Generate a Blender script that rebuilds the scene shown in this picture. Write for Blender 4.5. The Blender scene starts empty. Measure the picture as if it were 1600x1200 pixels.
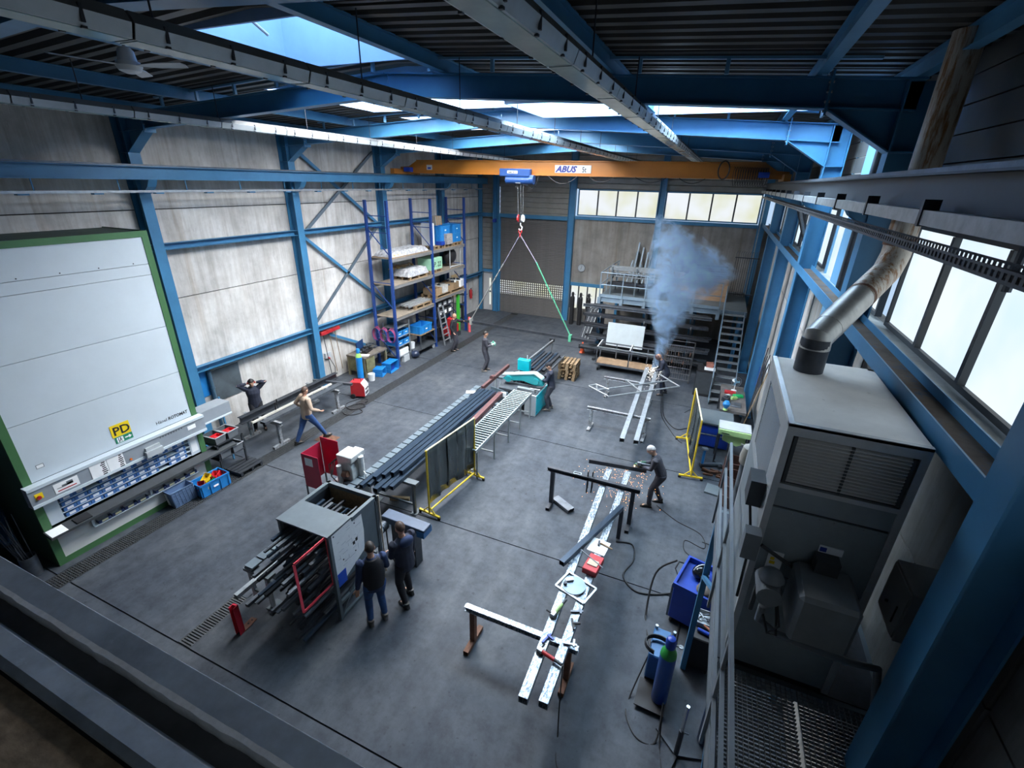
import bpy, bmesh, math, random
from mathutils import Vector, Matrix, Euler
random.seed(7)
SC = bpy.context.scene
COL = SC.collection
PI = math.pi
# ------------------------------------------------------------------ camera
_yaw, _pit, _rol, _f = math.radians(-22.8), math.radians(-23.4), math.radians(1.4), 731.0
_fw = Vector((math.sin(_yaw)*math.cos(_pit), math.cos(_yaw)*math.cos(_pit), math.sin(_pit)))
_r0 = Vector((math.cos(_yaw), -math.sin(_yaw), 0)); _u0 = _r0.cross(_fw)
_r = _r0*math.cos(_rol)+_u0*math.sin(_rol); _u = -_r0*math.sin(_rol)+_u0*math.cos(_rol)
cam = bpy.data.cameras.new('camera'); cam.sensor_fit = 'HORIZONTAL'; cam.sensor_width = 36
cam.lens = _f*36/1600; cam.clip_start = .02; cam.clip_end = 300
camo = bpy.data.objects.new('camera', cam); COL.objects.link(camo)
camo.matrix_world = Matrix(((_r.x,_u.x,-_fw.x,0),(_r.y,_u.y,-_fw.y,0),(_r.z,_u.z,-_fw.z,7.25),(0,0,0,1)))
SC.camera = camo
# ------------------------------------------------------------------ world / exposure
SC.view_settings.view_transform = 'Standard'; SC.view_settings.look = 'None'
SC.view_settings.gamma = 1; SC.view_settings.use_curve_mapping = False
SC.view_settings.exposure = -0.1
w = bpy.data.worlds.new('sky'); SC.world = w; w.use_nodes = True
w.node_tree.nodes['Background'].inputs[0].default_value = (.55,.75,1,1)
w.node_tree.nodes['Background'].inputs[1].default_value = 1.0
SC.cycles.use_denoising = True
SC.cycles.max_bounces = 6; SC.cycles.diffuse_bounces = 4; SC.cycles.glossy_bounces = 3
SC.cycles.transparent_max_bounces = 8; SC.cycles.volume_bounces = 1
SC.cycles.sample_clamp_indirect = 4
SKY_E, WIN_E, FAR_E = 45.0, 1.3, 1.05      # brightness of the daylight behind skylights, side glazing, end glazing
# ------------------------------------------------------------------ helpers
def V(*a): return Vector(a)
class MB:
    def __init__(s): s.v=[]; s.f=[]
    def add(s, vs, fs):
        n=len(s.v); s.v += [tuple(p) for p in vs]; s.f += [tuple(i+n for i in q) for q in fs]; return s
    def box(s,x0,y0,z0,x1,y1,z1):
        return s.add([(x0,y0,z0),(x1,y0,z0),(x1,y1,z0),(x0,y1,z0),(x0,y0,z1),(x1,y0,z1),(x1,y1,z1),(x0,y1,z1)],
            [(3,2,1,0),(4,5,6,7),(0,1,5,4),(1,2,6,5),(2,3,7,6),(3,0,4,7)])
    def cb(s,cx,cy,cz,sx,sy,sz,rz=0,rx=0,ry=0):
        m = Euler((rx,ry,rz)).to_matrix()
        vs=[Vector((cx,cy,cz))+m@Vector((a*sx/2,b*sy/2,c*sz/2)) for c in (-1,1) for a,b in ((-1,-1),(1,-1),(1,1),(-1,1))]
        return s.add(vs,[(3,2,1,0),(4,5,6,7),(0,1,5,4),(1,2,6,5),(2,3,7,6),(3,0,4,7)])
    def fr(s,p0,p1,up):
        d=(Vector(p1)-Vector(p0)).normalized(); u=Vector(up)
        if abs(d.dot(u.normalized()))>.999: u=Vector((1,0,0)) if abs(d.x)<.9 else Vector((0,1,0))
        sd=d.cross(u).normalized(); return sd, sd.cross(d).normalized()
    def sec(s,p0,p1,poly,up=(0,0,1)):          # extrude a 2-D (side, up) polygon along p0-p1
        sd,u=s.fr(p0,p1,up); n=len(poly)
        vs=[Vector(p)+sd*a+u*b for p in (p0,p1) for a,b in poly]
        return s.add(vs,[tuple(range(n)),tuple(range(2*n-1,n-1,-1))]+[(i,i+n,(i+1)%n+n,(i+1)%n) for i in range(n)])
    def bar(s,p0,p1,w,h=None,up=(0,0,1)):
        h=h or w; return s.sec(p0,p1,[(-w/2,-h/2),(w/2,-h/2),(w/2,h/2),(-w/2,h/2)],up)
    def ibeam(s,p0,p1,w,h,tw=.012,tf=.018,up=(0,0,1)):
        a,b,c=w/2,h/2,tw/2
        for poly in ([(-a,-b),(a,-b),(a,-b+tf),(-a,-b+tf)],[(-a,b-tf),(a,b-tf),(a,b),(-a,b)],[(-c,-b+tf),(c,-b+tf),(c,b-tf),(-c,b-tf)]): s.sec(p0,p1,poly,up)
        return s
    def chan(s,p0,p1,w,h,t=.01,up=(0,0,1)):    # C section, open towards +side
        for poly in ([(0,-h/2),(w,-h/2),(w,-h/2+t),(0,-h/2+t)],[(0,h/2-t),(w,h/2-t),(w,h/2),(0,h/2)],[(0,-h/2+t),(t,-h/2+t),(t,h/2-t),(0,h/2-t)]): s.sec(p0,p1,poly,up)
        return s
    def ang(s,p0,p1,a,t=.006,up=(0,0,1)):
        return s.sec(p0,p1,[(0,0),(a,0),(a,t),(t,t),(t,a),(0,a)],up)
    def box_tube(s,p0,p1,w,h,t=.006,up=(0,0,1)):  # hollow rectangular tube with open ends
        sd,u=s.fr(p0,p1,up); P=[Vector(p0),Vector(p1)]
        o=[(-w/2,-h/2),(w/2,-h/2),(w/2,h/2),(-w/2,h/2)]; q=[(a-math.copysign(t,a),b-math.copysign(t,b)) for a,b in o]
        vs=[p+sd*a+u*b for p in P for r in (o,q) for a,b in r]; fs=[]
        for i in range(4):
            j=(i+1)%4; fs+=[(i,8+i,8+j,j),(4+j,12+j,12+i,4+i),(j,4+j,4+i,i),(8+i,12+i,12+j,8+j)]
        return s.add(vs,fs)
    def tube(s,p0,p1,r,n=10,r2=None,cap=True):
        r2=r if r2 is None else r2; sd,u=s.fr(p0,p1,(0,0,1))
        vs=[Vector(p)+(sd*math.cos(2*PI*i/n)+u*math.sin(2*PI*i/n))*q for p,q in ((p0,r),(p1,r2)) for i in range(n)]
        fs=[(i,i+n,(i+1)%n+n,(i+1)%n) for i in range(n)]
        if cap: fs+=[tuple(range(n)),tuple(range(2*n-1,n-1,-1))]
        return s.add(vs,fs)
    def path(s,pts,r,n=6,closed=False):
        pts=[Vector(p) for p in pts]; m=len(pts); vs=[]; u=None
        for i,p in enumerate(pts):
            a=pts[i-1] if (i or closed) else pts[0]; b=pts[(i+1)%m] if (i<m-1 or closed) else pts[-1]
            d=(b-a).normalized() if (b-a).length>1e-9 else Vector((0,0,1))
            if u is None: u=Vector((0,0,1)) if abs(d.z)<.9 else Vector((1,0,0))
            u=(u-d*u.dot(d)); u=u.normalized() if u.length>1e-6 else d.orthogonal().normalized()
            sd=d.cross(u); rr=r[i] if isinstance(r,(list,tuple)) else r
            vs+=[p+(sd*math.cos(2*PI*k/n)+u*math.sin(2*PI*k/n))*rr for k in range(n)]
        fs=[]
        for i in range(m if closed else m-1):
            j=(i+1)%m
            fs+=[(i*n+k,j*n+k,j*n+(k+1)%n,i*n+(k+1)%n) for k in range(n)]
        if not closed: fs+=[tuple(range(n)),tuple(range(m*n-1,(m-1)*n-1,-1))]
        return s.add(vs,fs)
    def lathe(s,prof,c=(0,0,0),n=16,axis='z'):
        vs=[]; fs=[]
        for r,z in prof:
            for i in range(n):
                a=2*PI*i/n; q=(r*math.cos(a),r*math.sin(a),z)
                if axis=='x': q=(q[2],q[0],q[1])
                elif axis=='y': q=(q[1],q[2],q[0])
                vs.append((c[0]+q[0],c[1]+q[1],c[2]+q[2]))
        for k in range(len(prof)-1):
            fs+=[(k*n+i,k*n+(i+1)%n,(k+1)*n+(i+1)%n,(k+1)*n+i) for i in range(n)]
        fs+=[tuple(range(n-1,-1,-1)),tuple(range((len(prof)-1)*n,len(prof)*n))]
        return s.add(vs,fs)
    def sph(s,c,r,n=12,m=8):
        if not isinstance(r,(tuple,list)): r=(r,r,r)
        vs=[(c[0],c[1],c[2]-r[2])]; fs=[]
        for k in range(1,m):
            t=PI*k/m
            vs+=[(c[0]+r[0]*math.sin(t)*math.cos(2*PI*i/n),c[1]+r[1]*math.sin(t)*math.sin(2*PI*i/n),c[2]-r[2]*math.cos(t)) for i in range(n)]
        vs.append((c[0],c[1],c[2]+r[2])); L=len(vs)-1
        for i in range(n):
            fs.append((0,1+(i+1)%n,1+i)); fs.append((L,L-n+i,L-n+(i+1)%n))
        for k in range(m-2):
            a=1+k*n; fs+=[(a+i,a+(i+1)%n,a+n+(i+1)%n,a+n+i) for i in range(n)]
        return s.add(vs,fs)
    def ext(s,pts,vec):                          # extrude a 3-D polygon by a vector
        n=len(pts); v=Vector(vec); vs=[Vector(p) for p in pts]; vs+=[p+v for p in vs]
        return s.add(vs,[tuple(range(n-1,-1,-1)),tuple(range(n,2*n))]+[(i,(i+1)%n,(i+1)%n+n,i+n) for i in range(n)])
    def tub(s,x0,y0,z0,x1,y1,z1,t,tp=0.0):       # open-topped bin, tp = taper of the foot
        o=[(x0+tp,y0+tp,z0),(x1-tp,y0+tp,z0),(x1-tp,y1-tp,z0),(x0+tp,y1-tp,z0),(x0,y0,z1),(x1,y0,z1),(x1,y1,z1),(x0,y1,z1)]
        i=[(x0+tp+t,y0+tp+t,z0+t),(x1-tp-t,y0+tp+t,z0+t),(x1-tp-t,y1-tp-t,z0+t),(x0+tp+t,y1-tp-t,z0+t),(x0+t,y0+t,z1),(x1-t,y0+t,z1),(x1-t,y1-t,z1),(x0+t,y1-t,z1)]
        fs=[(3,2,1,0),(0,1,5,4),(1,2,6,5),(2,3,7,6),(3,0,4,7),(8,9,10,11),(12,13,9,8),(13,14,10,9),(14,15,11,10),(15,12,8,11),(4,5,13,12),(5,6,14,13),(6,7,15,14),(7,4,12,15)]
        return s.add(o+i,fs)
    def xf(s,m,start=0):
        s.v[start:]=[tuple(m@Vector(p)) for p in s.v[start:]]; return s
    def mesh(s,name,mt,smooth=False,off=None):
        me=bpy.data.meshes.new(name)
        vs=s.v if off is None else [(x-off[0],y-off[1],z-off[2]) for x,y,z in s.v]
        me.from_pydata(vs,[],s.f); me.update(); bm=bmesh.new(); bm.from_mesh(me); bmesh.ops.recalc_face_normals(bm,faces=bm.faces); bm.to_mesh(me); bm.free()
        if smooth:
            me.polygons.foreach_set('use_smooth',[True]*len(me.polygons)); me.set_sharp_from_angle(angle=math.radians(38))
        if mt: me.materials.append(mt)
        return me
    def build(s,name,mt,parent=None,smooth=False,bev=0,label=None):
        o=bpy.data.objects.new(name,s.mesh(name,mt,smooth,WORLD.get(parent.name if parent else None)))
        COL.objects.link(o); o.parent=parent
        if parent and parent.name in WORLD: WORLD[o.name]=WORLD[parent.name]
        if bev:
            b=o.modifiers.new('bevel','BEVEL'); b.width=bev; b.segments=1; b.limit_method='ANGLE'
        if label: o['label']=label
        return o
WORLD={}
def tag(o,label=None,cat=None,group=None,kind=None):
    if label: o['label']=label
    if cat: o['category']=cat
    if group: o['group']=group
    if kind: o['kind']=kind
    return o
def T(name,label,cat,loc=(0,0,0),rz=0,group=None,world=False,kind=None):
    o=bpy.data.objects.new(name,None); o.empty_display_size=.1; COL.objects.link(o)
    o.location=loc; o.rotation_euler=(0,0,rz)
    if world: WORLD[o.name]=tuple(loc)
    return tag(o,label,cat,group,kind)
def one(mb,name,mt,label,cat,loc=(0,0,0),rz=0,group=None,smooth=False,bev=0):   # a thing that is a single mesh, local coordinates
    o=mb.build(name,mt,None,smooth,bev); o.location=loc; o.rotation_euler=(0,0,rz); return tag(o,label,cat,group)
def onew(mb,name,mt,label,cat,loc,group=None,smooth=False,bev=0):               # same, authored in world coordinates
    mb.v=[(x-loc[0],y-loc[1],z-loc[2]) for x,y,z in mb.v]
    return one(mb,name,mt,label,cat,loc,0,group,smooth,bev)
def kids(o): return [c for c in bpy.data.objects if c.parent==o]
_KIDS={}
def copy_tree(o,loc=None,rz=None,label=None,group=None,parent=None):
    c=o.copy(); COL.objects.link(c); c.parent=parent
    if loc is not None: c.location=loc
    if rz is not None: c.rotation_euler=(0,0,rz)
    if label: c['label']=label
    if group: c['group']=group
    if o.name not in _KIDS: _KIDS[o.name]=kids(o)
    for k in _KIDS[o.name]: copy_tree(k,parent=c)
    return c
def inst(src,parent,loc,rz=None,name=None):      # a further piece sharing mesh data
    c=bpy.data.objects.new(name or src.name.split('.')[0],src.data); COL.objects.link(c); c.parent=parent; c.location=loc
    if rz is not None: c.rotation_euler=(0,0,rz)
    return c
# ------------------------------------------------------------------ materials
_M={}
def mat(name,col,rough=.5,metal=0.,var=.18,scale=3.,bump=0.,bscale=40.,wear=None,wamt=.5,wscale=6.,stretch=None,spec=.5,coat=0.):
    if name in _M: return _M[name]
    m=bpy.data.materials.new(name); m.use_nodes=True; nt=m.node_tree; b=nt.nodes['Principled BSDF']; _M[name]=m
    L=nt.links.new; N=nt.nodes.new
    b.inputs['Roughness'].default_value=rough; b.inputs['Metallic'].default_value=metal
    b.inputs['Specular IOR Level'].default_value=spec
    if coat: b.inputs['Coat Weight'].default_value=coat
    tc=N('ShaderNodeTexCoord'); src=tc.outputs['Object']
    if stretch:
        mp=N('ShaderNodeMapping'); mp.inputs['Scale'].default_value=stretch; L(src,mp.inputs[0]); src=mp.outputs[0]
    c=(*col,1)
    if var or wear:
        n=N('ShaderNodeTexNoise'); n.inputs['Scale'].default_value=scale; n.inputs['Detail'].default_value=6; n.inputs['Roughness'].default_value=.65; L(src,n.inputs['Vector'])
        r=N('ShaderNodeValToRGB'); r.color_ramp.elements[0].position=.3; r.color_ramp.elements[1].position=.72
        r.color_ramp.elements[0].color=tuple(x*(1-var) for x in col)+(1,); r.color_ramp.elements[1].color=tuple(min(1,x*(1+var)) for x in col)+(1,)
        L(n.outputs[0],r.inputs[0]); out=r.outputs[0]
        if wear:
            n2=N('ShaderNodeTexNoise'); n2.inputs['Scale'].default_value=wscale; n2.inputs['Detail'].default_value=9; n2.inputs['Roughness'].default_value=.75; L(src,n2.inputs['Vector'])
            r2=N('ShaderNodeValToRGB'); r2.color_ramp.elements[0].position=1-wamt-.06; r2.color_ramp.elements[1].position=1-wamt+.06; L(n2.outputs[0],r2.inputs[0])
            mx=N('ShaderNodeMix'); mx.data_type='RGBA'; L(r2.outputs[0],mx.inputs['Factor']); L(out,mx.inputs['A']); mx.inputs['B'].default_value=(*wear,1); out=mx.outputs['Result']
        L(out,b.inputs['Base Color'])
    else: b.inputs['Base Color'].default_value=c
    if bump:
        n3=N('ShaderNodeTexNoise'); n3.inputs['Scale'].default_value=bscale; n3.inputs['Detail'].default_value=4; L(src,n3.inputs['Vector'])
        bp=N('ShaderNodeBump'); bp.inputs['Strength'].default_value=bump; bp.inputs['Distance'].default_value=.01; L(n3.outputs[0],bp.inputs['Height']); L(bp.outputs[0],b.inputs['Normal'])
    return m
def emat(name,col,strength,col2=None,scale=1.5,stretch=None):      # daylight seen through glazing, or a lit lamp
    if name in _M: return _M[name]
    m=bpy.data.materials.new(name); m.use_nodes=True; nt=m.node_tree; _M[name]=m
    nt.nodes.remove(nt.nodes['Principled BSDF']); e=nt.nodes.new('ShaderNodeEmission'); e.inputs[0].default_value=(*col,1); e.inputs[1].default_value=strength
    if col2:
        tc=nt.nodes.new('ShaderNodeTexCoord'); n=nt.nodes.new('ShaderNodeTexNoise'); n.inputs['Scale'].default_value=scale; n.inputs['Detail'].default_value=3
        src=tc.outputs['Object']
        if stretch:
            mp=nt.nodes.new('ShaderNodeMapping'); mp.inputs['Scale'].default_value=stretch; nt.links.new(src,mp.inputs[0]); src=mp.outputs[0]
        r=nt.nodes.new('ShaderNodeValToRGB'); r.color_ramp.elements[0].position=.38; r.color_ramp.elements[1].position=.62
        r.color_ramp.elements[0].color=(*col,1); r.color_ramp.elements[1].color=(*col2,1)
        nt.links.new(src,n.inputs['Vector']); nt.links.new(n.outputs[0],r.inputs[0]); nt.links.new(r.outputs[0],e.inputs[0])
    nt.links.new(e.outputs[0],nt.nodes['Material Output'].inputs[0]); return m
def text(s,size,mt,parent,name,origin,xdir,ydir,depth=.002,shear=0,bold=0,align='LEFT',sx=1):
    c=bpy.data.curves.new(name,'FONT'); c.body=s; c.size=size; c.extrude=depth; c.shear=shear; c.offset=bold; c.align_x=align; c.resolution_u=2
    t=bpy.data.objects.new(name,c); COL.objects.link(t)
    me=bpy.data.meshes.new_from_object(t); bpy.data.objects.remove(t)
    me.materials.clear(); me.materials.append(mt)
    x=Vector(xdir).normalized(); y=Vector(ydir).normalized(); z=x.cross(y)
    off=Vector(WORLD.get(parent.name,(0,0,0)))
    o=bpy.data.objects.new(name,me); COL.objects.link(o); o.parent=parent
    p=Vector(origin)-off
    me.transform(Matrix(((x.x*sx,y.x,z.x,p.x),(x.y*sx,y.y,z.y,p.y),(x.z*sx,y.z,z.z,p.z),(0,0,0,1))))
    return o
# palette
BLUE=mat('blue_steel_paint',(.045,.18,.33),.42,0,.16,1.5,.05,30)
BLUE2=mat('light_blue_paint',(.16,.36,.55),.45,0,.1,1.5)
STEEL=mat('mill_steel',(.13,.145,.165),.42,.6,.3,5,.08,50)
DSTEEL=mat('dark_steel',(.05,.055,.065),.45,.5,.3,6,.06,50)
GALV=mat('galvanised_steel',(.36,.39,.41),.42,.65,.22,9)
GREY=mat('grey_paint',(.17,.19,.21),.5,0,.12,4)
LGREY=mat('light_grey_paint',(.42,.45,.47),.45,0,.08,4)
DGREY=mat('dark_grey_plastic',(.045,.05,.055),.55,0,.15,6)
BLACK=mat('black_rubber',(.012,.012,.014),.6,0,.2,8)
WHITE=mat('white_plastic',(.72,.74,.75),.45,0,.05,3)
PAPER=mat('white_paper',(.9,.91,.92),.7,0,.04,10)
RED=mat('red_paint',(.42,.02,.025),.4,0,.15,5)
GREEN=mat('machine_green',(.36,.55,.2),.45,0,.12,5,.04)
YEL=mat('yellow_paint',(.62,.43,.02),.45,0,.2,8,wear=(.2,.15,.05),wamt=.28,wscale=25)
TEAL=mat('teal_paint',(.02,.30,.32),.4,0,.12,4)
PBLUE=mat('blue_plastic',(.015,.20,.52),.45,0,.1,5)
SBLUE=mat('slate_blue_plastic',(.13,.2,.33),.55,0,.12,5)
CBLUE=mat('cobalt_blue_paint',(.01,.045,.32),.4,0,.15,4)
WOOD=mat('raw_wood',(.23,.155,.085),.7,0,.3,5,.1,30,stretch=(1,8,8))
OSB=mat('chipboard',(.27,.17,.085),.75,0,.45,22,.15,60,stretch=(1,1.7,1))
RUST=mat('rusty_steel',(.16,.075,.045),.75,.2,.4,7,.1)
# ================================================================== STRUCTURE
XL,XR,YF,YB=-12.65,1.62,-3.5,25.4             # inner faces of the columns, wall behind the camera, far wall
WL,WR=-12.98,2.1                               # wall planes
FR=[3.0,7.5,12.0,16.5,21.0]                    # portal frames
def rb(x): return 8.5-.058*abs(x+5.5)          # underside of the rafters
def floor_mat():
    m=mat('floor_concrete',(.115,.124,.134),.5,0,.0); nt=m.node_tree; b=nt.nodes['Principled BSDF']; L=nt.links.new; N=nt.nodes.new; b.inputs['Specular IOR Level'].default_value=.16
    tc=N('ShaderNodeTexCoord')
    def ns(sc,det,ro=.6,st=None):
        n=N('ShaderNodeTexNoise'); n.inputs['Scale'].default_value=sc; n.inputs['Detail'].default_value=det; n.inputs['Roughness'].default_value=ro
        if st:
            mp=N('ShaderNodeMapping'); mp.inputs['Scale'].default_value=st; L(tc.outputs['Object'],mp.inputs[0]); L(mp.outputs[0],n.inputs['Vector'])
        else: L(tc.outputs['Object'],n.inputs['Vector'])
        return n.outputs[0]
    def rmp(src,p0,p1,c0,c1):
        r=N('ShaderNodeValToRGB'); r.color_ramp.elements[0].position=p0; r.color_ramp.elements[1].position=p1; r.color_ramp.elements[0].color=(*c0,1); r.color_ramp.elements[1].color=(*c1,1); L(src,r.inputs[0]); return r.outputs[0]
    def mix(a,bb,t='MULTIPLY',f=1.):
        x=N('ShaderNodeMix'); x.data_type='RGBA'; x.blend_type=t; x.inputs['Factor'].default_value=f; L(a,x.inputs['A']); L(bb,x.inputs['B']); return x.outputs['Result']
    base=rmp(ns(.45,6,.62),.34,.68,(.05,.059,.073),(.094,.103,.115))
    d=rmp(ns(3.5,8,.7),.36,.6,(.72,.72,.74),(1.08,1.08,1.07)); o=mix(base,d)
    st=rmp(ns(9,3,.5),.66,.74,(1,1,1),(.38,.38,.4)); o=mix(o,st,f=.55)
    sp=rmp(ns(34,2,.4),.7,.76,(1,1,1),(.35,.35,.37)); o=mix(o,sp,f=.7)
    lg=rmp(ns(1.2,5,.6,(2.5,.25,1)),.4,.66,(.84,.85,.87),(1.06,1.06,1.05)); o=mix(o,lg)
    L(o,b.inputs['Base Color'])
    rr=N('ShaderNodeMapRange'); rr.inputs['To Min'].default_value=.42; rr.inputs['To Max'].default_value=.75; L(ns(1.6,5),rr.inputs[0]); L(rr.outputs[0],b.inputs['Roughness'])
    bp=N('ShaderNodeBump'); bp.inputs['Strength'].default_value=.06; bp.inputs['Distance'].default_value=.01; L(ns(45,4),bp.inputs['Height']); L(bp.outputs[0],b.inputs['Normal'])
    return m
def wall_mat(name,lo,hi,streak=(.55,.5,.45),sc=1.):
    m=mat(name,hi,.85,0,0); nt=m.node_tree; b=nt.nodes['Principled BSDF']; L=nt.links.new; N=nt.nodes.new
    tc=N('ShaderNodeTexCoord')
    def ns(s,det,ro,st):
        mp=N('ShaderNodeMapping'); mp.inputs['Scale'].default_value=st; L(tc.outputs['Object'],mp.inputs[0])
        n=N('ShaderNodeTexNoise'); n.inputs['Scale'].default_value=s; n.inputs['Detail'].default_value=det; n.inputs['Roughness'].default_value=ro; L(mp.outputs[0],n.inputs['Vector']); return n.outputs[0]
    def rmp(src,p0,p1,c0,c1):
        r=N('ShaderNodeValToRGB'); r.color_ramp.elements[0].position=p0; r.color_ramp.elements[1].position=p1; r.color_ramp.elements[0].color=(*c0,1); r.color_ramp.elements[1].color=(*c1,1); L(src,r.inputs[0]); return r.outputs[0]
    def mix(a,c,f=1.):
        x=N('ShaderNodeMix'); x.data_type='RGBA'; x.blend_type='MULTIPLY'; x.inputs['Factor'].default_value=f; L(a,x.inputs['A']); L(c,x.inputs['B']); return x.outputs['Result']
    o=rmp(ns(1.1*sc,7,.65,(1,1,1)),.33,.66,lo,hi)
    o=mix(o,rmp(ns(1.6*sc,6,.7,(3,3,.22)),.36,.6,streak,(1,1,1)),.55)
    o=mix(o,rmp(ns(.9*sc,5,.6,(4,4,.12)),.58,.72,(1,1,1),(.62,.5,.38)),.5)
    o=mix(o,rmp(ns(7*sc,7,.75,(1,1,.45)),.56,.7,(1,1,1),(.6,.6,.6)),.5)
    L(o,b.inputs['Base Color'])
    bp=N('ShaderNodeBump'); bp.inputs['Strength'].default_value=.12; bp.inputs['Distance'].default_value=.012; L(ns(30,4,.6,(1,1,1)),bp.inputs['Height']); L(bp.outputs[0],b.inputs['Normal'])
    return m
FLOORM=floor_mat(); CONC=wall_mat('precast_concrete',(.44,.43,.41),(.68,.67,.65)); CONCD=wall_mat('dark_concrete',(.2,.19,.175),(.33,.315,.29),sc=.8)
CLAD=mat('sheet_cladding',(.26,.25,.225),.5,.1,.15,2); DECK=mat('roof_deck',(.042,.039,.035),.5,.2,.2,2)
JOINT=mat('joint_filler',(.02,.021,.023),.9,0,.2,6)
# ---------------- floor
fl_=MB().box(WL,YF,-.25,WR,YB,-.02).build('floor',JOINT); tag(fl_,kind='structure')
ys=[YF,2.88,7.36,11.86,16.35,20.85,YB]
for i in range(6):
    for x0,x1 in ((WL,-10.76),(-10.32,-7.22),(-6.9,WR)) if i==1 else ((WL,-10.76),(-10.32,WR)):
        if i==1 and x0==-10.32: continue
        if i==1 and x0==-6.9: continue
        MB().box(x0,ys[i]+(.012 if i else 0),-.03,x1,ys[i+1]-(.012 if i<5 else 0),0).build('floor_slab',FLOORM,fl_)
a=MB().box(-10.32,2.892,-.03,-7.21,7.348,0).box(-7.21,4.0,-.03,-6.92,7.348,0).box(-6.92,2.892,-.03,WR,7.348,0); a.build('floor_slab',FLOORM,fl_)
g=MB()
for i in range(12): g.box(-.2,i*.0417,-.025,.2,i*.0417+.02,-.002)
for i in range(7): g.box(-.2+i*.0643,0,-.02,-.2+i*.0643+.014,.5,0)
g0=g.build('drain_grate',mat('grate_steel',(.10,.105,.11),.5,.6,.3,9),fl_); g0.location=(-10.54,YF,0)
for k in range(1,57): inst(g0,fl_,(-10.54,YF+k*.5,0))
g=MB()
for i in range(7): g.box(-.13,i*.045,-.02,.13,i*.045+.025,-.001)
g.box(-.14,0,-.02,-.12,.31,0).box(.12,0,-.02,.14,.31,0)
g1=g.build('drain_grate',_M['grate_steel'],fl_); g1.location=(-7.065,2.9,0)
for k in range(1,4): inst(g1,fl_,(-7.065,2.9+k*.31-.03*0,0))
# ---------------- left wall of precast panels
wl=MB().box(WL-.3,YF,-.25,WL-.06,YB+.3,9.3).build('wall_left',JOINT); tag(wl,kind='structure')
yb=[YF,3.0,7.5,12.0,16.5,21.0,YB]; zb=[0,2.02,4.2,6.42,8.75]
for i in range(6):
    for k in range(4):
        p=MB().box(WL-.2,yb[i]+.14,zb[k]+.012,WL+random.uniform(-.006,.006),yb[i+1]-.14,zb[k+1]-.012)
        p.build('concrete_panel',CONC,wl)
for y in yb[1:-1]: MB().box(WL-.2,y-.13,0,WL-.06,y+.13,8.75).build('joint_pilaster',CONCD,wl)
# ---------------- wall behind the camera
wf=MB().box(WL-.3,YF-.3,-.25,WR+.3,YF,9.3).build('wall_front',mat('plaster',(.3,.3,.3),.9,0,.1)); tag(wf,kind='structure')
# ---------------- far wall
wb=T('wall_back',None,None,(-5.5,YB,0),world=True,kind='structure')
MB().box(WL-.3,YB+.12,-.25,WR+.3,YB+.35,5.6).box(WL-.3,YB+.12,6.98,WR+.3,YB+.35,9.3).build('backing',CONCD,wb)
def sheet(mb,x0,x1,z0,z1,y,d=.035,p=.26):     # horizontally ribbed cladding on the far wall
    z=z0
    while z<z1-.01:
        zt=min(z+p,z1)
        mb.add([(x0,y+d,z),(x1,y+d,z),(x1,y,z+.03),(x0,y,z+.03),(x1,y,zt-.03),(x0,y,zt-.03),(x1,y+d,zt),(x0,y+d,zt)],[(0,1,2,3),(3,2,4,5),(5,4,6,7)]); z+=p
    return mb
sheet(MB(),WL,-11.7,2.45,9.2,YB+.05).build('cladding_sheet',CLAD,wb)
sheet(MB(),-11.68,-7.6,5.45,9.2,YB+.05).build('cladding_sheet',CLAD,wb)
sheet(MB(),-7.3,WR,7.0,9.2,YB+.05).build('cladding_sheet',CLAD,wb)
for x0,x1 in ((-7.26,-3.12),(-2.88,1.6)):
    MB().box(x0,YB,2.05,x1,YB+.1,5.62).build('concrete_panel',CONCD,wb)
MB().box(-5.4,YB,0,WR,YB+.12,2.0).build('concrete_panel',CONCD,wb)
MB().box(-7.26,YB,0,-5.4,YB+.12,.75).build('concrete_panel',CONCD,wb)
# ---------------- right wall: precast below, glazing band, cladding above
wr=T('wall_right',None,None,(WR,8,0),world=True,kind='structure')
MB().box(WR+.12,YF,-.25,WR+.4,YB+.3,5.5).box(WR+.12,YF,6.98,WR+.4,YB+.3,9.3).build('backing',CONCD,wr)
for i in range(6):
    for k,(z0,z1) in enumerate(((0,2.02),(2.02,4.2),(4.2,5.46))):
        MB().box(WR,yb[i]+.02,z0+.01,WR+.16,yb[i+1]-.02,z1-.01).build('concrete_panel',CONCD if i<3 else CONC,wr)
for k in range(8):
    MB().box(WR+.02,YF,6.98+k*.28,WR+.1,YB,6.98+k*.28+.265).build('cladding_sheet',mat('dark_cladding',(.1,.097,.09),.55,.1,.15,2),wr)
# ---------------- roof
rf=T('ceiling',None,None,(-5.5,8,9.1),world=True,kind='structure')
SKY=[(-7.3,-4.6,5.05,7.15),(-8.9,-4.6,8.1,11.45),(-4.2,1.98,9.4,11.45),(-8.9,-4.6,12.6,16.0),(-7.3,-4.6,17.1,20.4)]   # roof openings x0,x1,y0,y1
def deck_z(x): return rb(x)+.53
def deck(mb,x0,x1,y0,y1):                     # trapezoidal sheet, ribs running across the hall
    y=y0
    while y<y1-.02:
        ye=min(y+.28,y1); q=[(y,0),(y+(ye-y)*.42,0),(y+(ye-y)*.56,.075),(y+(ye-y)*.86,.075),(ye,0)]
        xs=[x0]+([-5.5] if x0<-5.5<x1 else [])+[x1]
        for a,b in zip(xs,xs[1:]):
            for (ya,da),(yc,dc) in zip(q,q[1:]):
                mb.add([(a,ya,deck_z(a)+da),(b,ya,deck_z(b)+da),(b,yc,deck_z(b)+dc),(a,yc,deck_z(a)+dc)],[(3,2,1,0)])
        y=ye
    return mb
cuts=sorted({YF,YB}|{s[2] for s in SKY}|{s[3] for s in SKY})
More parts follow.
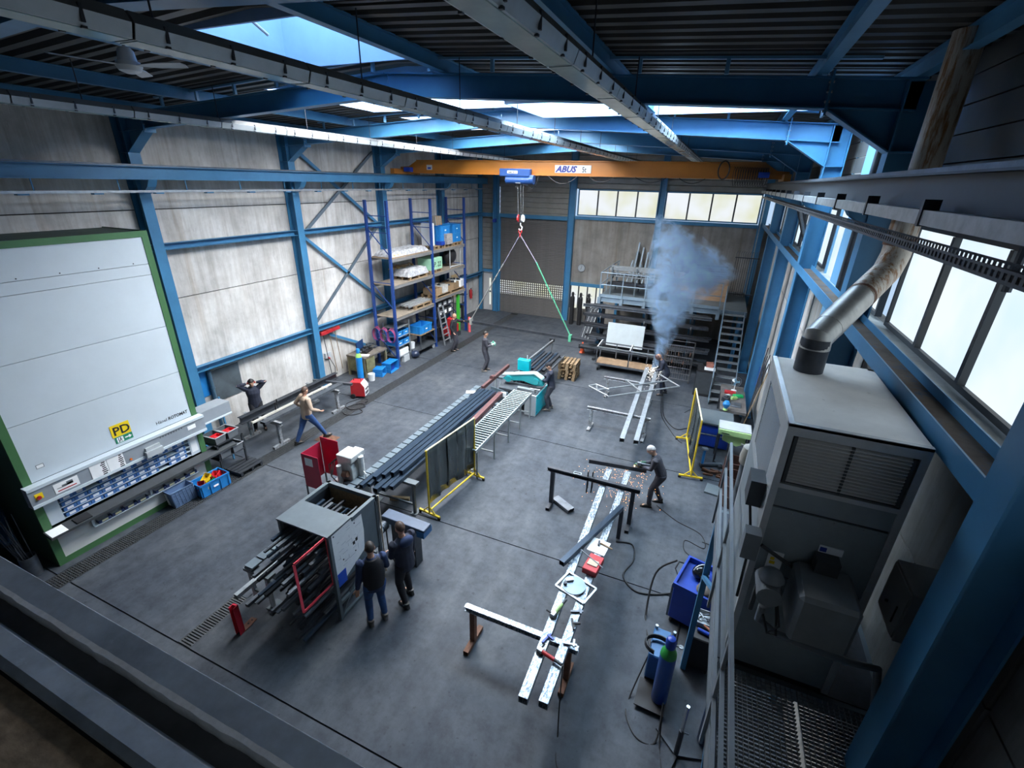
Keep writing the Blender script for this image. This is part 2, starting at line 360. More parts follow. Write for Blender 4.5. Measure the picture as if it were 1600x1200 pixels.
for y0,y1 in zip(cuts,cuts[1:]):
    ym=(y0+y1)/2; xs=sorted([(s[0],s[1]) for s in SKY if s[2]<ym<s[3]]); x=WL-.3
    for s0,s1 in xs: deck(MB(),x,s0,y0,y1).build('deck_sheet',DECK,rf); x=s1
    deck(MB(),x,WR+.3,y0,y1).build('deck_sheet',DECK,rf)
MB().add([(WL-.3,YF,9.75),(WR+.3,YF,9.75),(WR+.3,3.2,9.75),(WL-.3,3.2,9.75)],[(3,2,1,0)]).build('roof_skin',DECK,rf)
SKYM=emat('skylight_daylight',(.95,.96,.97),SKY_E); SKYB=emat('skylight_blue_daylight',(.62,.82,1.0),SKY_E); SKYDIM=emat('dimmed_dome_daylight',(.13,.19,.25),SKY_E)  # nearest panes dimmed to darken the front floor, right ones tinted blue
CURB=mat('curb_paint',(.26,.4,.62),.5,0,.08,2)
for n,(x0,x1,y0,y1) in enumerate(SKY):
    s=T('window_%d'%(n+10),None,None,((x0+x1)/2,(y0+y1)/2,9.1),world=True,kind='structure')
    zb_=min(deck_z(x0),deck_z(x1)); zt=max(deck_z(x0),deck_z(x1))+(1.5 if n==0 else .45); t=.04
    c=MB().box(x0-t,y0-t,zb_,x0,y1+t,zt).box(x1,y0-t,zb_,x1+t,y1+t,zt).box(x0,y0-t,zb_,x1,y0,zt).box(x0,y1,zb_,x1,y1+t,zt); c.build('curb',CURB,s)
    nx=max(2,round((x1-x0)/1.3))
    for i in range(nx):
        a=x0+(x1-x0)*i/nx; b=x0+(x1-x0)*(i+1)/nx
        MB().box(a+.03,y0,zt-.02,b-.03,y1,zt).build('pane',(SKYDIM,SKYM,SKYB,SKYM,SKYM)[n],s)
        if i: MB().box(a-.03,y0,zt-.08,a+.03,y1,zt+.01).build('glazing_bar',BLUE2,s)
    MB().box(x0,(y0+y1)/2-.03,zt-.08,x1,(y0+y1)/2+.03,zt+.01).build('glazing_bar',BLUE2,s)
# ---------------- portal frames
ORD=['closest to the camera','second from the camera','third from the camera','fourth from the camera','furthest, beyond the orange crane']
for n,y in enumerate(FR):
    f=T('portal_frame','blue steel portal frame spanning the hall, '+ORD[n],'frame',(-5.5,y,0),world=True,group='portal frames')
    for x,s in ((XL,-1),(XR,1)):
        xc=x+s*.17
        MB().ibeam((xc,y,0),(xc,y,rb(x)+.3),.26,.34,up=(1,0,0)).build('column',BLUE,f)
        MB().box(xc-.22,y-.18,0,xc+.22,y+.18,.025).build('base_plate',BLUE,f)
        # haunch: web plate, bottom flange, stiffeners
        zk=rb(x)
        MB().ext([(x,y-.008,zk-.42),(x-s*.75,y-.008,zk+.04),(x-s*.75,y-.008,zk+.1),(x,y-.008,zk+.1)],(0,.016,0)).build('haunch_web',BLUE,f)
        MB().bar((x,y,zk-.42),(x-s*.75,y,rb(x-s*.75)),.24,.016).build('haunch_flange',BLUE,f)
        MB().box(x-s*.75-.012,y-.13,zk-.03,x-s*.75+.012,y+.13,rb(x-s*.75)+.4).build('splice_plate',BLUE,f)
        MB().box(min(xc-.15,xc+.15),y-.12,zk-.43,max(xc-.15,xc+.15),y+.12,zk-.415).build('stiffener',BLUE,f)
        for k in range(4):
            zz=zk+.02+k*.1
            MB().tube((x-s*.75-.03,y-.1,zz),(x-s*.75+.03,y-.1,zz),.014,6).build('bolt',GALV,f)
        MB().ibeam((x+s*.17,y,rb(x)+.16),(-5.5,y,rb(-5.5)+.165),.2,.33).build('rafter',BLUE,f)
# purlins resting on the rafters
PX=[-12.2,-10.1,-7.45,-4.42,-1.78,.75,1.75]
PN=['beside the concrete wall','left of the ceiling fan','along the left kerb of the roof lights','along the right kerb of the roof lights','between the middle and right light rows','over the right crane rail','against the window wall']
for x,nm in zip(PX,PN):
    z=rb(x)+.34
    onew(MB().ibeam((x,YF,z+.1),(x,YB,z+.1),.12,.19,.008,.012),'roof_purlin',BLUE,'blue roof purlin along the hall, '+nm,'purlin',(x,8,z),'roof purlins')
# kerb rails on stubs above the frames
for n,y in ((1,7.32),(2,11.82)):
    f=T('kerb_rail','pale blue kerb rail on short posts above the %s portal frame'%('second' if n==1 else 'third'),'rail',(-5.5,y,8.8),world=True,group='roof light kerb rails')
    MB().bar((-11.2,y,rb(-11.2)+.5),(-5.5,y,rb(-5.5)+.5),.06,.03).bar((-5.5,y,rb(-5.5)+.5),(1.3,y,rb(1.3)+.5),.06,.03).build('rail',BLUE2,f)
    for k in range(12):
        x=-11+k*1.07; MB().box(x-.025,y-.025,rb(x)+.33,x+.025,y+.025,rb(x)+.49).build('post',BLUE2,f)
# girts of the left wall, braces
for n,(y0,y1) in enumerate(((3.14,7.36),(7.64,11.86),(12.14,16.36),(16.64,20.86),(21.14,YB))):
    for z,nm in ((5.56,'upper'),(2.24,'lower')):
        if n==0 and z<3: continue
        nn=['beside the tall cabinet','above the long beam on trestles','behind the crossed braces','behind the shelf rack','in the far corner'][n]
        onew(MB().chan((XL-.18,y0,z),(XL-.18,y1,z),.16,.16),'wall_girt',BLUE,'%s blue horizontal girt on the concrete wall %s'%(nm,nn),'girt',(XL-.1,(y0+y1)/2,z),'girts of the left wall')
BR=[((12.4,8.05),(16.15,5.6),'upper brace falling away from the camera'),((16.2,8.15),(12.3,5.5),'upper brace rising away from the camera'),((12.25,5.4),(16.15,2.4),'middle brace falling away from the camera'),((16.2,5.5),(12.3,2.45),'middle brace rising away from the camera'),((12.3,2.1),(16.1,.15),'low brace behind the workbench')]
for a,b,nm in BR:
    onew(MB().bar((XL-.22,a[0],a[1]),(XL-.22,b[0],b[1]),.05,.1),'wind_brace',BLUE if 'falling' in nm or 'low' in nm else mat('brace_grey_blue',(.09,.12,.15),.5,0,.2),'diagonal steel wind brace on the concrete wall, '+nm,'brace',(XL-.24,(a[0]+b[0])/2,(a[1]+b[1])/2),'wind braces')
# crane rails
for s,x,nm in ((-1,XL+.3,'along the concrete wall'),(1,XR-.17,'along the window wall')):
    f=T('crane_rail','long blue crane runway beam '+nm,'crane rail',(x,10,7.1),world=True,group='crane runway beams')
    MB().ibeam((x,YF,7.24),(x,25.2,7.24),.2,.28,.01,.016).build('beam',BLUE if s<0 else mat('dark_beam_grey',(.035,.042,.05),.5,.1,.15),f)  # right beam takes a darker tone than the left
    MB().box(x-.03,YF,7.38,x+.03,25.2,7.42).build('rail',STEEL,f)
    for y in FR:
        MB().ext([(x-s*.12,y-.1,7.1),(x+s*.2,y-.1,7.1),(x+s*.2,y-.1,6.8),(x-s*.02,y-.1,6.95)],(0,.2,0)).build('bracket',BLUE,f)
# conductor bars below the rails
f=T('conductor_bar','thin grey conductor bar with brackets below the left crane rail','rail',(XL+.4,10,6.86),world=True)
MB().box(XL+.36,YF,6.83,XL+.42,25.1,6.88).build('bar',GALV,f)
for k in range(22): MB().box(XL+.3,-2.5+k*1.25,6.8,XL+.42,-2.5+k*1.25+.18,6.83).build('bracket',BLUE,f)
for k in range(18): MB().box(XL+.31,-2.2+k*1.5,6.86,XL+.33,-2.2+k*1.5+.02,7.1).build('hanger',BLUE,f)
# right side: cable duct and perforated tray under the rail
f=T('cable_duct','grey closed cable duct hanging below the right crane rail','duct',(XR-.3,8,7.05),world=True)
MB().box(XR-.34,YF,7.03,XR-.26,25.0,7.13).build('duct',GALV,f)
for k in range(16): MB().box(XR-.35,-2+k*1.6,7.02,XR-.25,-2+k*1.6+.05,7.2).build('strap',DSTEEL,f)
f=T('cable_tray','perforated steel cable tray on brackets beside the windows','tray',(XR-.16,8,6.9),world=True)
t=MB()
t.box(XR-.28,YF,6.83,XR-.12,25.0,6.84).box(XR-.285,YF,6.83,XR-.28,25,6.85).box(XR-.285,YF,6.885,XR-.28,25,6.9).box(XR-.12,YF,6.83,XR-.115,25,6.85).box(XR-.12,YF,6.885,XR-.115,25,6.9)
t.build('tray',DSTEEL,f)
p=MB()
for k in range(430):
    y=YF+k*.066; p.box(XR-.285,y,6.85,XR-.28,y+.033,6.885); p.box(XR-.12,y,6.85,XR-.115,y+.033,6.885)
tag(p.build('perforated_side',DSTEEL,f),kind='stuff')
for k in range(17): MB().ext([(XR-.28,-1.5+k*1.5,6.83),(XR-.02,-1.5+k*1.5,6.83),(XR-.02,-1.5+k*1.5,6.76)],(0,.12,0)).build('bracket',BLUE,f)
for k in range(3): MB().path([(XR-.2+.03*math.sin(i*.7+k),YF+i*.6,6.86+.012*math.sin(i*1.3+k)) for i in range(48)],.012,5).build('cable',BLACK,f)
# ---------------- side glazing and its ledge beam
SIDE=emat('side_daylight',(.62,.78,.92),WIN_E,(.76,.84,.9),.9)
WFR=mat('window_frame',(.05,.055,.06),.5,.2,.1)
def side_window(n,y0,y1,z0,z1,k,m=None,fm=None,x=WR+.06):
    s=T('window_%d'%n,None,None,(x,(y0+y1)/2,z0),world=True,kind='structure')
    f=fm or WFR; b=.055
    MB().box(x-.04,y0,z0,x+.04,y1,z0+b).box(x-.04,y0,z1-b,x+.04,y1,z1).box(x-.04,y0,z0+b,x+.04,y0+b,z1-b).box(x-.04,y1-b,z0+b,x+.04,y1,z1-b).build('window_frame',f,s)
    for i in range(k):
        a=y0+b+(y1-y0-2*b)*i/k; c=y0+b+(y1-y0-2*b)*(i+1)/k
        MB().box(x,a+(.02 if i else 0),z0+b,x+.012,c-(.02 if i<k-1 else 0),z1-b).build('pane',m or SIDE,s)
        if i: MB().box(x-.06,a-.03,z0+b,x+.04,a+.03,z1-b).build('mullion',f,s)
    return s
side_window(1,2.7,7.3,5.66,6.9,4); side_window(20,-3.2,2.5,5.66,6.9,5)  # bay behind the camera is added to light the heater and gallery
side_window(2,7.75,9.55,5.66,6.9,2)
side_window(3,10.88,11.85,3.3,8.3,1,fm=BLUE2)
side_window(4,12.2,16.3,5.66,6.9,4)
side_window(5,16.7,20.8,5.66,6.9,4)
side_window(6,21.2,25.2,5.66,6.9,4)
tag(MB().box(WR-.02,9.9,3.3,WR+.1,10.85,8.3).build('trim_1',BLUE2),kind='structure')
LEDGE=mat('window_ledge',(.42,.41,.38),.85,0,.25,4,wear=(.2,.15,.1),wamt=.3)
tag(MB().box(WR-.12,YF,5.46,WR+.1,YB,5.62).build('trim_2',LEDGE),kind='structure')
for n,(y0,y1) in enumerate(((3.1,7.4),(7.6,11.9),(12.1,16.4),(16.6,20.9),(21.1,25.3))):
    nn=['over the heater','beyond the flue','beside the open tilt window','fourth from the camera','in the far corner'][n]
    f=T('ledge_beam','blue steel beam laid flat under the side windows, '+nn,'beam',(XR+.15,(y0+y1)/2,5.6),world=True,group='ledge beams')
    MB().box(XR,y0,5.6,XR+.014,y1,5.76).build('front_flange',BLUE,f)
    MB().box(XR+.014,y0,5.665,XR+.25,y1,5.675).build('web',mat('rusty_trough',(.1,.07,.05),.8,.1,.5,3,wear=(.03,.06,.1),wamt=.4),f)
    MB().box(XR+.25,y0,5.6,XR+.264,y1,5.76).build('back_flange',BLUE,f)
# opened tilt window sash
f=T('tilt_window_sash','open tilted window sash in the right wall beyond the third frame','window sash',(WR,14.2,5.9),world=True)
MB().bar((WR-.02,13.7,5.75),(WR-.42,13.7,6.75),.05).bar((WR-.02,14.7,5.75),(WR-.42,14.7,6.75),.05).bar((WR-.42,13.7,6.75),(WR-.42,14.7,6.75),.05).bar((WR-.02,13.7,5.75),(WR-.02,14.7,5.75),.05).build('sash_frame',DSTEEL,f)
MB().ext([(WR-.03,13.73,5.77),(WR-.41,13.73,6.73),(WR-.41,14.67,6.73),(WR-.03,14.67,5.77)],(.01,0,.004)).build('glass',mat('sash_glass',(.25,.3,.34),.15,0,0),f)
# ---------------- far wall: windows, shutter, door
FARM=emat('end_daylight',(.9,.95,1.0),FAR_E,(.76,.78,.52),.45)
for n,(x0,x1) in enumerate(((-7.2,-3.12),(-2.82,1.42))):
    s=T('window_%d'%(n+7),None,None,((x0+x1)/2,YB,5.7),world=True,kind='structure'); b=.06; y=YB+.05; z0,z1=5.68,6.98
    MB().box(x0,y-.05,z0,x1,y+.05,z0+b).box(x0,y-.05,z1-b,x1,y+.05,z1).box(x0,y-.05,z0+b,x0+b,y+.05,z1-b).box(x1-b,y-.05,z0+b,x1,y+.05,z1-b).build('window_frame',BLUE,s)
    for i in range(4):
        a=x0+b+(x1-x0-2*b)*i/4; c=x0+b+(x1-x0-2*b)*(i+1)/4
        MB().box(a,y,z0+b,c,y+.012,z1-b).build('pane',FARM,s)
        if i: MB().box(a-.035,y-.05,z0+b,a+.035,y+.05,z1-b).build('mullion',WFR,s)
s=T('window_9',None,None,(-6.3,YB,.8),world=True,kind='structure')
MB().box(-7.26,YB+.08,.75,-5.4,YB+.1,2.05).build('pane',FARM,s)
for x in (-7.26,-6.8,-6.3,-5.8,-5.42): MB().box(x-.03,YB,.75,x+.03,YB+.08,2.05).build('window_frame',DSTEEL,s)
for x0,x1,nm in ((-11.98,-11.7,'between the grey door and the roller shutter'),(-7.62,-7.28,'right of the roller shutter'),(-3.12,-2.82,'between the two end windows'),(1.45,1.75,'in the right corner by the end windows'),(-12.95,-12.75,'in the far left corner')):
    onew(MB().ibeam(((x0+x1)/2,YB-.14,0),((x0+x1)/2,YB-.14,rb((x0+x1)/2)+.3),.26,abs(x1-x0),up=(1,0,0)) if 'corner' not in nm else MB().box(x0,YB-.12,0,x1,YB-.005,rb(x0)+.3),'gable_post',BLUE,'blue gable wall post '+nm,'post',((x0+x1)/2,YB-.12,0),'gable posts')
onew(MB().box(WL,YB-.1,5.4,-7.6,YB+.02,5.6),'gable_girt',BLUE,'blue girt across the end wall above the roller shutter','girt',(-10,YB,5.5),'gable girts')
onew(MB().box(-7.27,YB-.08,5.5,1.44,YB-.002,5.66),'gable_girt',BLUE,'blue girt across the end wall under the end windows','girt',(-3,YB,5.5),'gable girts')
onew(MB().box(-7.28,YB-.08,2.02,-5.4,YB+.02,2.2),'gable_girt',BLUE,'short blue lintel over the low glazing right of the shutter','girt',(-6.3,YB,2.1),'gable girts')
d=T('door_1',None,None,(-9.6,YB,0),world=True,kind='structure')
SLAT=mat('shutter_slat',(.17,.16,.15),.45,.3,.12,3)
sl=MB(); pr_=[(0,0),(-.018,.02),(-.018,.07),(0,.09)]
sl.add([(x-9.6,y+YB,z) for x in (-2.03,2.03) for y,z in pr_],[(0,4,5,1),(1,5,6,2),(2,6,7,3)])
nz=int(5.35/.092); s0=None
for k in range(nz):
    z=k*.092
    if 1.03<=z<1.92: continue
    if s0 is None: s0=sl.build('slat',SLAT,d); s0.location=(0,.03,z)
    else: inst(s0,d,(0,.03,z))
v=MB()                                        # vision strip: a lattice with daylight behind
for k in range(8): v.box(-11.63,YB-.0,1.03+k*.127-.02,-7.57,YB+.03,1.03+k*.127+.02)
for k in range(34): v.box(-11.63+k*.123-.03,YB-.0,1.03,-11.63+k*.123+.03,YB+.03,1.93)
v.build('vision_grille',SLAT,d)
MB().box(-11.63,YB+.06,1.03,-7.57,YB+.07,1.93).build('pane',FARM,d)
MB().box(-11.7,YB-.06,0,-11.6,YB+.04,5.4).build('guide_rail',BLUE,d); MB().box(-7.62,YB-.06,0,-7.55,YB+.04,5.4).build('guide_rail',BLUE,d)
MB().tube((-11.9,YB-.14,5.3),(-11.9,YB-.14,5.12),.1,10).tube((-11.9,YB-.3,5.2),(-11.9,YB,5.2),.09,10).build('shutter_motor',CBLUE,d)
d=T('door_2',None,None,(-12.2,YB,0),world=True,kind='structure')
MB().box(-12.66,YB-.05,.01,-11.8,YB-.005,2.22).build('door_leaf',mat('door_grey',(.5,.5,.49),.5,0,.05),d)
MB().box(-12.72,YB-.07,0,-12.66,YB,2.3).box(-11.8,YB-.07,0,-11.74,YB,2.3).box(-12.72,YB-.07,2.22,-11.74,YB,2.3).build('door_frame',GREY,d)
MB().box(-12.28,YB-.06,.35,-12.18,YB-.045,1.1).box(-12.28,YB-.06,1.2,-12.18,YB-.045,1.95).build('pane',FARM,d)
MB().box(-12.28,YB-.062,1.1,-12.18,YB-.045,1.2).build('glazing_bar',GREY,d)
MB().tube((-11.95,YB-.05,1.05),(-11.95,YB-.11,1.05),.015).tube((-11.95,YB-.11,1.05),(-12.07,YB-.11,1.05),.012).build('door_handle',GALV,d)
MB().box(-12.7,YB-.04,2.3,-11.75,YB+.05,2.45).build('lintel',BLUE,d)
# ================================================================== LEFT SIDE
CABG=mat('cabinet_green',(.055,.15,.055),.5,0,.1,3); CABW=mat('cabinet_white',(.58,.65,.7),.42,0,.04,1.5); CABD=mat('cabinet_dark_side',(.035,.06,.045),.6,0,.2,2)
CONS=mat('console_grey',(.27,.3,.33),.45,0,.08,4); SIGNY=mat('sign_yellow',(.85,.6,.01),.5,0,0); SIGNG=mat('sign_green',(.01,.2,.1),.5,0,0); INK=mat('ink',(.01,.01,.012),.6,0,0)
XC,c0,c1=-10.95,3.03,6.33
cab=T('storage_carousel','tall white and green storage carousel with drawers and yellow PD sign','cabinet',(-11.7,4.68,0),world=True)
MB().box(-12.45,c0+.02,1.5,XC-.06,c1-.02,6.13).box(-12.45,c0+.02,0,XC-.06,c1-.02,.72).box(-12.45,c0+.02,.72,-11.5,c1-.02,1.5).build('body',CABD,cab)
MB().box(XC-.06,c0,0,XC,c0+.13,6.15).box(XC-.06,c1-.13,0,XC,c1,6.15).box(XC-.06,c0+.13,6.03,XC,c1-.13,6.15).box(XC-.06,c0+.13,0,XC,c1-.13,.13).build('frame',CABG,cab)
MB().box(-12.45,c0,0,XC-.06,c0+.02,6.15).build('side_panel',mat('cabinet_side',(.04,.085,.05),.55,0,.15,2),cab); MB().box(-12.45,c1-.02,0,XC-.06,c1,6.15).build('side_panel',_M['cabinet_side'],cab)
for z0,z1 in ((1.9,3.045),(3.055,4.13),(4.14,5.265),(5.275,5.485),(5.495,6.03)):
    MB().box(XC-.05,c0+.13,z0,XC-.012,c1-.13,z1).build('front_panel',CABW,cab)
for k in range(5): MB().tube((XC-.015,c0+.4+k*.62,5.53),(XC-.008,c0+.4+k*.62,5.53),.012,8).build('screw',DSTEEL,cab)
MB().box(XC-.05,c0+.13,.13,XC-.012,c1-.13,.72).build('lower_panel',mat('cabinet_cream',(.6,.6,.58),.45,0,.05),cab)
MB().box(XC-.02,c0+.13,.62,XC-.005,c1-.13,.635).build('panel_groove',DGREY,cab)
co=MB().box(XC-.01,2.99,1.5,XC+.15,c1+.04,1.87).build('console',CONS,cab)
MB().box(XC-.01,2.99,1.83,XC+.17,c1+.04,1.89).box(XC-.01,2.99,1.47,XC+.17,c1+.04,1.53).build('console_rim',CABW,co)
MB().box(XC+.15,3.36,1.57,XC+.156,3.75,1.77).build('notice',PAPER,co); MB().box(XC+.156,3.4,1.6,XC+.158,3.7,1.62).build('notice_stripe',RED,co)
for a in (3.42,3.5,3.58): MB().box(XC+.156,a-.02,1.66,XC+.158,a+.24-(a-3.42),1.672+(a-3.42)*.4).build('print_line',GREY,co)
MB().tube((XC+.15,3.12,1.66),(XC+.18,3.12,1.66),.035,12).build('emergency_button',RED,co); MB().box(XC+.15,3.07,1.62,XC+.155,3.19,1.74).build('button_plate',SIGNY,co)
for a,b in ((3.96,4.26),(4.27,4.57)):
    p=MB().box(XC+.152,a,1.49,XC+.158,b,1.84).build('instruction_sheet',PAPER,co)
    for k in range(7): MB().box(XC+.158,a+.2+random.uniform(-.02,.02),1.53+k*.042,XC+.159,a+.26+random.uniform(0,.03),1.553+k*.042).build('print_mark',INK,p)
MB().tube((XC+.15,4.68,1.6),(XC+.175,4.68,1.6),.022,10).build('pilot_lamp',mat('orange_lamp',(.8,.15,.01),.4,0,0),co)
MB().box(XC+.12,4.95,1.48,XC+.24,5.3,1.62).box(XC+.15,4.98,1.6,XC+.2,5.28,1.7).build('control_panel',LGREY,co)
for k in range(9): MB().tube((XC+.15,5.34+k*.06,1.78),(XC+.155,5.34+k*.06,1.78),.011,8).build('button',INK,co)
MB().box(XC+.15,5.95,1.66,XC+.155,6.14,1.76).build('notice',PAPER,co)
# niche with shelves
MB().box(XC-.3,c0+.14,.9,XC-.02,c0+.36,1.48).build('niche_cheek',CABW,cab); MB().box(XC-.3,c1-.36,.9,XC-.02,c1-.13,1.48).build('niche_cheek',CABW,cab)
MB().box(XC-.025,c1-.33,.98,XC-.015,c1-.18,1.4).build('notice',PAPER,cab)
MB().box(-11.5,c0+.2,.72,-11.45,c1-.2,1.5).build('niche_back',CABG,cab)
SH=[.93,1.05,1.17,1.29]
for z in SH: MB().box(-11.45,c0+.36,z-.012,XC-.01,c1-.36,z).build('shelf',CABW,cab)
tr=MB().ext([(XC,c0-.02,.78),(XC+.24,c0-.02,.75),(XC+.24,c0-.02,.80),(XC,c0-.02,.86)],(0,3.95,0)).build('worktop_ledge',DGREY,cab)
MB().ext([(XC+.02,c0,.858),(XC+.24,c0,.805),(XC+.24,c0+.26,.805),(XC+.02,c0+.26,.858)],(0,0,.004)).build('drawing_sheet',PAPER,tr)
MB().ext([(XC+.04,c0+.42,.853),(XC+.22,c0+.42,.81),(XC+.22,c0+.68,.81),(XC+.04,c0+.68,.853)],(0,0,.02)).build('black_tray',BLACK,tr)
MB().box(XC-.01,3.72,.47,XC+.05,3.76,.66).box(XC-.01,4.86,.47,XC+.05,4.9,.66).box(XC-.01,5.9,.47,XC+.05,5.94,.66).build('rail_bracket',CABW,cab)
s=T('wayfinding_sign','yellow PD sign with green exit sign below on the storage carousel','sign',(XC,4.75,2.2),world=True)
MB().box(XC-.011,4.57,2.12,XC-.004,4.93,2.39).build('upper_plate',SIGNY,s); text('PD',.26,INK,s,'letters',(XC-.003,4.6,2.16),(0,1,0),(0,0,1),bold=.004)
MB().box(XC-.011,4.6,1.97,XC-.004,4.93,2.11).build('lower_plate',SIGNG,s); MB().box(XC-.004,4.63,1.985,XC-.002,4.75,2.095).build('pictogram_panel',PAPER,s)
m=MB().box(XC-.002,4.655,1.99,XC,4.668,2.085).sph((XC-.001,4.70,2.08),(.002,.01,.01)).bar((XC-.001,4.70,2.07),(XC-.001,4.695,2.035),.003,.018,(0,1,0)).bar((XC-.001,4.695,2.035),(XC-.001,4.72,2.0),.003,.012,(0,1,0)).bar((XC-.001,4.695,2.035),(XC-.001,4.672,2.005),.003,.012,(0,1,0)).bar((XC-.001,4.70,2.06),(XC-.001,4.73,2.045),.003,.01,(0,1,0)); m.build('running_figure',INK,s)
MB().box(XC-.004,4.78,2.03,XC-.002,4.87,2.055).ext([(XC-.004,4.86,2.0),(XC-.004,4.91,2.042),(XC-.004,4.86,2.085)],(.002,0,0)).build('arrow',PAPER,s)
t=text('Hänel',.105,INK,cab,'lettering',(XC-.011,5.42,2.02),(0,1,0),(0,0,1)); text('ROTOMAT',.105,INK,cab,'lettering',(XC-.011,5.69,2.02),(0,1,0),(0,0,1),bold=.003,shear=.15,sx=.86)
MB().box(XC-.012,3.3,2.12,XC-.009,3.42,2.2).build('type_plate',GREY,cab); MB().box(XC-.0095,3.31,2.13,XC-.008,3.41,2.19).build('type_plate_face',PAPER,cab)
# small bins standing in the niche rows
def bin_proto(name,w,d,h,body,label,lab,cat,grp):
    o=T(name,lab,cat,group=grp)
    MB().tub(-d,-w/2,0,0,w/2,h,.006).build('tray',body,o); MB().box(0,-w*.25,h*.2,.003,w*.25,h*.85).build('label_card',label,o); return o
BIN=mat('bin_blue',(.06,.17,.42),.5,0,.12,6); YCARD=mat('cream_card',(.75,.68,.4),.6,0,.05)
b0=bin_proto('storage_bin',.21,.3,.082,BIN,PAPER,'x','bin','bins in the carousel')
rn=['in the bottom row','in the lower middle row','in the upper middle row','in the top row']
first=True
for r,z in enumerate(SH):
    y=c0+.5; k=0
    while y<c1-.5:
        if (r,k) not in ((0,8),(3,2),(2,9),(3,4)):
            lab='blue bin with white card %s of the carousel'%rn[r]
            if first: b0.location=(XC-.012,y,z); b0['label']=lab; first=False
            else: copy_tree(b0,(XC-.012-random.uniform(0,.02),y,z),0,lab)
        y+=.224; k+=1
w0=bin_proto('storage_bin',.23,.12,.07,mat('bin_navy',(.03,.05,.13),.5,0,.1),YCARD,'navy bin with cream card in the rack below the carousel ledge','bin','low bins of the carousel')
w0.location=(XC+.1,3.92,.5)
for y in (4.17,4.42,4.67,5.06,5.31,5.56,5.8): copy_tree(w0,(XC+.1,y,.5))
MB().box(XC-.01,3.72,.485,XC+.115,5.94,.497).build('low_rack',CABW,cab)
# ---------------- crates in front of the carousel
def crate(name,lab,loc,rz,sx,sy,sz,m,cat='crate',grp=None,ribs=True):
    o=T(name,lab,cat,loc,rz,grp); MB().tub(-sx/2,-sy/2,0,sx/2,sy/2,sz,.012,.012).build('shell',m,o,bev=.004)
    r=MB().box(-sx/2-.012,-sy/2-.012,sz-.04,sx/2+.012,-sy/2,sz).box(-sx/2-.012,sy/2,sz-.04,sx/2+.012,sy/2+.012,sz).box(-sx/2-.012,-sy/2,sz-.04,-sx/2,sy/2,sz).box(sx/2,-sy/2,sz-.04,sx/2+.012,sy/2,sz); r.build('rim',m,o)
    if ribs:
        q=MB()
        for s in (-1,1):
            for t in (-.9,-.35,.35,.9):
                q.box(s*sx/2-.012,t*sy/2-.01,.02,s*sx/2+.012,t*sy/2+.01,sz-.04); q.box(t*sx/2-.01,s*sy/2-.012,.02,t*sx/2+.01,s*sy/2+.012,sz-.04)
        tag(q.build('ribs',m,o),kind='stuff')
    MB().box(sx/2+.008,-.06,sz*.45,sx/2+.013,.06,sz*.58).build('label_card',PAPER,o)
    return o
BB=(-10.62,6.02,0)
crate('plastic_crate','bright blue plastic crate holding coloured bins beside the floor drain',BB,-.06,.42,.72,.36,PBLUE)
def openbin(lab,loc,rz,m,sx=.15,sy=.22,sz=.13,tilt=0,grp=None):
    o=T('picking_bin',lab,'bin',loc,rz,grp); o.rotation_euler=(tilt,0,rz)
    b=MB().add([(-sx/2,-sy/2,0),(sx/2,-sy/2,0),(sx/2,sy/2,0),(-sx/2,sy/2,0),(-sx/2,-sy/2,sz*.5),(sx/2,-sy/2,sz*.5),(sx/2,sy/2,sz),(-sx/2,sy/2,sz)],[(3,2,1,0),(0,1,5,4),(1,2,6,5),(2,3,7,6),(3,0,4,7)])
    b.build('shell',m,o).modifiers.new('wall','SOLIDIFY').thickness=.006
    MB().box(-sx/2,-sy/2-.008,sz*.5-.012,sx/2,-sy/2+.004,sz*.5).build('lip',m,o); return o
YB_=mat('bin_yellow',(.75,.5,.02),.45,0,.05); RB=mat('bin_red',(.6,.02,.03),.45,0,.05); GB=mat('bin_green',(.02,.32,.12),.45,0,.05)
for lab,dx,dy,dz,rz,m in (('dark red picking bin at the near end of the blue crate',.02,-.24,.2,.9,mat('bin_dark_red',(.3,.01,.03),.45,0,.05)),('upturned yellow picking bin at the back of the blue crate',-.1,-.02,.25,.3,YB_),('green picking bin in the middle of the blue crate',0,.0,.19,-.2,GB),('yellow picking bin at the front of the blue crate',.08,-.15,.16,.6,YB_),('bright red picking bin in the far half of the blue crate',-.04,.16,.24,.5,RB),('red bin lid leaning in the far end of the blue crate',.05,.27,.22,1.2,RB)):
    openbin(lab,(BB[0]+dx,BB[1]+dy,dz),rz,m,tilt=random.uniform(-.4,.3))
for k in range(5):
    o=T('nesting_crate','slate blue nesting crate in the stack beside the bright blue crate, %s'%['bottom one','second from the floor','middle one','second from the top','top one'][k],'crate',(-10.78+.01*k,5.4-.012*k,.075*k),-.05,'nested crates')
    MB().tub(-.14,-.26,0,.14,.26,.15,.01,.015).build('shell',SBLUE,o)
    q=MB()
    for i in range(7): q.box(.135,-.24+i*.08,.05,.147,-.23+i*.08,.15)
    q.box(-.15,-.27,.14,.15,-.255,.155).box(-.15,.255,.14,.15,.27,.155).box(.135,-.27,.14,.15,.27,.155).build('rim',SBLUE,o)
    MB().box(-.1,-.275,.05,-.02,-.266,.1).build('label_card',PAPER,o)
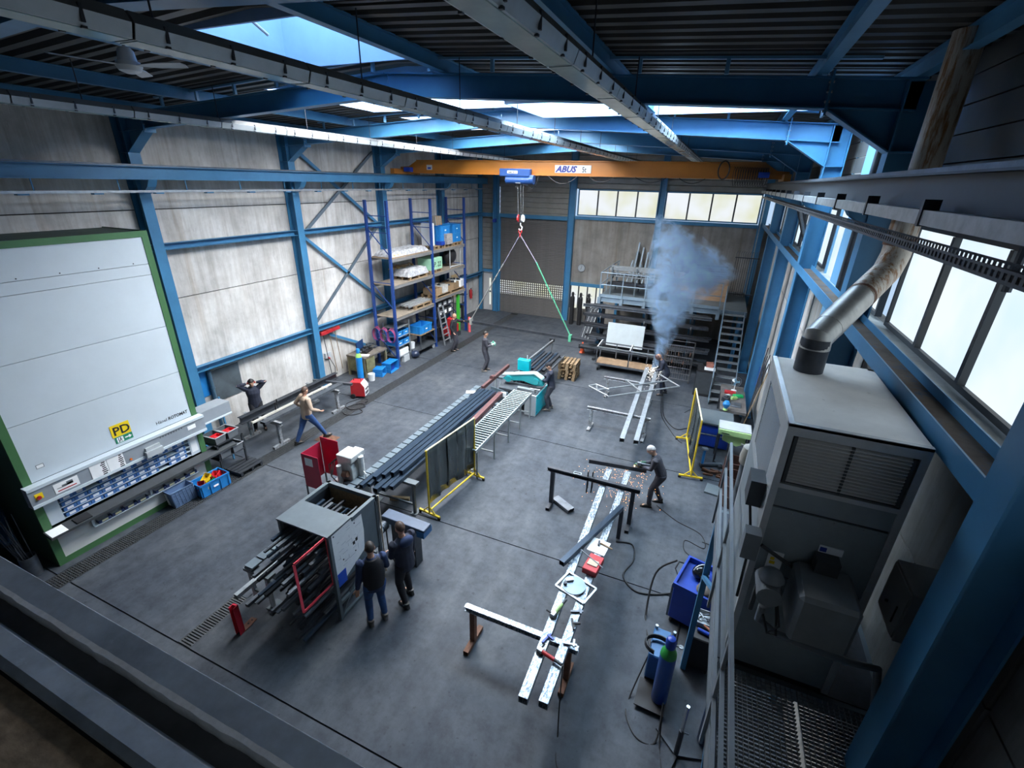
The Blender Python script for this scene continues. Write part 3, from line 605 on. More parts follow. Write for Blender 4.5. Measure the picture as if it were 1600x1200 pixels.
# shelf stand right of the carousel with grey bins
st=T('bin_stand','grey steel stand carrying open bins at the end of the carousel','stand',(-11.1,6.75,0),world=True)
for x in (-11.35,-10.8):
    for y in (6.5,7.2): MB().box(x-.02,y-.02,0,x+.02,y+.02,1.9 if x<-11 else .95).build('post',BLUE if x<-11 else DSTEEL,st)
MB().box(-11.4,6.45,.5,-10.78,7.22,.53).build('shelf',DSTEEL,st); MB().box(-11.4,6.45,.92,-10.78,7.22,.95).build('shelf',DSTEEL,st)
MB().box(-11.4,6.42,1.55,-10.98,7.2,1.86).build('hood',CONS,st); MB().box(-10.99,6.42,1.52,-10.96,7.2,1.56).build('hood_rim',CABW,st)
for lab,x,y,z,c in (('grey bin with red insert on the upper shelf of the bin stand, nearer one',-11.02,6.63,.95,RB),('grey bin with red tray on the upper shelf of the bin stand, further one',-11.02,6.98,.95,RB),('grey bin of scrap on the lower shelf of the bin stand, nearer one',-10.98,6.65,.53,DGREY),('grey bin of scrap on the lower shelf of the bin stand, further one',-10.98,7.0,.53,BLACK)):
    o=T('stacking_bin',lab,'bin',(x,y,z),.08,'bins on the bin stand'); MB().tub(-.22,-.155,0,.22,.155,.2,.012,.02).build('shell',mat('bin_grey',(.13,.14,.15),.5,0,.1),o); MB().box(-.235,-.17,.19,.235,-.15,.205).box(-.235,.15,.19,.235,.17,.205).box(-.235,-.15,.19,-.215,.15,.205).box(.215,-.15,.19,.235,.15,.205).build('rim',LGREY,o)
    if c is RB: MB().tub(-.02,-.12,.1,.19,.1,.19,.01).box(.02,-.05,.105,.15,.03,.15).build('insert',c,o)
    else:
        q=MB()
        for k in range(12): q.cb(random.uniform(-.15,.15),random.uniform(-.1,.1),.1+random.uniform(0,.08),.1,.03,.02,random.uniform(0,3),random.uniform(-.5,.5))
        q.build('scrap_pieces',STEEL,o)
p=T('wooden_pallet','small dark slatted pallet on the floor under the bin stand','pallet',(-10.72,7.0,0),.0)
for k in range(5): MB().box(-.3+k*.13,-.35,.1,-.2+k*.13,.35,.125).build('slat',DSTEEL,p)
for y in (-.32,0,.27): MB().box(-.3,y,0,.32,y+.06,.1).build('runner',DSTEEL,p)
# bin of rods left of the carousel
o=T('rod_bin','round steel bin full of long thin rods left of the carousel','bin',(-11.15,2.72,0))
MB().lathe([(.13,0),(.13,.45),(.12,.45),(.12,.02)],n=18).build('tub',STEEL,o,True)
for k in range(22):
    a=random.uniform(0,6.28); r=random.uniform(0,.1); l=random.uniform(.5,1.5); tx,ty=random.uniform(-.28,.1),random.uniform(-.3,.1)
    MB().tube((r*math.cos(a),r*math.sin(a),.03),(r*math.cos(a)+tx*l*.6,r*math.sin(a)+ty*l*.6,.03+l),random.choice((.004,.006,.012)),6).build('rod',DSTEEL if k%4 else STEEL,o)
d=T('blue_locker','dark blue steel locker in the corner left of the carousel','locker',(-12.2,1.9,0)); MB().box(-.6,-.5,0,.6,.5,2.0).build('body',CBLUE,d); MB().box(.6,-.46,.06,.615,-.01,1.95).build('door',CBLUE,d); MB().box(.6,.01,.06,.615,.46,1.95).build('door',CBLUE,d)
# ---------------- wall items near the first column
def wallbox(lab,y,z,sy,sz,m,x=WL,d=.12,name='wall_panel',cat='panel'):
    return onew(MB().box(x,y-sy/2,z-sz/2,x+d,y+sy/2,z+sz/2),name,m,lab,cat,(x,y,z))
wallbox('dark steel sheet board hung on the concrete wall behind the long beam',8.55,1.5,1.0,.95,mat('board_steel',(.11,.135,.15),.4,.4,.3,2),d=.03,name='steel_board',cat='board')
wallbox('upright blue board on the concrete wall beside the carousel',7.85,1.75,.35,.9,PBLUE,d=.03,name='blue_board',cat='board')
onew(MB().tube((WL+.12,8.05,.02),(WL+.12,8.05,2.2),.055,12).tube((WL+.12,8.05,1.5),(WL+.12,8.05,1.55),.07,12),'downpipe',mat('pipe_blue_grey',(.06,.12,.17),.45,.2,.15),'blue-grey downpipe on the concrete wall by the dark board','pipe',(WL+.12,8.05,0),smooth=True)
# ---------------- trestles
def trestle(lab,xa,xb,y,h,m=STEEL,grp='trestles',w=.09,fl=.56,tm=None,rz=0):
    c=(xa+xb)/2; L=xb-xa; o=T('trestle',lab,'trestle',(c,y,0),rz,grp)
    MB().ibeam((-L/2,0,h-.05),(L/2,0,h-.05),w,.1,.008,.01).build('top_beam',tm or m,o)
    for s in (-1,1):
        x=s*(L/2-.14); MB().box_tube((x,0,.08),(x,0,h-.1),w,w,.006,(1,0,0)).build('leg',m,o); MB().box_tube((x,-fl/2,.04),(x,fl/2,.04),w,.08,.008).build('foot',m,o)
    return o
def lbeam(name,lab,p0,p1,w,h,m,cat='beam',kind='tube',grp=None,up=(0,0,1)):
    a,b=Vector(p0),Vector(p1); mb=MB()
    {'tube':mb.box_tube,'i':mb.ibeam,'bar':mb.bar,'u':mb.chan}[kind](a,b,w,h,up=up) if kind!='u' else mb.chan(a,b,w,h,.008,up)
    c=(a+b)/2; return onew(mb,name,m,lab,cat,tuple(c),grp)
WORN=mat('worn_paint_steel',(.32,.34,.36),.5,.2,.25,8,.05,wear=(.12,.1,.09),wamt=.45,wscale=14)
trestle('worn grey trestle under the near end of the long beam by the concrete wall',-12.1,-10.62,8.3,.78,WORN); trestle('worn grey trestle under the far end of the long beam by the concrete wall',-12.15,-10.72,10.75,.78,WORN)
lbeam('steel_beam','long dark steel I-beam on two trestles along the concrete wall',(-11.55,7.75,.88),(-11.55,11.55,.88),.16,.2,DSTEEL,kind='i')
lbeam('steel_beam','flat grey steel channel beside the I-beam on the wall trestles',(-10.98,8.0,.82),(-10.98,11.2,.82),.2,.07,STEEL,kind='tube')
lbeam('timber_batten','pale timber batten lying between the beams on the wall trestles',(-11.28,7.9,.81),(-11.28,11.0,.81),.06,.05,mat('pale_batten',(.55,.52,.46),.7,0,.15),kind='bar',cat='batten')
lbeam('steel_beam','dark steel angle bar laid across the far trestle by the red welder',(-12.0,10.95,.83),(-10.6,11.25,.83),.1,.08,STEEL,kind='tube')
o=T('bar_clamp','small black clamp on the long beam beside the concrete wall','clamp',(-11.3,8.75,.85)); MB().bar((0,0,-.05),(0,0,.22),.03,.015).bar((0,0,.2),(.12,0,.2),.03,.02).build('frame',BLACK,o); MB().tube((.1,0,.05),(.1,0,.3),.012,8).build('screw',DSTEEL,o); MB().tube((.1,0,.28),(.1,0,.36),.02,8).build('handle',BLACK,o)
# ---------------- around the second column: broom rack, cylinder, workbench, crates, welder
o=T('broom_rack','red brooms hanging upside down on the concrete wall by the second column','broom',(XL-.1,12.6,2.1),world=True)
for k,(y,c) in enumerate(((12.45,RED),(12.75,RED),(13.05,RED))): MB().box(WL+.03,y-.2,1.95+.015*k,WL+.3,y+.14,2.06+.015*k).build('broom_head',c,o); MB().tube((WL+.16,y,1.96),(WL+.2,y+.12,.35),.014,8).build('handle',WOOD if k else DSTEEL,o)
MB().box(WL+.02,12.3,2.07,WL+.06,13.3,2.14).build('rail',WHITE,o)
def cylinder(lab,loc,m,r=.11,h=1.3,shoulder=GREEN,guard=CBLUE,grp=None):
    o=T('gas_cylinder',lab,'gas cylinder',loc,0,grp)
    MB().lathe([(r*.8,0),(r,.03),(r,h)],n=20).build('bottle',m,o,True)
    MB().lathe([(r*1.003,h),(r*.95,h+.06),(r*.6,h+.14),(r*.35,h+.18)],n=20).build('shoulder',shoulder,o,True)
    MB().lathe([(r*.45,h+.15),(r*.62,h+.17),(r*.66,h+.27),(r*.5,h+.33),(r*.2,h+.35)],n=14).build('valve_guard',guard,o,True)
    MB().tube((0,0,h+.2),(r*1.2,0,h+.24),.014,8).lathe([(.03,0),(.032,.02),(.0,.025)],(r*1.2,0,h+.22),10).build('regulator',GALV,o)
    return o
LBL=mat('cylinder_blue',(.01,.2,.55),.4,0,.1,4)
cylinder('light blue gas cylinder with green shoulder beside the second column',(-11.95,13.2,0),LBL,.12,.95,mat('cyl_green',(.3,.6,.15),.45,0,.05),LBL)
o=T('workbench','old wooden workbench with drawers against the concrete wall','workbench',(-12.3,14.1,0))
MB().box(-.45,-.7,.78,.45,.7,.85).build('top',mat('bench_top',(.14,.12,.1),.7,0,.4,6),o,bev=.005)
for s in (-1,1):
    for x in (-.4,.4): MB().box(x-.04,s*.64-.04,0,x+.04,s*.64+.04,.78).build('leg',mat('bench_leg',(.17,.15,.09),.6,0,.3,5),o)
MB().box(-.4,-.66,.2,.44,-.1,.76).build('drawer_block',mat('bench_olive',(.16,.15,.07),.6,0,.4,6),o)
for k in range(2): MB().box(.44,-.62,.25+k*.26,.452,-.14,.47+k*.26).build('drawer',_M['bench_olive'],o)
MB().box(-.4,.3,.2,-.36,.66,.76).build('back_panel',WOOD,o)
o=T('tool_case','open dark blue tool case on the workbench','case',(-12.35,14.05,.85),.25)
MB().tub(-.2,-.28,0,.2,.28,.08,.01).build('tray',BLACK,o); MB().box(-.22,-.28,.08,-.19,.28,.42).build('lid',mat('case_navy',(.01,.04,.12),.5,0,.1),o)
for k in range(8): MB().cb(-.1+.05*(k%4),-.2+.12*(k//2),.07,.04,.09,.03,k).build('tool',DSTEEL if k%2 else STEEL,o)
q=MB()
for k in range(9): q.cb(random.uniform(-.2,.2),random.uniform(-.15,.15),.03+.04*(k//3),random.uniform(.08,.2),.08,.06,random.uniform(0,3))
onew(q.xf(Matrix.Translation((-12.45,14.6,.85))),'machine_parts',STEEL,'heap of grey machine parts at the far end of the workbench','parts',(-12.45,14.6,.85))
one(MB().box(-.18,-.1,0,.18,.1,.015).box(-.1,-.04,.015,.02,.05,.03),'paper_pad',PAPER,'white papers at the near end of the workbench','paper',(-12.05,13.65,.851),.4)
def bucket(lab,loc,m=WHITE,r=.14,h=.28):
    o=T('bucket',lab,'bucket',loc); MB().lathe([(r*.8,0),(r,h),(r*.95,h),(r*.76,.02)],n=18).build('pail',m,o,True)
    MB().path([(r*math.cos(a),0,h-.02-r*.9*math.sin(a)*.5) for a in [PI*i/8 for i in range(9)]],.004,5).build('handle',GALV,o); return o
bucket('white plastic bucket on the floor beside the workbench',(-11.55,13.35,0))
c=crate('plastic_crate','blue crate tipped on its side beside the shelf rack, open towards the floor',(-11.55,14.45,.22),.1,.4,.6,.42,PBLUE); c.rotation_euler=(0,PI/2,.1); c.location=(-11.75,14.5,.21)
c=crate('plastic_crate','blue crate tipped on its side next to the workbench leg',(-11.6,14.02,.2),.05,.3,.4,.4,PBLUE); c.rotation_euler=(0,PI/2*1.0,.3); c.location=(-11.8,13.85,.16)
for k in range(2): one(MB().box(-.02,-.15,0,.02,.15,.3),'blue_folder',CBLUE if k else SBLUE,'%s blue case standing inside the tipped blue crate'%('dark' if k else 'slate'),'case',(-11.5+.02*k,14.42+.16*k,.03),.2)
o=T('welding_machine','red welding machine with white front near the far beam trestle','welder',(-10.95,12.0,0),.35)
MB().ext([(-.28,-.2,.08),(.22,-.2,.08),(.22,-.2,.45),(.1,-.2,.62),(-.28,-.2,.62)],(0,.4,0)).build('housing',RED,o,bev=.01)
MB().ext([(.225,-.19,.1),(.235,-.19,.1),(.235,-.19,.44),(.115,-.19,.61),(.1,-.19,.61),(.225,-.19,.43)],(0,.38,0)).build('front',WHITE,o)
for k in range(3): MB().lathe([(.03,0),(.03,.02),(.0,.022)],(.235,-.1+.1*k,.35),10,'x').build('knob',INK,o)
MB().box(.235,-.14,.15,.24,.14,.24).build('socket_plate',DGREY,o); MB().path([(-.2,0,.62),(-.2,0,.7),(.05,0,.7),(.05,0,.6)],.014,6).build('handle',BLACK,o)
for s in (-1,1): MB().lathe([(.09,-.03),(.09,.03),(.03,.03)],(-.2,s*.23,.09),12,'y').build('wheel',BLACK,o)
onew(MB().path([(-10.75+.3*math.cos(a)*(1+.2*math.sin(2*a))+.1*a*.3,11.6+.35*math.sin(a)-.06*a,.02+.004*(i%3)) for i,a in enumerate([k*.45 for k in range(32)])],.013,6),'welding_cable',BLACK,'black welding cable coiled on the floor below the red welder','cable',(-10.7,11.5,0))
o=T('socket_panel','small socket box with plug on the concrete wall by the second column','socket',(WL,12.62,1.05),world=True); MB().box(WL,12.5,.95,WL+.1,12.78,1.15).build('box',LGREY,o); MB().tube((WL+.1,12.6,.98),(WL+.18,12.6,.95),.035,10).build('plug',RED,o); MB().path([(WL+.18,12.6,.95),(WL+.3,12.68,.6),(WL+.2,12.72,.03)],.012,6).build('cable',BLACK,o)
one(MB().box(-.3,-.22,0,.3,.22,.006),'floor_plate',RUST,'reddish steel plate on the floor below the walking man','plate',(-9.85,9.15,.0),.05)
# ================================================================== PALLET RACK ON THE LEFT
RX,RBX=-11.52,-12.5; PY=[15.05,18.0,20.95]; RBLUE=mat('rack_blue',(.012,.05,.22),.42,0,.12,4); BOARD=mat('shelf_board',(.24,.2,.155),.75,0,.3,5)
rk=T('pallet_rack','tall blue pallet rack with loaded shelves against the concrete wall','rack',(-12,18,0),world=True)
for y in PY:
    for x in (RX,RBX):
        MB().box(x-.05,y-.045,0,x+.05,y+.045,6.5).build('upright',RBLUE,rk); MB().box(x-.08,y-.08,0,x+.08,y+.08,.012).build('foot_plate',RBLUE,rk)
    for k in range(6):
        z=.3+k*1.05; MB().bar((RX,y,z),(RBX,y,z+(1.0 if k%2==0 else 0)),.03,.03).build('lattice_bar',RBLUE,rk)
    for z in (5.35,5.95): MB().bar((RX,y,z),(RBX,y,z),.03,.03).build('lattice_bar',RBLUE,rk)
hole=MB()
for y in PY:
    for k in range(60): hole.box(RX+.05,y-.012,.3+k*.1,RX+.052,y+.012,.33+k*.1)
tag(hole.build('punched_holes',DSTEEL,rk),kind='stuff')
LV=[(2.05,3.35,4.38),(2.2,3.37,4.38)]
for b in range(2):
    for z in LV[b]:
        for x in (RX,RBX): MB().box(x-.025,PY[b]+.045,z-.12,x+.025,PY[b+1]-.045,z).build('shelf_beam',mat('beam_grey',(.2,.2,.2),.5,.2,.15) ,rk)
        MB().box(RBX-.03,PY[b]+.05,z,RX+.04,PY[b+1]-.05,z+.025).build('shelf_board',BOARD,rk)
def pallet(lab,x,y,z,sx=.8,sy=1.1,rz=0,grp='pallets on the rack'):
    o=T('wooden_pallet',lab,'pallet',(x,y,z),rz,grp)
    for k in range(5): MB().box(-sx/2+k*(sx-.1)/4,-sy/2,.115,-sx/2+k*(sx-.1)/4+.1,sy/2,.14).build('board',WOOD,o)
    for k in range(3):
        for j in range(3): MB().box(-sx/2+k*(sx-.12)/2,-sy/2+j*(sy-.12)/2,.02,-sx/2+k*(sx-.12)/2+.12,-sy/2+j*(sy-.12)/2+.12,.115).build('block',WOOD,o)
    for k in range(3): MB().box(-sx/2+k*(sx-.1)/2,-sy/2,0,-sx/2+k*(sx-.1)/2+.1,sy/2,.02).build('bottom_board',WOOD,o)
    return o
FOIL=mat('clear_foil',(.42,.43,.45),.25,0,.4,9,.6,14,spec=.8); CARD=mat('cardboard',(.3,.2,.11),.8,0,.15,5); MINT=mat('mint_box',(.3,.55,.38),.6,0,.1,4)
def wrapped(lab,x,y,z,sx,sy,h,seed,m=FOIL):
    random.seed(seed); n,k=22,12; vs=[];fs=[]
    for i in range(n+1):
        for j in range(k+1):
            u=i/n*2-1; v=j/k*2-1; e=max(abs(u),abs(v)); hh=h*(1-max(0,(e-.82)/.18)**1.5)+random.uniform(-.02,.02)*(e<.98)
            vs.append((v*sx/2*(1+random.uniform(-.02,.03)),u*sy/2*(1+random.uniform(-.02,.02)),max(.0,hh)))
    for i in range(n):
        for j in range(k): a=i*(k+1)+j; fs.append((a,a+1,a+k+2,a+k+1))
    b=MB().add(vs,fs); return one(b,'wrapped_bundle',m,lab,'bundle',(x,y,z))
def xbox(name,lab,cat,x,y,z,sx,sy,sz,m,rz=0,grp=None,bev=.006): return one(MB().box(-sx/2,-sy/2,0,sx/2,sy/2,sz),name,m,lab,cat,(x,y,z),rz,grp,bev=bev)
z=LV[0][2]+.025
xbox('chipboard_sheet','edge of a chipboard sheet under the wrapped panels on the top rack shelf','board',-12,16.5,z,.95,2.7,.03,WOOD); wrapped('grey foil-wrapped panel stack on the top rack shelf',-12,16.5,z+.03,.9,2.6,.2,3)
for k in range(2): xbox('timber_block','pale timber block under the foil on the top rack shelf, %s'%('nearer' if k else 'further'),'timber',-11.6,15.4+.25*k,z+.03,.08,.1,.09,mat('fresh_timber',(.55,.38,.18),.7,0,.2),grp='timber blocks')
z=LV[0][1]+.025
pallet('pallet under the foil bundle on the middle rack shelf',-11.95,16.95,z,.8,1.3); wrapped('crumpled clear foil bundle on the middle rack shelf',-11.93,16.95,z+.14,.8,1.5,.28,5)
for k in range(9): xbox('timber_offcut','timber offcut lying behind the foil bundle on the middle rack shelf','timber',-12.3+.03*(k%3),16.1+.17*k,z+.42+.05*(k%2),.09,.32,.06,WOOD if k%2 else _M['fresh_timber'],.5*k,'timber offcuts')
pallet('low pallet under the mint green box',-11.95,18.35,LV[1][1]+.025,.8,1.0)
o=xbox('cardboard_box','mint green box with black markings on the middle rack shelf','box',-11.9,18.4,LV[1][1]+.165,.7,.95,.5,MINT); t=text('P. 22',.3,INK,o,'marking',(.352,-.25,.12),(0,1,0),(0,0,1),bold=.004,shear=.2)
o=T('bag_rack','black bag held in a pale tubular frame on the middle rack shelf','bag',(-11.9,20.15,LV[1][1]+.025))
for a,b in (((.3,-.5,0),(.3,-.5,.95)),((.3,.5,0),(.3,.5,.95)),((.3,-.5,.95),(.3,.5,.95)),((.3,-.5,.05),(.3,.5,.05)),((-.3,-.5,.95),(.3,-.5,.95)),((-.3,.5,.95),(.3,.5,.95)),((-.3,-.5,0),(-.3,-.5,.95)),((-.3,.5,0),(-.3,.5,.95))): MB().tube(a,b,.022,8).build('tube',LGREY,o)
MB().sph((0,0,.5),(.26,.46,.38),16,10).build('bag',BLACK,o,True)
z=LV[0][0]+.025
pallet('pallet carrying aluminium profiles on the lower rack shelf',-11.95,17.2,z,.8,1.3)
for k in range(7): lbeam('aluminium_profile','bright aluminium profile in the stack on the lower rack shelf',(-12.2+.09*k,16.2+.03*(k%3),z+.17+.05*(k%2)),(-12.2+.09*k,17.85,z+.17+.05*(k%2)),.07,.05,mat('aluminium',(.6,.62,.64),.35,.7,.1),'profile','tube','aluminium profiles')
z=LV[1][2]+.025
for k in range(3): pallet('pallet on the top shelf of the far rack bay, %s'%['nearest','middle','furthest'][k],-11.93,18.55+.85*k,z,.85,.78)
xbox('white_carton','tall white carton on the top shelf of the far rack bay','box',-11.95,18.4,z+.14,.5,.28,.95,WHITE); 
for k in range(6): one(MB().box(-.14,-.035,0,.14,.035,.38),'document_binder',CARD if k%2 else mat('binder_grey',(.25,.23,.2),.6,0,.1),'brown binder leaning in a row on top of the rack crates','binder',(-11.85,18.75+.09*k,z+.98),.0,'binders on the rack').rotation_euler=(.12,0,0)
for k in range(4): c=crate('plastic_crate',['lower blue crate behind the cardboard carton on the top rack shelf','upper blue crate under the binders on the top rack shelf','lower blue crate of the far stack on the top rack shelf','upper blue crate of the far stack on the top rack shelf'][k],(-11.9,19.3+.0 if k<2 else 20.35,z+.14+(.4 if k%2 else 0)),0,.62,.85 if k<2 else .75,.4,PBLUE)
xbox('printed_carton','printed grey carton in front of the blue crates on the top rack shelf','box',-11.52,19.4,z+.14,.2,.5,.45,mat('printed_card',(.3,.28,.27),.7,0,.5,25)); xbox('small_crate','small cobalt blue bin on the near pallet of the top rack shelf','bin',-11.6,18.85,z+.14,.3,.3,.16,CBLUE)
z=LV[1][0]+.025
pallet('long pallet under the boxes on the lower shelf of the far rack bay',-11.93,19.5,z,.85,2.6)
for k,(y,m,h,lab) in enumerate(((18.5,CARD,.3,'brown open carton'),(19.05,mat('carton_white',(.5,.5,.48),.7,0,.3,9),.34,'white carton with labels'),(19.6,CARD,.26,'brown carton with red print'),(20.12,WOOD,.3,'small wooden box'),(20.64,WHITE,.34,'white canister box'))):
    o=T('carton',lab+' on the lower shelf of the far rack bay','box',(-11.9,y,z+.14),.05*k); MB().tub(-.36,-.25,0,.36,.25,h,.015).build('shell',m,o)
    for j in range(6): MB().cb(random.uniform(-.25,.25),random.uniform(-.16,.16),h-.03+random.uniform(-.03,.06),.14,.1,.08,random.uniform(0,3)).build('content',random.choice((BLACK,STEEL,WHITE,DSTEEL,CARD)),o)
# ---- below the rack
for k,y in enumerate((14.9,15.35,15.6)):
    o=T('air_hose','coil of red air hose hanging on the near end of the rack, %s'%['at the back','in the middle','at the front'][k],'hose',(-12.35+.35*k,14.88,1.35),group='hose coils')
    for j in range(5): MB().path([(.2*math.cos(a)*(1-.04*j),.03*j-.06,.26*math.sin(a)*(1+.05*j)) for a in [2*PI*i/20 for i in range(20)]],.012,6,True).build('loop',mat('hose_red',(.35,.04,.05),.5,0,.1) if j%3 else mat('hose_blue',(.03,.06,.3),.5,0,.1),o)
    MB().tube((0,.1,.26),(0,-.14,.26),.012,6).build('hook',DSTEEL,o)
sh=T('tool_shelf','small open shelf with blue bins under the near rack bay','shelf',(-12.0,15.6,0),world=True)
for x in (-12.3,-11.62):
    for y in (15.25,16.1): MB().box(x-.02,y-.02,0,x+.02,y+.02,1.75).build('post',GALV,sh)
for z in (.3,.75,1.15,1.55): MB().box(-12.32,15.23,z,-11.6,16.12,z+.02).build('shelf_plate',GALV,sh)
for k,(z,y) in enumerate(((.77,15.45),(.77,15.9),(1.17,15.45),(1.17,15.9))): crate('plastic_crate','small blue bin on the %s board of the tool shelf, %s'%('lower' if z<1 else 'upper','nearer' if y<15.6 else 'further'),(-11.95,y,z),0,.6,.4,.22,PBLUE,'bin','bins on the tool shelf',False)
xbox('white_box','white lidded box on the bottom board of the tool shelf','box',-11.9,15.7,.32,.5,.6,.25,WHITE); xbox('grey_box','light grey box on the floor at the foot of the rack','box',-11.75,15.75,0,.35,.4,.28,LGREY)
one(MB().sph((0,0,.17),(.2,.2,.17),14,9),'waste_bag',mat('dark_bag',(.02,.03,.06),.3,0,.3,8),'tied dark blue bag on the floor beside the rack cart','bag',(-11.5,16.25,0),smooth=True)
bucket('white bucket with black print under the shelf rack',(-11.85,16.55,.3))
ct=T('hand_cart','low steel cart with a blue crate on top under the rack','cart',(-11.75,17.1,0),world=True)
MB().box(-12.1,16.35,.25,-11.4,17.85,.29).build('deck',STEEL,ct); MB().box(-12.1,16.6,.9,-11.4,17.8,.93).build('top_deck',WOOD,ct)
for x in (-12.07,-11.43):
    for y in (16.62,17.78): MB().box(x-.018,y-.018,.29,x+.018,y+.018,.9).build('post',STEEL,ct)
for x in (-12.0,-11.5):
    for y in (16.45,17.75): MB().lathe([(.03,-.02),(.1,-.02),(.1,.02),(.03,.02)],(x,y,.1),12,'x').build('wheel',LGREY,ct); MB().box(x-.03,y-.03,.18,x+.03,y+.03,.25).build('castor_fork',GALV,ct)
crate('plastic_crate','large blue crate with tools on the hand cart under the rack',(-11.75,17.15,.93),0,.6,.95,.36,PBLUE)
ld=T('step_ladder','aluminium step ladder folded against the middle rack upright','ladder',(-11.35,18.3,0),world=True)
for y0,y1 in ((18.2,18.15),(18.75,18.55)): MB().bar((-11.15,y0,.02),(-11.42,y1,1.85),.03,.07).build('stile',GALV,ld)
for k in range(6): f=(k+1)/7; MB().bar((-11.15-.27*f,18.2-.05*f,1.83*f),(-11.15-.27*f,18.75-.2*f,1.83*f),.08,.02).build('tread',GALV,ld)
sh=T('box_shelf','steel shelving with grey lidded boxes under the far rack bay','shelf',(-12.1,19.4,0),world=True)
for x in (-12.45,-11.75):
    for y in (18.65,20.1): MB().box(x-.02,y-.02,0,x+.02,y+.02,2.05).build('post',DSTEEL,sh)
for z in (.2,.75,1.2,1.62): MB().box(-12.47,18.63,z,-11.73,20.12,z+.02).build('shelf_plate',DSTEEL,sh)
for k in range(6): o=xbox('lidded_box','grey box with white label on the shelving under the far rack bay','box',-12.0,18.85+.46*(k%3),(1.22,1.64)[k//3],.5,.4,.28,DGREY,grp='boxes on the shelving'); MB().box(.25,-.12,.06,.256,.12,.22).build('label_card',PAPER,o)
for k in range(3): o=T('jerry_can','red plastic jerry can %s the bald man under the far rack bay'%['left of','behind','right of'][k],'can',(-11.55,19.1+.38*k,.22 if k!=1 else .6),0,'red cans'); MB().box(-.14,-.16,0,.14,.16,.42).build('body',RED,o,bev=.03); MB().tube((.05,0,.42),(.05,0,.47),.03,10).build('cap',BLACK,o); MB().path([(-.1,0,.42),(-.1,0,.48),(0,0,.48),(0,0,.42)],.012,6).build('handle',RED,o)
xbox('can_stand','dark low bench under the red cans','bench',-11.6,19.5,0,.45,1.3,.215,DSTEEL)
onew(MB().box(-11.72,20.35,0,-11.6,20.5,2.0),'green_post',mat('bright_green',(.05,.42,.04),.45,0,.05),'bright green upright post under the far end of the rack','post',(-11.66,20.42,0))
one(MB().lathe([(.07,0),(.07,.75),(.05,.8)],n=14),'bollard',mat('salmon_red',(.65,.09,.1),.5,0,.05),'salmon red post on the floor at the far rack foot','bollard',(-11.2,20.75,0),smooth=True)
# ---- far left corner
o=T('fire_extinguisher','red fire extinguisher on the concrete wall beside the grey door','fire extinguisher',(WL+.1,24.1,.9)); MB().lathe([(.07,0),(.08,.03),(.08,.45),(.04,.53)],n=14).build('bottle',RED,o,True); MB().box(-.02,-.02,.53,.02,.02,.6).bar((0,0,.58),(.1,0,.62),.02).build('valve',BLACK,o); MB().path([(0,.03,.56),(.1,.08,.4),(.09,.05,.15)],.012,6).build('hose',BLACK,o); MB().box(-.1,-.06,.1,-.08,.06,.5).build('bracket',DSTEEL,o)
one(MB().box(-.015,-.35,0,.015,.35,1.2),'plywood_sheet',mat('plywood',(.55,.4,.22),.7,0,.15),'pale plywood sheet hung on the wall near the fire extinguisher','board',(WL+.03,22.4,1.35)); 
o=T('wall_cabinet','small dark control cabinet on the wall near the grey door','cabinet',(WL,23.3,1.9)); MB().box(0,-.3,0,.15,.3,.5).build('body',mat('navy_box',(.02,.05,.1),.5,0,.1),o); MB().box(.15,-.12,.15,.156,.12,.36).build('display',LGREY,o)
o=T('pedestal_grinder','dark pedestal grinder by the wall in the far left corner','grinder',(-12.4,22.2,0)); MB().box(-.15,-.15,0,.15,.15,.03).box(-.05,-.08,.03,.05,.08,.9).build('pedestal',DSTEEL,o); MB().tube((0,-.15,.98),(0,.15,.98),.1,12).build('motor',DGREY,o); 
for s in (-1,1): MB().tube((0,s*.2,.98),(0,s*.25,.98),.13,16).build('wheel',BLACK,o)
MB().bar((0,0,1.05),(.05,0,1.6),.03).box(-.1,-.2,1.55,.25,.2,1.57).build('tray',DSTEEL,o)
# ================================================================== CENTRE: PROFILE RACK, NOTCHER, TUBE STORE, CONVEYOR, SAW
STB=mat('blue_black_tube',(.045,.07,.105),.28,.55,.25,3,stretch=(6,.4,6)); BRN=mat('primer_red_tube',(.13,.06,.06),.5,.2,.2,5)
SLATE=mat('slate_paint',(.105,.13,.145),.5,.1,.12,4)
pr=T('profile_rack','grey steel profile rack with pinned drawings on its side','rack',(-5.55,4.95,0),world=True)
x0,x1,y0,y1,h=-6.1,-5.03,4.38,5.55,1.88
for x in (x0,x1):
    for y in (y0,y1): MB().box(x-.03,y-.03,0,x+.03,y+.03,h).build('post',SLATE,pr)
MB().box(x0-.03,y0-.05,h-.02,x1+.03,4.9,h+.01).build('top_plate',SLATE,pr)
MB().box(x0-.04,y1-.04,h-.08,x1+.04,y1+.04,h).box(x0-.04,4.9,h-.08,x0+.03,y1,h).box(x1-.03,4.9,h-.08,x1+.04,y1,h).build('top_rim',SLATE,pr)
MB().box(x1-.01,4.4,.75,x1+.015,y1,h-.06).build('side_plate',SLATE,pr); MB().box(x0-.015,4.4,.3,x0+.01,y1,h-.06).build('side_plate',DSTEEL,pr)
MB().box(x0+.03,y1-.03,.9,x1-.03,y1-.01,h-.08).build('back_board',OSB,pr)
for z in (.18,.62,1.05,1.45): MB().bar((x0,y0,z),(x1,y0,z),.04,.04).build('rung',SLATE,pr); MB().bar((x0,y1-.1,z),(x1,y1-.1,z),.04,.04).build('rung',SLATE,pr)
for y,z in ((y0,.02),): MB().bar((x1,y0,.04),(x1,y1,.04),.05,.05).bar((x1,y0,.35),(x1,y1,.35),.05,.05).bar((x1,y0,.05),(x1,5.0,.72),.04,.04).build('side_bracing',SLATE,pr)
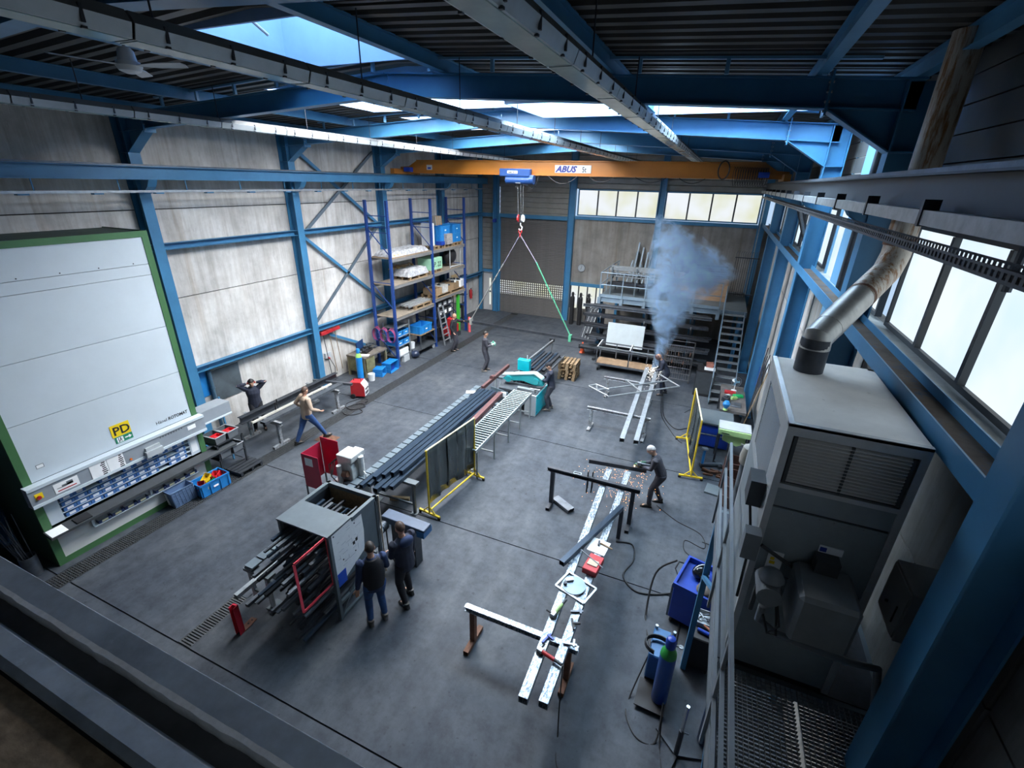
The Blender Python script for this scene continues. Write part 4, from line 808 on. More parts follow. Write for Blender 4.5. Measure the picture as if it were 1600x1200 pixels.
MB().tube((x1+.05,y1+.04,.05),(x1+.05,y1+.04,h),.015,8).build('edge_strip',mat('pale_edge',(.5,.42,.32),.6,0,.1),pr)
dr=T('drawing_sheet','large white drawing sheet pinned to the side of the profile rack','drawing',(x1+.02,4.8,1.4),world=True)
MB().ext([(x1+.02,4.40,.98),(x1+.02,4.44,.80),(x1+.02,4.62,.80),(x1+.02,5.12,1.0),(x1+.02,5.16,1.4),(x1+.02,5.14,1.86),(x1+.02,4.42,1.84)],(.003,0,0)).build('sheet',PAPER,dr)
for k in range(26):
    y=random.uniform(4.46,5.0); z=random.uniform(1.05,1.78); l=random.uniform(.04,.14)
    MB().box(x1+.023,y,z,x1+.0245,y+(l if k%3 else .003),z+(.004 if k%3 else l)).build('line',mat('pencil',(.35,.37,.42),.7,0,0),dr)
for y,z in ((4.86,1.3),(4.93,1.33)): MB().box(x1+.023,y,z,x1+.025,y+.05,z+.07).build('photo',INK,dr)
for y,z in ((4.46,1.8),(5.1,1.8),(4.6,1.2),(4.9,1.15),(4.95,1.72)): MB().sph((x1+.026,y,z),(.008,.014,.014),8,6).build('magnet',INK,dr)
MB().box(x1+.021,4.42,.72,x1+.026,4.62,1.0).build('blue_leaflet',mat('leaflet_blue',(.01,.08,.5),.5,0,.05),dr)
g=T('rack_gate','pink-red flat bar gate hinged on the front of the profile rack','gate',(-5.06,4.05,.85),world=True); PK=mat('signal_pink_red',(.75,.06,.09),.45,0,.08)
for a,b in (((3.7,.87),(4.36,.87)),((3.7,1.86),(4.36,1.86)),((3.7,.87),(3.7,1.86)),((4.36,.87),(4.36,1.86))): MB().bar((-5.06,a[0],a[1]),(-5.06,b[0],b[1]),.012,.045,(0,0,1) if a[1]==b[1] else (0,1,0)).build('bar',PK,g)
n=0
for r,z in enumerate((.24,.36,.68,.8,1.1,1.22,1.5,1.62)):
    for k in range(9):
        x=x0+.09+k*.112+random.uniform(-.015,.015); a=3.95+random.uniform(-.35,.35)+(.25 if r>5 else 0); w_=random.choice((.03,.04,.05,.06)); 
        lbeam('steel_profile','dark steel profile in the %s compartment of the profile rack'%['lowest','lowest','second','second','third','third','top','top'][r],(x,a,z+w_/2),(x,5.48-random.uniform(0,.3),z+w_/2),w_,random.choice((.03,.04,.05)),random.choice((DSTEEL,STEEL,STB,STEEL,DSTEEL)),'profile',random.choice(('tube','tube','i','bar')),'profiles in the rack'); n+=1
# near end of the tube store with its stand, and the red stop
def stand(lab,x,y,h,w,grp='tube stands'):
    o=T('tube_stand',lab,'stand',(x,y,0),0,grp)
    MB().box(-w/2,-.08,h-.06,w/2,.08,h).build('top',SLATE,o)
    for s in (-1,1): MB().box(s*(w/2-.1)-.03,-.06,.02,s*(w/2-.1)+.03,.0,h-.06).build('leg',LGREY if h<.8 else SLATE,o); MB().box(s*(w/2-.1)-.08,-.12,0,s*(w/2-.1)+.08,.12,.02).build('foot',SLATE,o)
    MB().bar((-w/2+.1,-.03,.25),(w/2-.1,-.03,.25),.04,.04).build('tie',SLATE,o); return o
stand('grey stand under the near end of the long tubes beside the profile rack',-6.55,4.1,.76,.62); stand('grey stand under the long tubes below the red machine',-6.05,7.4,.86,1.3); stand('grey stand under the long tubes behind the welding screen',-6.05,9.6,.86,1.3); stand('grey stand under the long tubes nearest the saw',-6.05,12.0,.86,1.3)
o=T('red_stop','red steel stop bracket standing on the floor in front of the tubes','stop',(-6.42,3.5,0),.1); MB().box(-.05,-.03,0,.05,.0,.62).box(-.05,-.1,.0,-.04,.0,.62).box(.04,-.1,.0,.05,.0,.62).build('upright',mat('signal_red',(.7,.02,.05),.45,0,.1),o); MB().box(-.06,-.03,0,.06,.25,.015).build('base_plate',RUST,o)
for k in range(2): MB().tube((0,.12+.08*k,.015),(0,.12+.08*k,.03),.012,6).build('bolt',DSTEEL,o)
lbeam('square_tube','bright square tube sticking out beside the profile rack',(-6.36,3.5,.81),(-6.36,6.6,.81),.08,.08,GALV,'tube'); lbeam('square_tube','grey square tube below the bright tube beside the profile rack',(-6.22,3.55,.62),(-6.22,6.2,.62),.06,.06,STEEL,'tube'); lbeam('square_tube','thin dark bar next to the bright tube beside the profile rack',(-6.47,3.9,.79),(-6.47,6.4,.79),.05,.05,DSTEEL,'tube')
o=T('roller_strip','row of small grey support plates along the left side of the long tubes','roller strip',(-6.72,8.5,.86),world=True)
MB().box(-6.78,4.0,.8,-6.62,13.0,.83).build('rail',DSTEEL,o)
for k in range(36): MB().box(-6.79,4.02+k*.25,.83,-6.6,4.02+k*.25+.215,.855).build('plate',mat('plate_blue_grey',(.12,.155,.18),.45,.2,.15),o)
XT=[(-6.42,.1),(-6.3,.08),(-6.17,.12),(-6.03,.12),(-5.9,.1),(-5.78,.1)]
for k,(x,wd) in enumerate(XT): lbeam('square_tube','long blue-black steel tube in the store between the profile rack and saw',(x,6.7+.12*(k%3),.86+wd/2),(x+.02,12.55+.1*(k%2),.86+wd/2),wd,wd,STB,'tube',grp='long tubes')
for k in range(4): lbeam('square_tube','long blue-black steel tube in the upper layer of the tube store',(-6.23+.13*k,6.95+.15*k,.86+.12+.05),(-6.2+.13*k,12.4,.86+.12+.05),.1,.1,STB,'tube',grp='upper long tubes')
for k in range(4): lbeam('square_tube','primer-red square tube beside the roller conveyor',(-5.63+.075*(k%2),10.3,.88+.07*(k//2)),(-5.72+.075*(k%2),12.6,.88+.07*(k//2)),.07,.07,BRN,'tube',grp='primer-red tubes')
lbeam('timber_block','pale timber block on the floor below the long tubes',(-6.35,7.55,.04),(-5.9,7.72,.04),.09,.08,mat('sawn_timber',(.42,.3,.17),.7,0,.2),'timber','bar'); lbeam('timber_block','dark timber beam on the floor behind the welding screen',(-5.95,8.7,.06),(-5.35,8.75,.06),.12,.12,WOOD,'timber','bar')
one(MB().box(-.15,-.1,0,.15,.1,.01),'paper_pad',PAPER,'white papers lying on the left side of the tubes near the saw','paper',(-6.68,12.4,.857),.4)
# notching machine
o=T('notching_machine','white notching machine with a red open guard behind the profile rack','machine',(-7.1,7.1,0))
MB().box(-.25,-.3,0,.3,.35,.75).build('base',mat('machine_cream',(.5,.52,.52),.45,0,.2,7,wear=(.12,.1,.09),wamt=.3,wscale=12),o,bev=.02)
CR=_M['machine_cream']
MB().ext([(-.1,-.2,.75),(.28,-.2,.75),(.28,-.2,1.1),(.1,-.2,1.42),(-.15,-.2,1.42)],(0,.42,0)).build('head',CR,o,bev=.015)
MB().box(.05,-.24,1.3,.32,.24,1.46).build('top_housing',CR,o,bev=.02); MB().tube((.34,.05,.85),(.34,.05,1.36),.07,14).build('cylinder',CR,o,True); MB().tube((-.02,-.28,.75),(-.02,-.28,1.2),.06,14).build('cylinder',CR,o,True)
MB().box(.1,-.35,.72,.55,.3,.8).build('table',DSTEEL,o); MB().tube((.0,-.24,.95),(.2,-.24,1.0),.07,12).build('motor',RUST,o,True)
for k in range(3): MB().path([(-.15,-.2+.1*k,1.3),(-.3,-.3+.1*k,1.15),(-.2,-.36,.9),(0,-.34,.7)],.014,6).build('hose',BLACK,o)
MB().path([(.34,.05,1.0),(.5,.0,.95),(.52,-.1,.7)],.012,6).build('hose',CR,o)
g=MB().box(-.78,-.6,.62,-.77,-.02,1.5).build('guard_sheet',mat('guard_red',(.42,.015,.05),.4,0,.12),o); GR=_M['guard_red']
MB().box(-.78,-.6,.62,-.28,-.59,1.5).build('guard_sheet',GR,o); MB().box(-.78,.0,.62,-.25,.01,1.62).build('guard_sheet',GR,o)
MB().box(-.68,-.608,1.22,-.46,-.601,1.42).build('instruction_sheet',PAPER,o)
for x,y in ((-.77,-.59),(-.29,-.59),(-.77,0)): MB().box(x-.015,y-.015,0,x+.015,y+.015,.65).build('guard_leg',DSTEEL,o)
# blue belt grinder behind the two men
o=T('belt_grinder','blue belt grinding machine on a stand behind the two standing men','grinder',(-4.75,6.05,0),.0); BG=mat('grinder_blue_grey',(.03,.055,.1),.42,.1,.2,6)
MB().ext([(-.5,-.13,.92),(.34,-.13,.92),(.5,-.13,.98),(.5,-.13,1.04),(-.5,-.13,1.08)],(0,.26,0)).build('belt_housing',BG,o,bev=.01); MB().box(.33,-.14,.86,.5,.14,.99).build('dust_chute',mat('grinder_blue',(.02,.12,.3),.4,.1,.1),o)
MB().tube((-.42,-.3,.9),(-.42,-.13,.9),.1,16).build('motor',BG,o,True)
for k in range(6): MB().tube((-.42,-.28+.025*k,.9),(-.42,-.27+.025*k,.9),.11,16).build('cooling_fin',STEEL,o)
MB().tube((-.42,-.34,.9),(-.42,-.3,.9),.095,16).build('fan_cover',LGREY,o,True)
MB().box(-.3,-.1,0,.25,.12,.9).build('pedestal',DSTEEL,o); MB().path([(-.35,-.2,.85),(-.25,-.3,.4),(-.1,-.25,.02)],.014,6).build('cable',BLACK,o)
# welding screens
def screen(lab,pa,pb,strips,seed,rev=1):
    o=T('welding_screen',lab,'screen',((pa[0]+pb[0])/2,(pa[1]+pb[1])/2,0),math.atan2(pb[1]-pa[1],pb[0]-pa[0]),'welding screens')
    L=math.dist(pa,pb)
    for s in (-1,1):
        MB().tube((s*L/2,0,.1),(s*L/2,0,1.78),.024,10).build('post',YEL,o,True); MB().bar((s*L/2,-.3,.09),(s*L/2,.3,.09),.05,.04).build('foot_bar',YEL,o)
        for t in (-.28,.28): MB().lathe([(.012,-.015),(.04,-.015),(.04,.015),(.012,.015)],(s*L/2,t,.04),12,'x').build('castor',BLACK,o)
        MB().bar((s*L/2,-.18,.1),(s*L/2,0,.28),.025).bar((s*L/2,.18,.1),(s*L/2,0,.28),.025).build('gusset',YEL,o)
    MB().tube((-L/2,0,1.78),(L/2,0,1.78),.02,10).build('top_rail',mat('chalk_yellow',(.7,.62,.4),.5,0,.2,12),o,True); MB().tube((-L/2,0,.16),(L/2,0,.16),.022,10).build('bottom_rail',YEL,o,True)
    cm=mat('curtain_film',(.035,.045,.045),.22,0,.35,2.5,.12,5,stretch=(3,3,.3),spec=.7); wd=(L-.04)/strips*1.12
    random.seed(seed)
    for k in range(strips):
        xa=-L/2+.02+(L-.04)/strips*k; vs=[];fs=[]; n_=8; dy=.012*(k%2)-.006; sk=random.uniform(-.03,.03); bow=random.uniform(.015,.05)*random.choice((-1,1))
        for j in range(7):
            for i in range(n_+1):
                t=i/n_; q=j/6; vs.append((xa+wd*t+sk*q*.5,dy+bow*math.sin(PI*t)*(.4+.6*q)+.012*math.sin(6*q+k),1.77-1.43*q+random.uniform(-.004,.004)))
        for j in range(6):
            for i in range(n_): a=j*(n_+1)+i; fs.append((a,a+1,a+n_+2,a+n_+1))
        s=MB().add(vs,fs).build('curtain_strip',cm,o,True); s.modifiers.new('film','SOLIDIFY').thickness=.003
    return o
screen('yellow welding screen with dark strip curtain beside the tube store',(-5.13,7.42),(-4.9,9.25),5,4)
screen('yellow welding screen with dark strip curtain beside the blue tool cabinet',(.37,11.65),(.1,13.75),5,9)
# roller conveyor
o=T('roller_conveyor','roller conveyor on tall legs feeding the teal saw','conveyor',(-5.1,11.1,0),world=True); CF=mat('conveyor_frame',(.3,.33,.34),.45,.2,.15,5)
for x in (-5.44,-4.82): MB().bar((x,9.15,.86),(x,13.15,.86),.03,.09).build('side_rail',CF,o)
rl=MB().tube((-5.42,9.2,.885),(-4.84,9.2,.885),.023,10).build('roller',mat('roller_steel',(.24,.3,.31),.42,.5,.1,6),o,True)
for k in range(1,33): inst(rl,o,(0,k*.122,0))
for y in (9.25,10.3,11.3,12.2,13.05):
    for x in (-5.44,-4.82): MB().box(x-.022,y-.022,0,x+.022,y+.022,.82).build('leg',CF,o)
    MB().bar((-5.44,y,.22),(-4.82,y,.22),.035,.035).build('cross_tie',CF,o)
# band saw
o=T('band_saw','teal band saw with raised arm at the end of the roller conveyor','saw',(-5.2,13.75,0),world=True)
MB().box(-5.08,13.2,.02,-4.68,14.35,.78).build('base_cabinet',LGREY,o,bev=.01); MB().box(-4.68,13.24,.06,-4.665,14.31,.76).build('door',mat('bright_teal',(.0,.42,.5),.4,0,.08),o)
for y in (13.3,14.25): MB().tube((-4.665,y,.15),(-4.655,y,.15),.02,8).build('latch',INK,o); MB().tube((-4.665,y,.68),(-4.655,y,.68),.02,8).build('latch',INK,o)
MB().box(-6.0,13.5,0,-5.5,14.2,.75).build('motor_base',DGREY,o); MB().box(-6.05,13.25,.75,-4.7,14.3,.82).build('table',STEEL,o)
MB().box(-5.4,13.28,.82,-4.78,13.42,.93).build('vice_jaw',GALV,o); MB().box(-5.3,14.05,.82,-4.85,14.2,.95).build('vice_jaw',DSTEEL,o); MB().tube((-4.95,13.35,.95),(-4.6,13.35,.95),.02,8).build('vice_screw',GALV,o)
am=MB().ext([(-6.1,13.62,1.0),(-5.9,13.62,1.16),(-4.95,13.62,1.36),(-4.68,13.62,1.22),(-4.6,13.62,.98),(-4.85,13.62,.94),(-5.35,13.62,1.05),(-5.9,13.62,.95)],(0,.22,0)).build('saw_arm',TEAL,o,bev=.012)
MB().ext([(-6.1,13.6,1.15),(-5.9,13.6,1.19),(-4.93,13.6,1.39),(-4.66,13.6,1.24),(-4.64,13.6,1.2),(-4.94,13.6,1.355),(-5.9,13.6,1.155)],(0,.26,0)).build('arm_cover',mat('pale_teal',(.35,.5,.5),.4,.1,.1),am)
for x,z in ((-5.85,1.05),(-4.85,1.12)): MB().tube((x,13.55,z),(x,13.62,z),.11,18).build('band_wheel',TEAL,am,True)
MB().box(-5.85,13.66,.9,-4.85,13.668,.93).build('saw_blade',GALV,am); MB().tube((-5.75,13.9,.8),(-5.75,13.9,1.25),.05,12).build('hydraulic_cylinder',DSTEEL,o)
cb=MB().box(-5.82,14.3,1.12,-5.38,14.5,1.52).build('control_box',mat('bright_teal',(0,0,0)),o,bev=.01); MB().box(-5.6,14.38,.75,-5.54,14.44,1.12).build('control_post',DSTEEL,o); MB().tube((-5.5,14.42,1.52),(-5.5,14.42,1.68),.02,8).build('signal_lamp',LGREY,cb)
for k in range(5): MB().cb(-5.6+.15*k,13.9,.88,.1,.12,.1,k).build('fitting',DSTEEL if k%2 else STEEL,o)
sh=onew(MB().bar((-6.15,12.85,.72),(-5.45,12.65,.72),.02,.55).box(-5.75,12.72,.02,-5.71,12.76,.5).box(-6.1,12.82,.02,-6.06,12.86,.5),'splash_shield',mat('shield_steel',(.14,.2,.24),.35,.4,.2,2),'blue-grey splash shield with a white note between tubes and saw','shield',(-5.8,12.75,0)); MB().box(.12,-.16,.82,.3,-.11,.98).build('note',PAPER,sh)
# outfeed behind the saw
o=T('outfeed_table','outfeed table loaded with dark tubes behind the saw','table',(-5.5,15.9,0),world=True)
for x in (-6.0,-5.0):
    MB().bar((x,14.6,.8),(x,17.3,.8),.06,.06).build('rail',STEEL,o)
    for y in (14.8,17.1): MB().box(x-.03,y-.03,0,x+.03,y+.03,.77).build('leg',STEEL,o); MB().box(x-.15,y-.03,0,x+.15,y+.03,.02).build('foot',DSTEEL,o)
for y in (14.8,15.9,17.1): MB().bar((-6,y,.8),(-5,y,.8),.05,.05).build('cross_tie',STEEL,o)
for k in range(6): lbeam('square_tube','short dark tube lying on the outfeed table behind the saw',(-5.85+.14*k,14.75+.2*(k%3),.88),(-5.85+.14*k,17.2-.15*(k%2),.88),.1,.1,DSTEEL if k%2 else STB,'tube',grp='outfeed tubes')
o=T('length_stop','bright aluminium length stop rail rising behind the saw','rail',(-5.85,17.1,0),world=True); MB().bar((-5.95,15.8,.98),(-5.85,18.4,1.02),.06,.1).build('rail',GALV,o); MB().bar((-5.87,18.3,.0),(-5.87,18.3,1.0),.05).build('post',GALV,o); MB().bar((-5.93,16.0,.83),(-5.93,16.0,.95),.05).build('post',GALV,o); MB().box(-6.0,18.3,.98,-5.8,18.42,1.12).build('end_stop',DSTEEL,o)
onew(MB().bar((-6.5,12.9,.85),(-6.55,15.2,.85),.09,.12).tube((-6.5,13.6,.95),(-6.5,13.72,.95),.08,12),'feed_rail',BRN,'brown feed rail with a hand wheel left of the saw','rail',(-6.5,14,0.8))
stand('dark stand under the brown feed rail left of the saw',-6.5,14.2,.79,.4)
for k in range(5): pallet('used wooden pallet in the pile beside the outfeed table, %s from the floor'%['first','second','third','fourth','fifth'][k],-4.72,17.15,.142*k,.7,.8,.04*(k%3),'pallet pile')
# ================================================================== RIGHT FLOOR AREA
WB=mat('scraped_white_steel',(.09,.13,.18),.38,.4,.3,6,.1,30,wear=(.55,.6,.64),wamt=.5,wscale=13,stretch=(3,1.2,3))
t1=trestle('dark trestle over the paired beams beside the grinding man',-2.83,-.66,9.05,1.06,DSTEEL); trestle('grey trestle under the near ends of the welded beams by the lattice frame',-2.96,-1.0,13.27,.76,WORN); trestle('grey trestle under the far ends of the welded beams beside the trolley',-3.05,-1.2,16.0,.76,WORN); trestle('worn trestle under the near ends of the paired beams in the foreground',-2.82,-.89,4.95,.8,RUST,tm=WB)
lbeam('box_section_beam','scraped white box-section beam in the foreground, left of the pair',(-1.35,3.85,.87),(-1.5,9.75,.87),.13,.13,WB); lbeam('box_section_beam','scraped white box-section beam in the foreground, right of the pair',(-1.08,3.9,.87),(-1.06,9.85,.87),.13,.13,WB)
lbeam('box_section_beam','grey box-section beam being welded, left of the far pair',(-1.52,11.45,.83),(-1.72,17.3,.83),.13,.13,mat('scuffed_galv',(.3,.33,.36),.45,.4,.3,8,wear=(.1,.1,.11),wamt=.32,wscale=18)); lbeam('box_section_beam','grey box-section beam being welded, right of the far pair',(-1.15,11.5,.83),(-1.36,17.2,.83),.13,.13,_M['scuffed_galv'])
lbeam('square_tube','dark square tube held across the beams in front of the grinding man',(-2.02,9.82,1.0),(-.66,9.98,1.0),.1,.1,DSTEEL,'tube'); lbeam('square_tube','dark square tube lying diagonally across the foreground beams',(-1.6,6.3,.99),(-.93,8.35,.99),.1,.1,STB,'tube')
lbeam('square_tube','short dark offcut standing upright below the diagonal tube',(-.93,8.5,.05),(-.93,8.5,.8),.08,.08,DSTEEL,'tube')
lbeam('steel_channel','grey steel channel lying on the floor under the dark trestle',(-2.65,9.25,.06),(-2.15,8.95,.06),.2,.08,STEEL,'channel','tube')
for y,x in ((9.1,-1.85),(9.15,-1.75)): 
    o=T('screw_clamp','black screw clamp hanging from the dark trestle, %s'%('left one' if x<-1.8 else 'right one'),'clamp',(x,y,1.06),0,'clamps on the trestle'); MB().bar((0,-.06,-.45),(0,-.06,.12),.02,.03).build('bar',BLACK,o); MB().bar((0,-.06,.1),(0,.06,.1),.02,.03).bar((0,-.06,-.25),(0,.06,-.25),.02,.03).build('jaw',BLACK,o); MB().tube((0,.05,-.4),(0,.05,-.1),.01,6).build('screw',STEEL,o)
one(MB().path([(.09*math.cos(a),.05*math.sin(a),.01+.012*math.sin(3*a)) for a in [i*.5 for i in range(14)]],.012,6),'wire_coil',LGREY,'small pale coil of wire on the dark trestle beam','wire',(-2.1,9.05,1.06))
o=T('tool_box','red metal box with a folded cloth on the right foreground beam','box',(-1.08,6.5,.937),-.12); MB().box(-.12,-.22,0,.14,.2,.12).build('body',RED,o,bev=.008); MB().box(-.08,-.1,.12,.1,.04,.135).build('cloth',mat('beige_cloth',(.5,.42,.32),.8,0,.1),o); MB().bar((-.3,.16,.13),(.2,-.06,.14),.015,.012).build('rod',STEEL,o)
o=T('steel_plate','white steel plate with a hammer on the right foreground beam','plate',(-1.1,7.05,.937),-.12); MB().box(-.17,-.19,0,.17,.19,.012).build('plate',WHITE,o); MB().bar((0,.08,.03),(.25,.04,.03),.025,.02).build('hammer_handle',WOOD,o); MB().cb(-.02,.06,.035,.035,.12,.035,.2).build('hammer_head',DSTEEL,o)
o=T('welding_jig','square bright angle frame under a round disc on the foreground beams','frame',(-1.22,5.92,.937),-.3)
for a,b in (((-.28,-.2),(.28,-.2)),((.28,-.2),(.28,.2)),((.28,.2),(-.28,.2)),((-.28,.2),(-.28,-.2))): MB().bar((*a,.015),(*b,.015),.035,.03).build('angle_bar',GALV,o)
o=T('cover_disc','round blue-grey metal disc lying on the angle frame','disc',(-1.26,5.93,.967)); MB().lathe([(.2,0),(.2,.012),(.0,.013)],n=28).build('disc',mat('disc_grey',(.2,.27,.33),.4,.4,.1),o); MB().cb(-.1,.06,.03,.14,.06,.04,.6).build('bracket',GALV,o); MB().tube((-.14,-.05,.012),(-.14,-.05,.06),.03,10).build('hub',DSTEEL,o)
def agrinder(lab,loc,rz,body):
    o=T('angle_grinder',lab,'angle grinder',loc,rz,'angle grinders'); MB().tube((0,0,.04),(.22,0,.045),.03,10).build('body',body,o,True); MB().tube((.22,0,.045),(.34,0,.045),.024,10).build('handle',DGREY,o,True); MB().box(-.07,-.03,.01,.01,.03,.075).build('gear_head',GALV,o); MB().tube((-.03,0,-.0),(-.03,0,.01),.062,16).build('disc',BLACK,o); MB().tube((-.03,.03,.045),(-.03,.13,.045),.014,8).build('side_handle',BLACK,o); return o
agrinder('red angle grinder across the near ends of the foreground beams',(-1.34,4.55,.94),-.25,RED); agrinder('green angle grinder on the left foreground beam above the near trestle',(-1.38,5.25,.94),1.3,GREEN)
for k,(x,y,r,lab) in enumerate(((-1.07,5.45,.4,'bent steel bracket on the right foreground beam'),(-1.06,5.2,2.,'dark clamp jaw on the right foreground beam'),(-1.0,4.85,.2,'small clamp handle on the right foreground beam'),(-1.35,4.8,1.2,'blue-handled hand tool on the left foreground beam'))):
    q=MB().cb(0,0,.02,.2,.03,.03,r).cb(.05,.03,.03,.03,.12,.03,r); one(q,'hand_tool',(STEEL,BLACK,GALV,CBLUE)[k],lab,'tool',(x,y,.936))
# welded lattice frame
o=T('lattice_frame','bright tubular railing frame lying across the welded beams','frame',(-1.7,15,.9),world=True); z=.94
for a,b in (((-2.9,14.25),(-.79,16.2)),((-2.44,13.9),(-.42,15.8)),((-.8,16.2),(-.42,15.8)),((-2.16,15.5),(-1.54,14.75)),((-3.25,14.45),(-2.44,13.9)),((-3.25,14.45),(-3.05,14.7)),((-3.05,14.7),(-2.55,14.45)),((-1.15,16.6),(-.42,15.8)),((-2.9,14.25),(-3.05,14.7))): MB().tube((*a,z),(*b,z),.026,10).build('tube',GALV,o,True)
MB().box(-2.2,15.45,z-.05,-2.1,15.55,z+.03).build('end_plate',GALV,o)
# cables on the floor
def cable(lab,pts,r=.012,name='power_cable',m=BLACK):
    P=[]; n_=len(pts)
    for i in range(n_-1):
        p0,p1,p2,p3=[Vector((*pts[max(0,min(n_-1,i+d))][:2],pts[max(0,min(n_-1,i+d))][2] if len(pts[max(0,min(n_-1,i+d))])>2 else r)) for d in (-1,0,1,2)]
        for k in range(6):
            t=k/6; P.append(.5*((2*p1)+(p2-p0)*t+(2*p0-5*p1+4*p2-p3)*t*t+(3*p1-p0-3*p2+p3)*t**3))
    P.append(Vector((*pts[-1][:2],pts[-1][2] if len(pts[-1])>2 else r)))
    return onew(MB().path(P,r,6),name,m,lab,'cable',tuple(pts[0][:2])+(0,))
cable('black cable running from the dark trestle to the blue cart',[(-.95,8.4),(-.6,8.45),(-.5,8.0),(-.62,7.5),(-.35,7.2),(0,7.25),(.35,7.45)],.018)
cable('thin cable from the grinding man to the platform rail',[(-.3,10.1),(.2,9.7),(.75,9.45),(.85,9.0),(.45,9.1),(.5,8.7),(.95,8.6),(1.05,9.1),(.8,9.2)],.01)
cable('thin cable looped on the floor by the platform foot',[(1.1,8.2),(.8,8.0),(.75,8.4),(1.0,8.45),(1.1,7.9)],.009)
cable('black cable from the red grinder to the plug in the foreground',[(-1.0,4.5,.93),(-.95,4.3,.4),(-.9,4.15,.012),(-.78,3.75),(-.45,3.55),(-.5,3.3),(-.75,3.35),(-.65,3.6),(-.2,3.5),(-.02,3.35),(-.1,3.15),(-.28,3.25),(-.2,3.45),(-.02,3.25),(0,3.1)],.01)
one(MB().lathe([(.05,-.06),(.06,0),(.05,.06)],(0,0,.06),12,'x'),'cable_plug',GALV,'bright round cable coupling at the end of the foreground cable','plug',(0,3.02,0),.5)
cable('black welding hose hanging from the cart to the gas cylinder',[(.3,7.3,.95),(-.02,7.2,.6),(-.05,6.7,.02),(.08,6.2),(.2,5.95),(.45,6.05),(.52,6.6),(.55,6.95,.02)],.018)
cable('black cable looping around the gas cylinder to the foreground',[(.1,5.5,.5),(-.05,5.1,.012),(-.05,4.8),(.15,4.55),(.4,4.6),(.42,5.0,.3),(.46,4.6),(.55,4.2),(.65,4.0)],.011)
cable('bundle cable from the welder to the second screen',[(-.95,16.7),(-.75,15.3),(-.45,14.6),(-.2,14.4),(.05,14.6),(.3,14.7)],.016)
cable('second cable from the welder to the second screen',[(-1.0,16.7),(-.8,15.2),(-.4,14.2),(-.15,13.7),(.0,13.55)],.012)
cable('thin green cable on the floor behind the second screen',[(-.1,15.8),(.05,16.1),(.3,16.1),(.45,15.8),(.3,15.5)],.008)
# welding equipment in the foreground
o=T('tool_cart','cobalt blue tool cart with helmet and jacket on top beside the platform','cart',(.72,7.08,0),-.25)
MB().box(-.32,-.4,.12,.34,.4,.82).build('body',CBLUE,o,bev=.01); MB().box(-.34,-.42,.82,.36,-.38,.92).box(-.34,.38,.82,.36,.42,.92).box(-.34,-.38,.82,-.3,.38,.92).box(.32,-.38,.82,.36,.38,.92).build('tray_rim',CBLUE,o); MB().box(-.36,-.38,.1,-.32,.4,.85).build('front_frame',SLATE,o)
for x in (-.27,.29):
    for y in (-.34,.34): MB().lathe([(.02,-.02),(.06,-.02),(.06,.02),(.02,.02)],(x,y,.06),12,'x').build('castor',BLACK,o)
MB().path([(-.34,-.1,.8),(-.44,0,.86),(-.44,.2,.86),(-.34,.3,.8)],.014,6).build('handle',BLACK,o)
o=T('welding_helmet','black glossy welding helmet lying on the blue tool cart','helmet',(.72,7.2,.83),.6); MB().sph((0,0,.1),(.16,.13,.13),16,10).build('shell',mat('gloss_black',(.01,.012,.015),.12,0,0),o,True); MB().box(-.07,-.145,.06,.07,-.11,.14).build('visor',mat('visor_glass',(.3,.34,.36),.08,.2,0),o); MB().path([(.14*math.cos(a),.02,.1+.15*math.sin(a)) for a in [PI*i/8 for i in range(9)]],.014,6).build('head_band',LGREY,o)
one(wrapped.__call__ and MB().sph((0,0,.06),(.2,.17,.1),14,8),'work_jacket',mat('brown_cloth',(.12,.1,.085),.85,0,.3,6,.5,12),'crumpled brown jacket on the near end of the blue tool cart','jacket',(.86,6.86,.83),.3,smooth=True)
o=T('welding_unit','light blue welding unit behind the gas cylinder','welder',(.28,5.72,0),-.05); MB().box(-.17,-.28,.1,.17,.28,.62).build('housing',mat('unit_blue',(.03,.12,.28),.4,0,.12),o,bev=.015); MB().path([(.1,-.25,.64),(.1,-.2,.7),(.1,.2,.7),(.1,.25,.64)],.012,6).build('handle',DGREY,o)
for x in (-.14,.14): MB().lathe([(.02,-.02),(.08,-.02),(.08,.02),(.02,.02)],(x,-.2,.08),12,'x').build('wheel',BLACK,o); MB().tube((x,.25,.62),(x,.25,.68),.025,8).build('cap',GALV,o)
MB().box(-.22,-.75,.05,.22,-.28,.07).build('cylinder_shelf',BLACK,o)
for j in range(3): MB().path([(-.05+.2*math.cos(a),-.12+.16*math.sin(a),.66+.03*j) for a in [.3+i*.35 for i in range(13)]],.014,6).build('torch_hose',BLACK,o)
cylinder('royal blue gas cylinder with green shoulder in the foreground',(.36,5.2,.07),mat('cyl_royal_blue',(.012,.07,.3),.4,0,.1),.115,.98,mat('cyl_deep_green',(.02,.25,.04),.45,0,.05),CBLUE)
o=T('plasma_cutter','black box machine with a tray of tools on top beside the platform','machine',(.86,6.2,0),-.05); MB().box(-.17,-.26,.08,.17,.26,.72).build('housing',BLACK,o,bev=.015); MB().tub(-.16,.0,.72,.18,.3,.8,.01).build('tray',GALV,o)
for k in range(7): MB().cb(random.uniform(-.1,.1),.15+random.uniform(-.08,.08),.78,.1,.025,.025,random.uniform(0,3)).build('tool',GALV if k%2 else DSTEEL,o)
MB().tube((-.1,-.1,.76),(.12,-.14,.76),.03,10).build('torch',CBLUE,o); MB().tube((-.02,-.02,.8),(.12,-.1,.79),.018,8).build('torch_grip',mat('brown_grip',(.3,.1,.05),.5,0,.1),o)
for x in (-.14,.14): MB().lathe([(.02,-.02),(.07,-.02),(.07,.02),(.02,.02)],(x,-.18,.07),12,'x').build('wheel',BLACK,o)
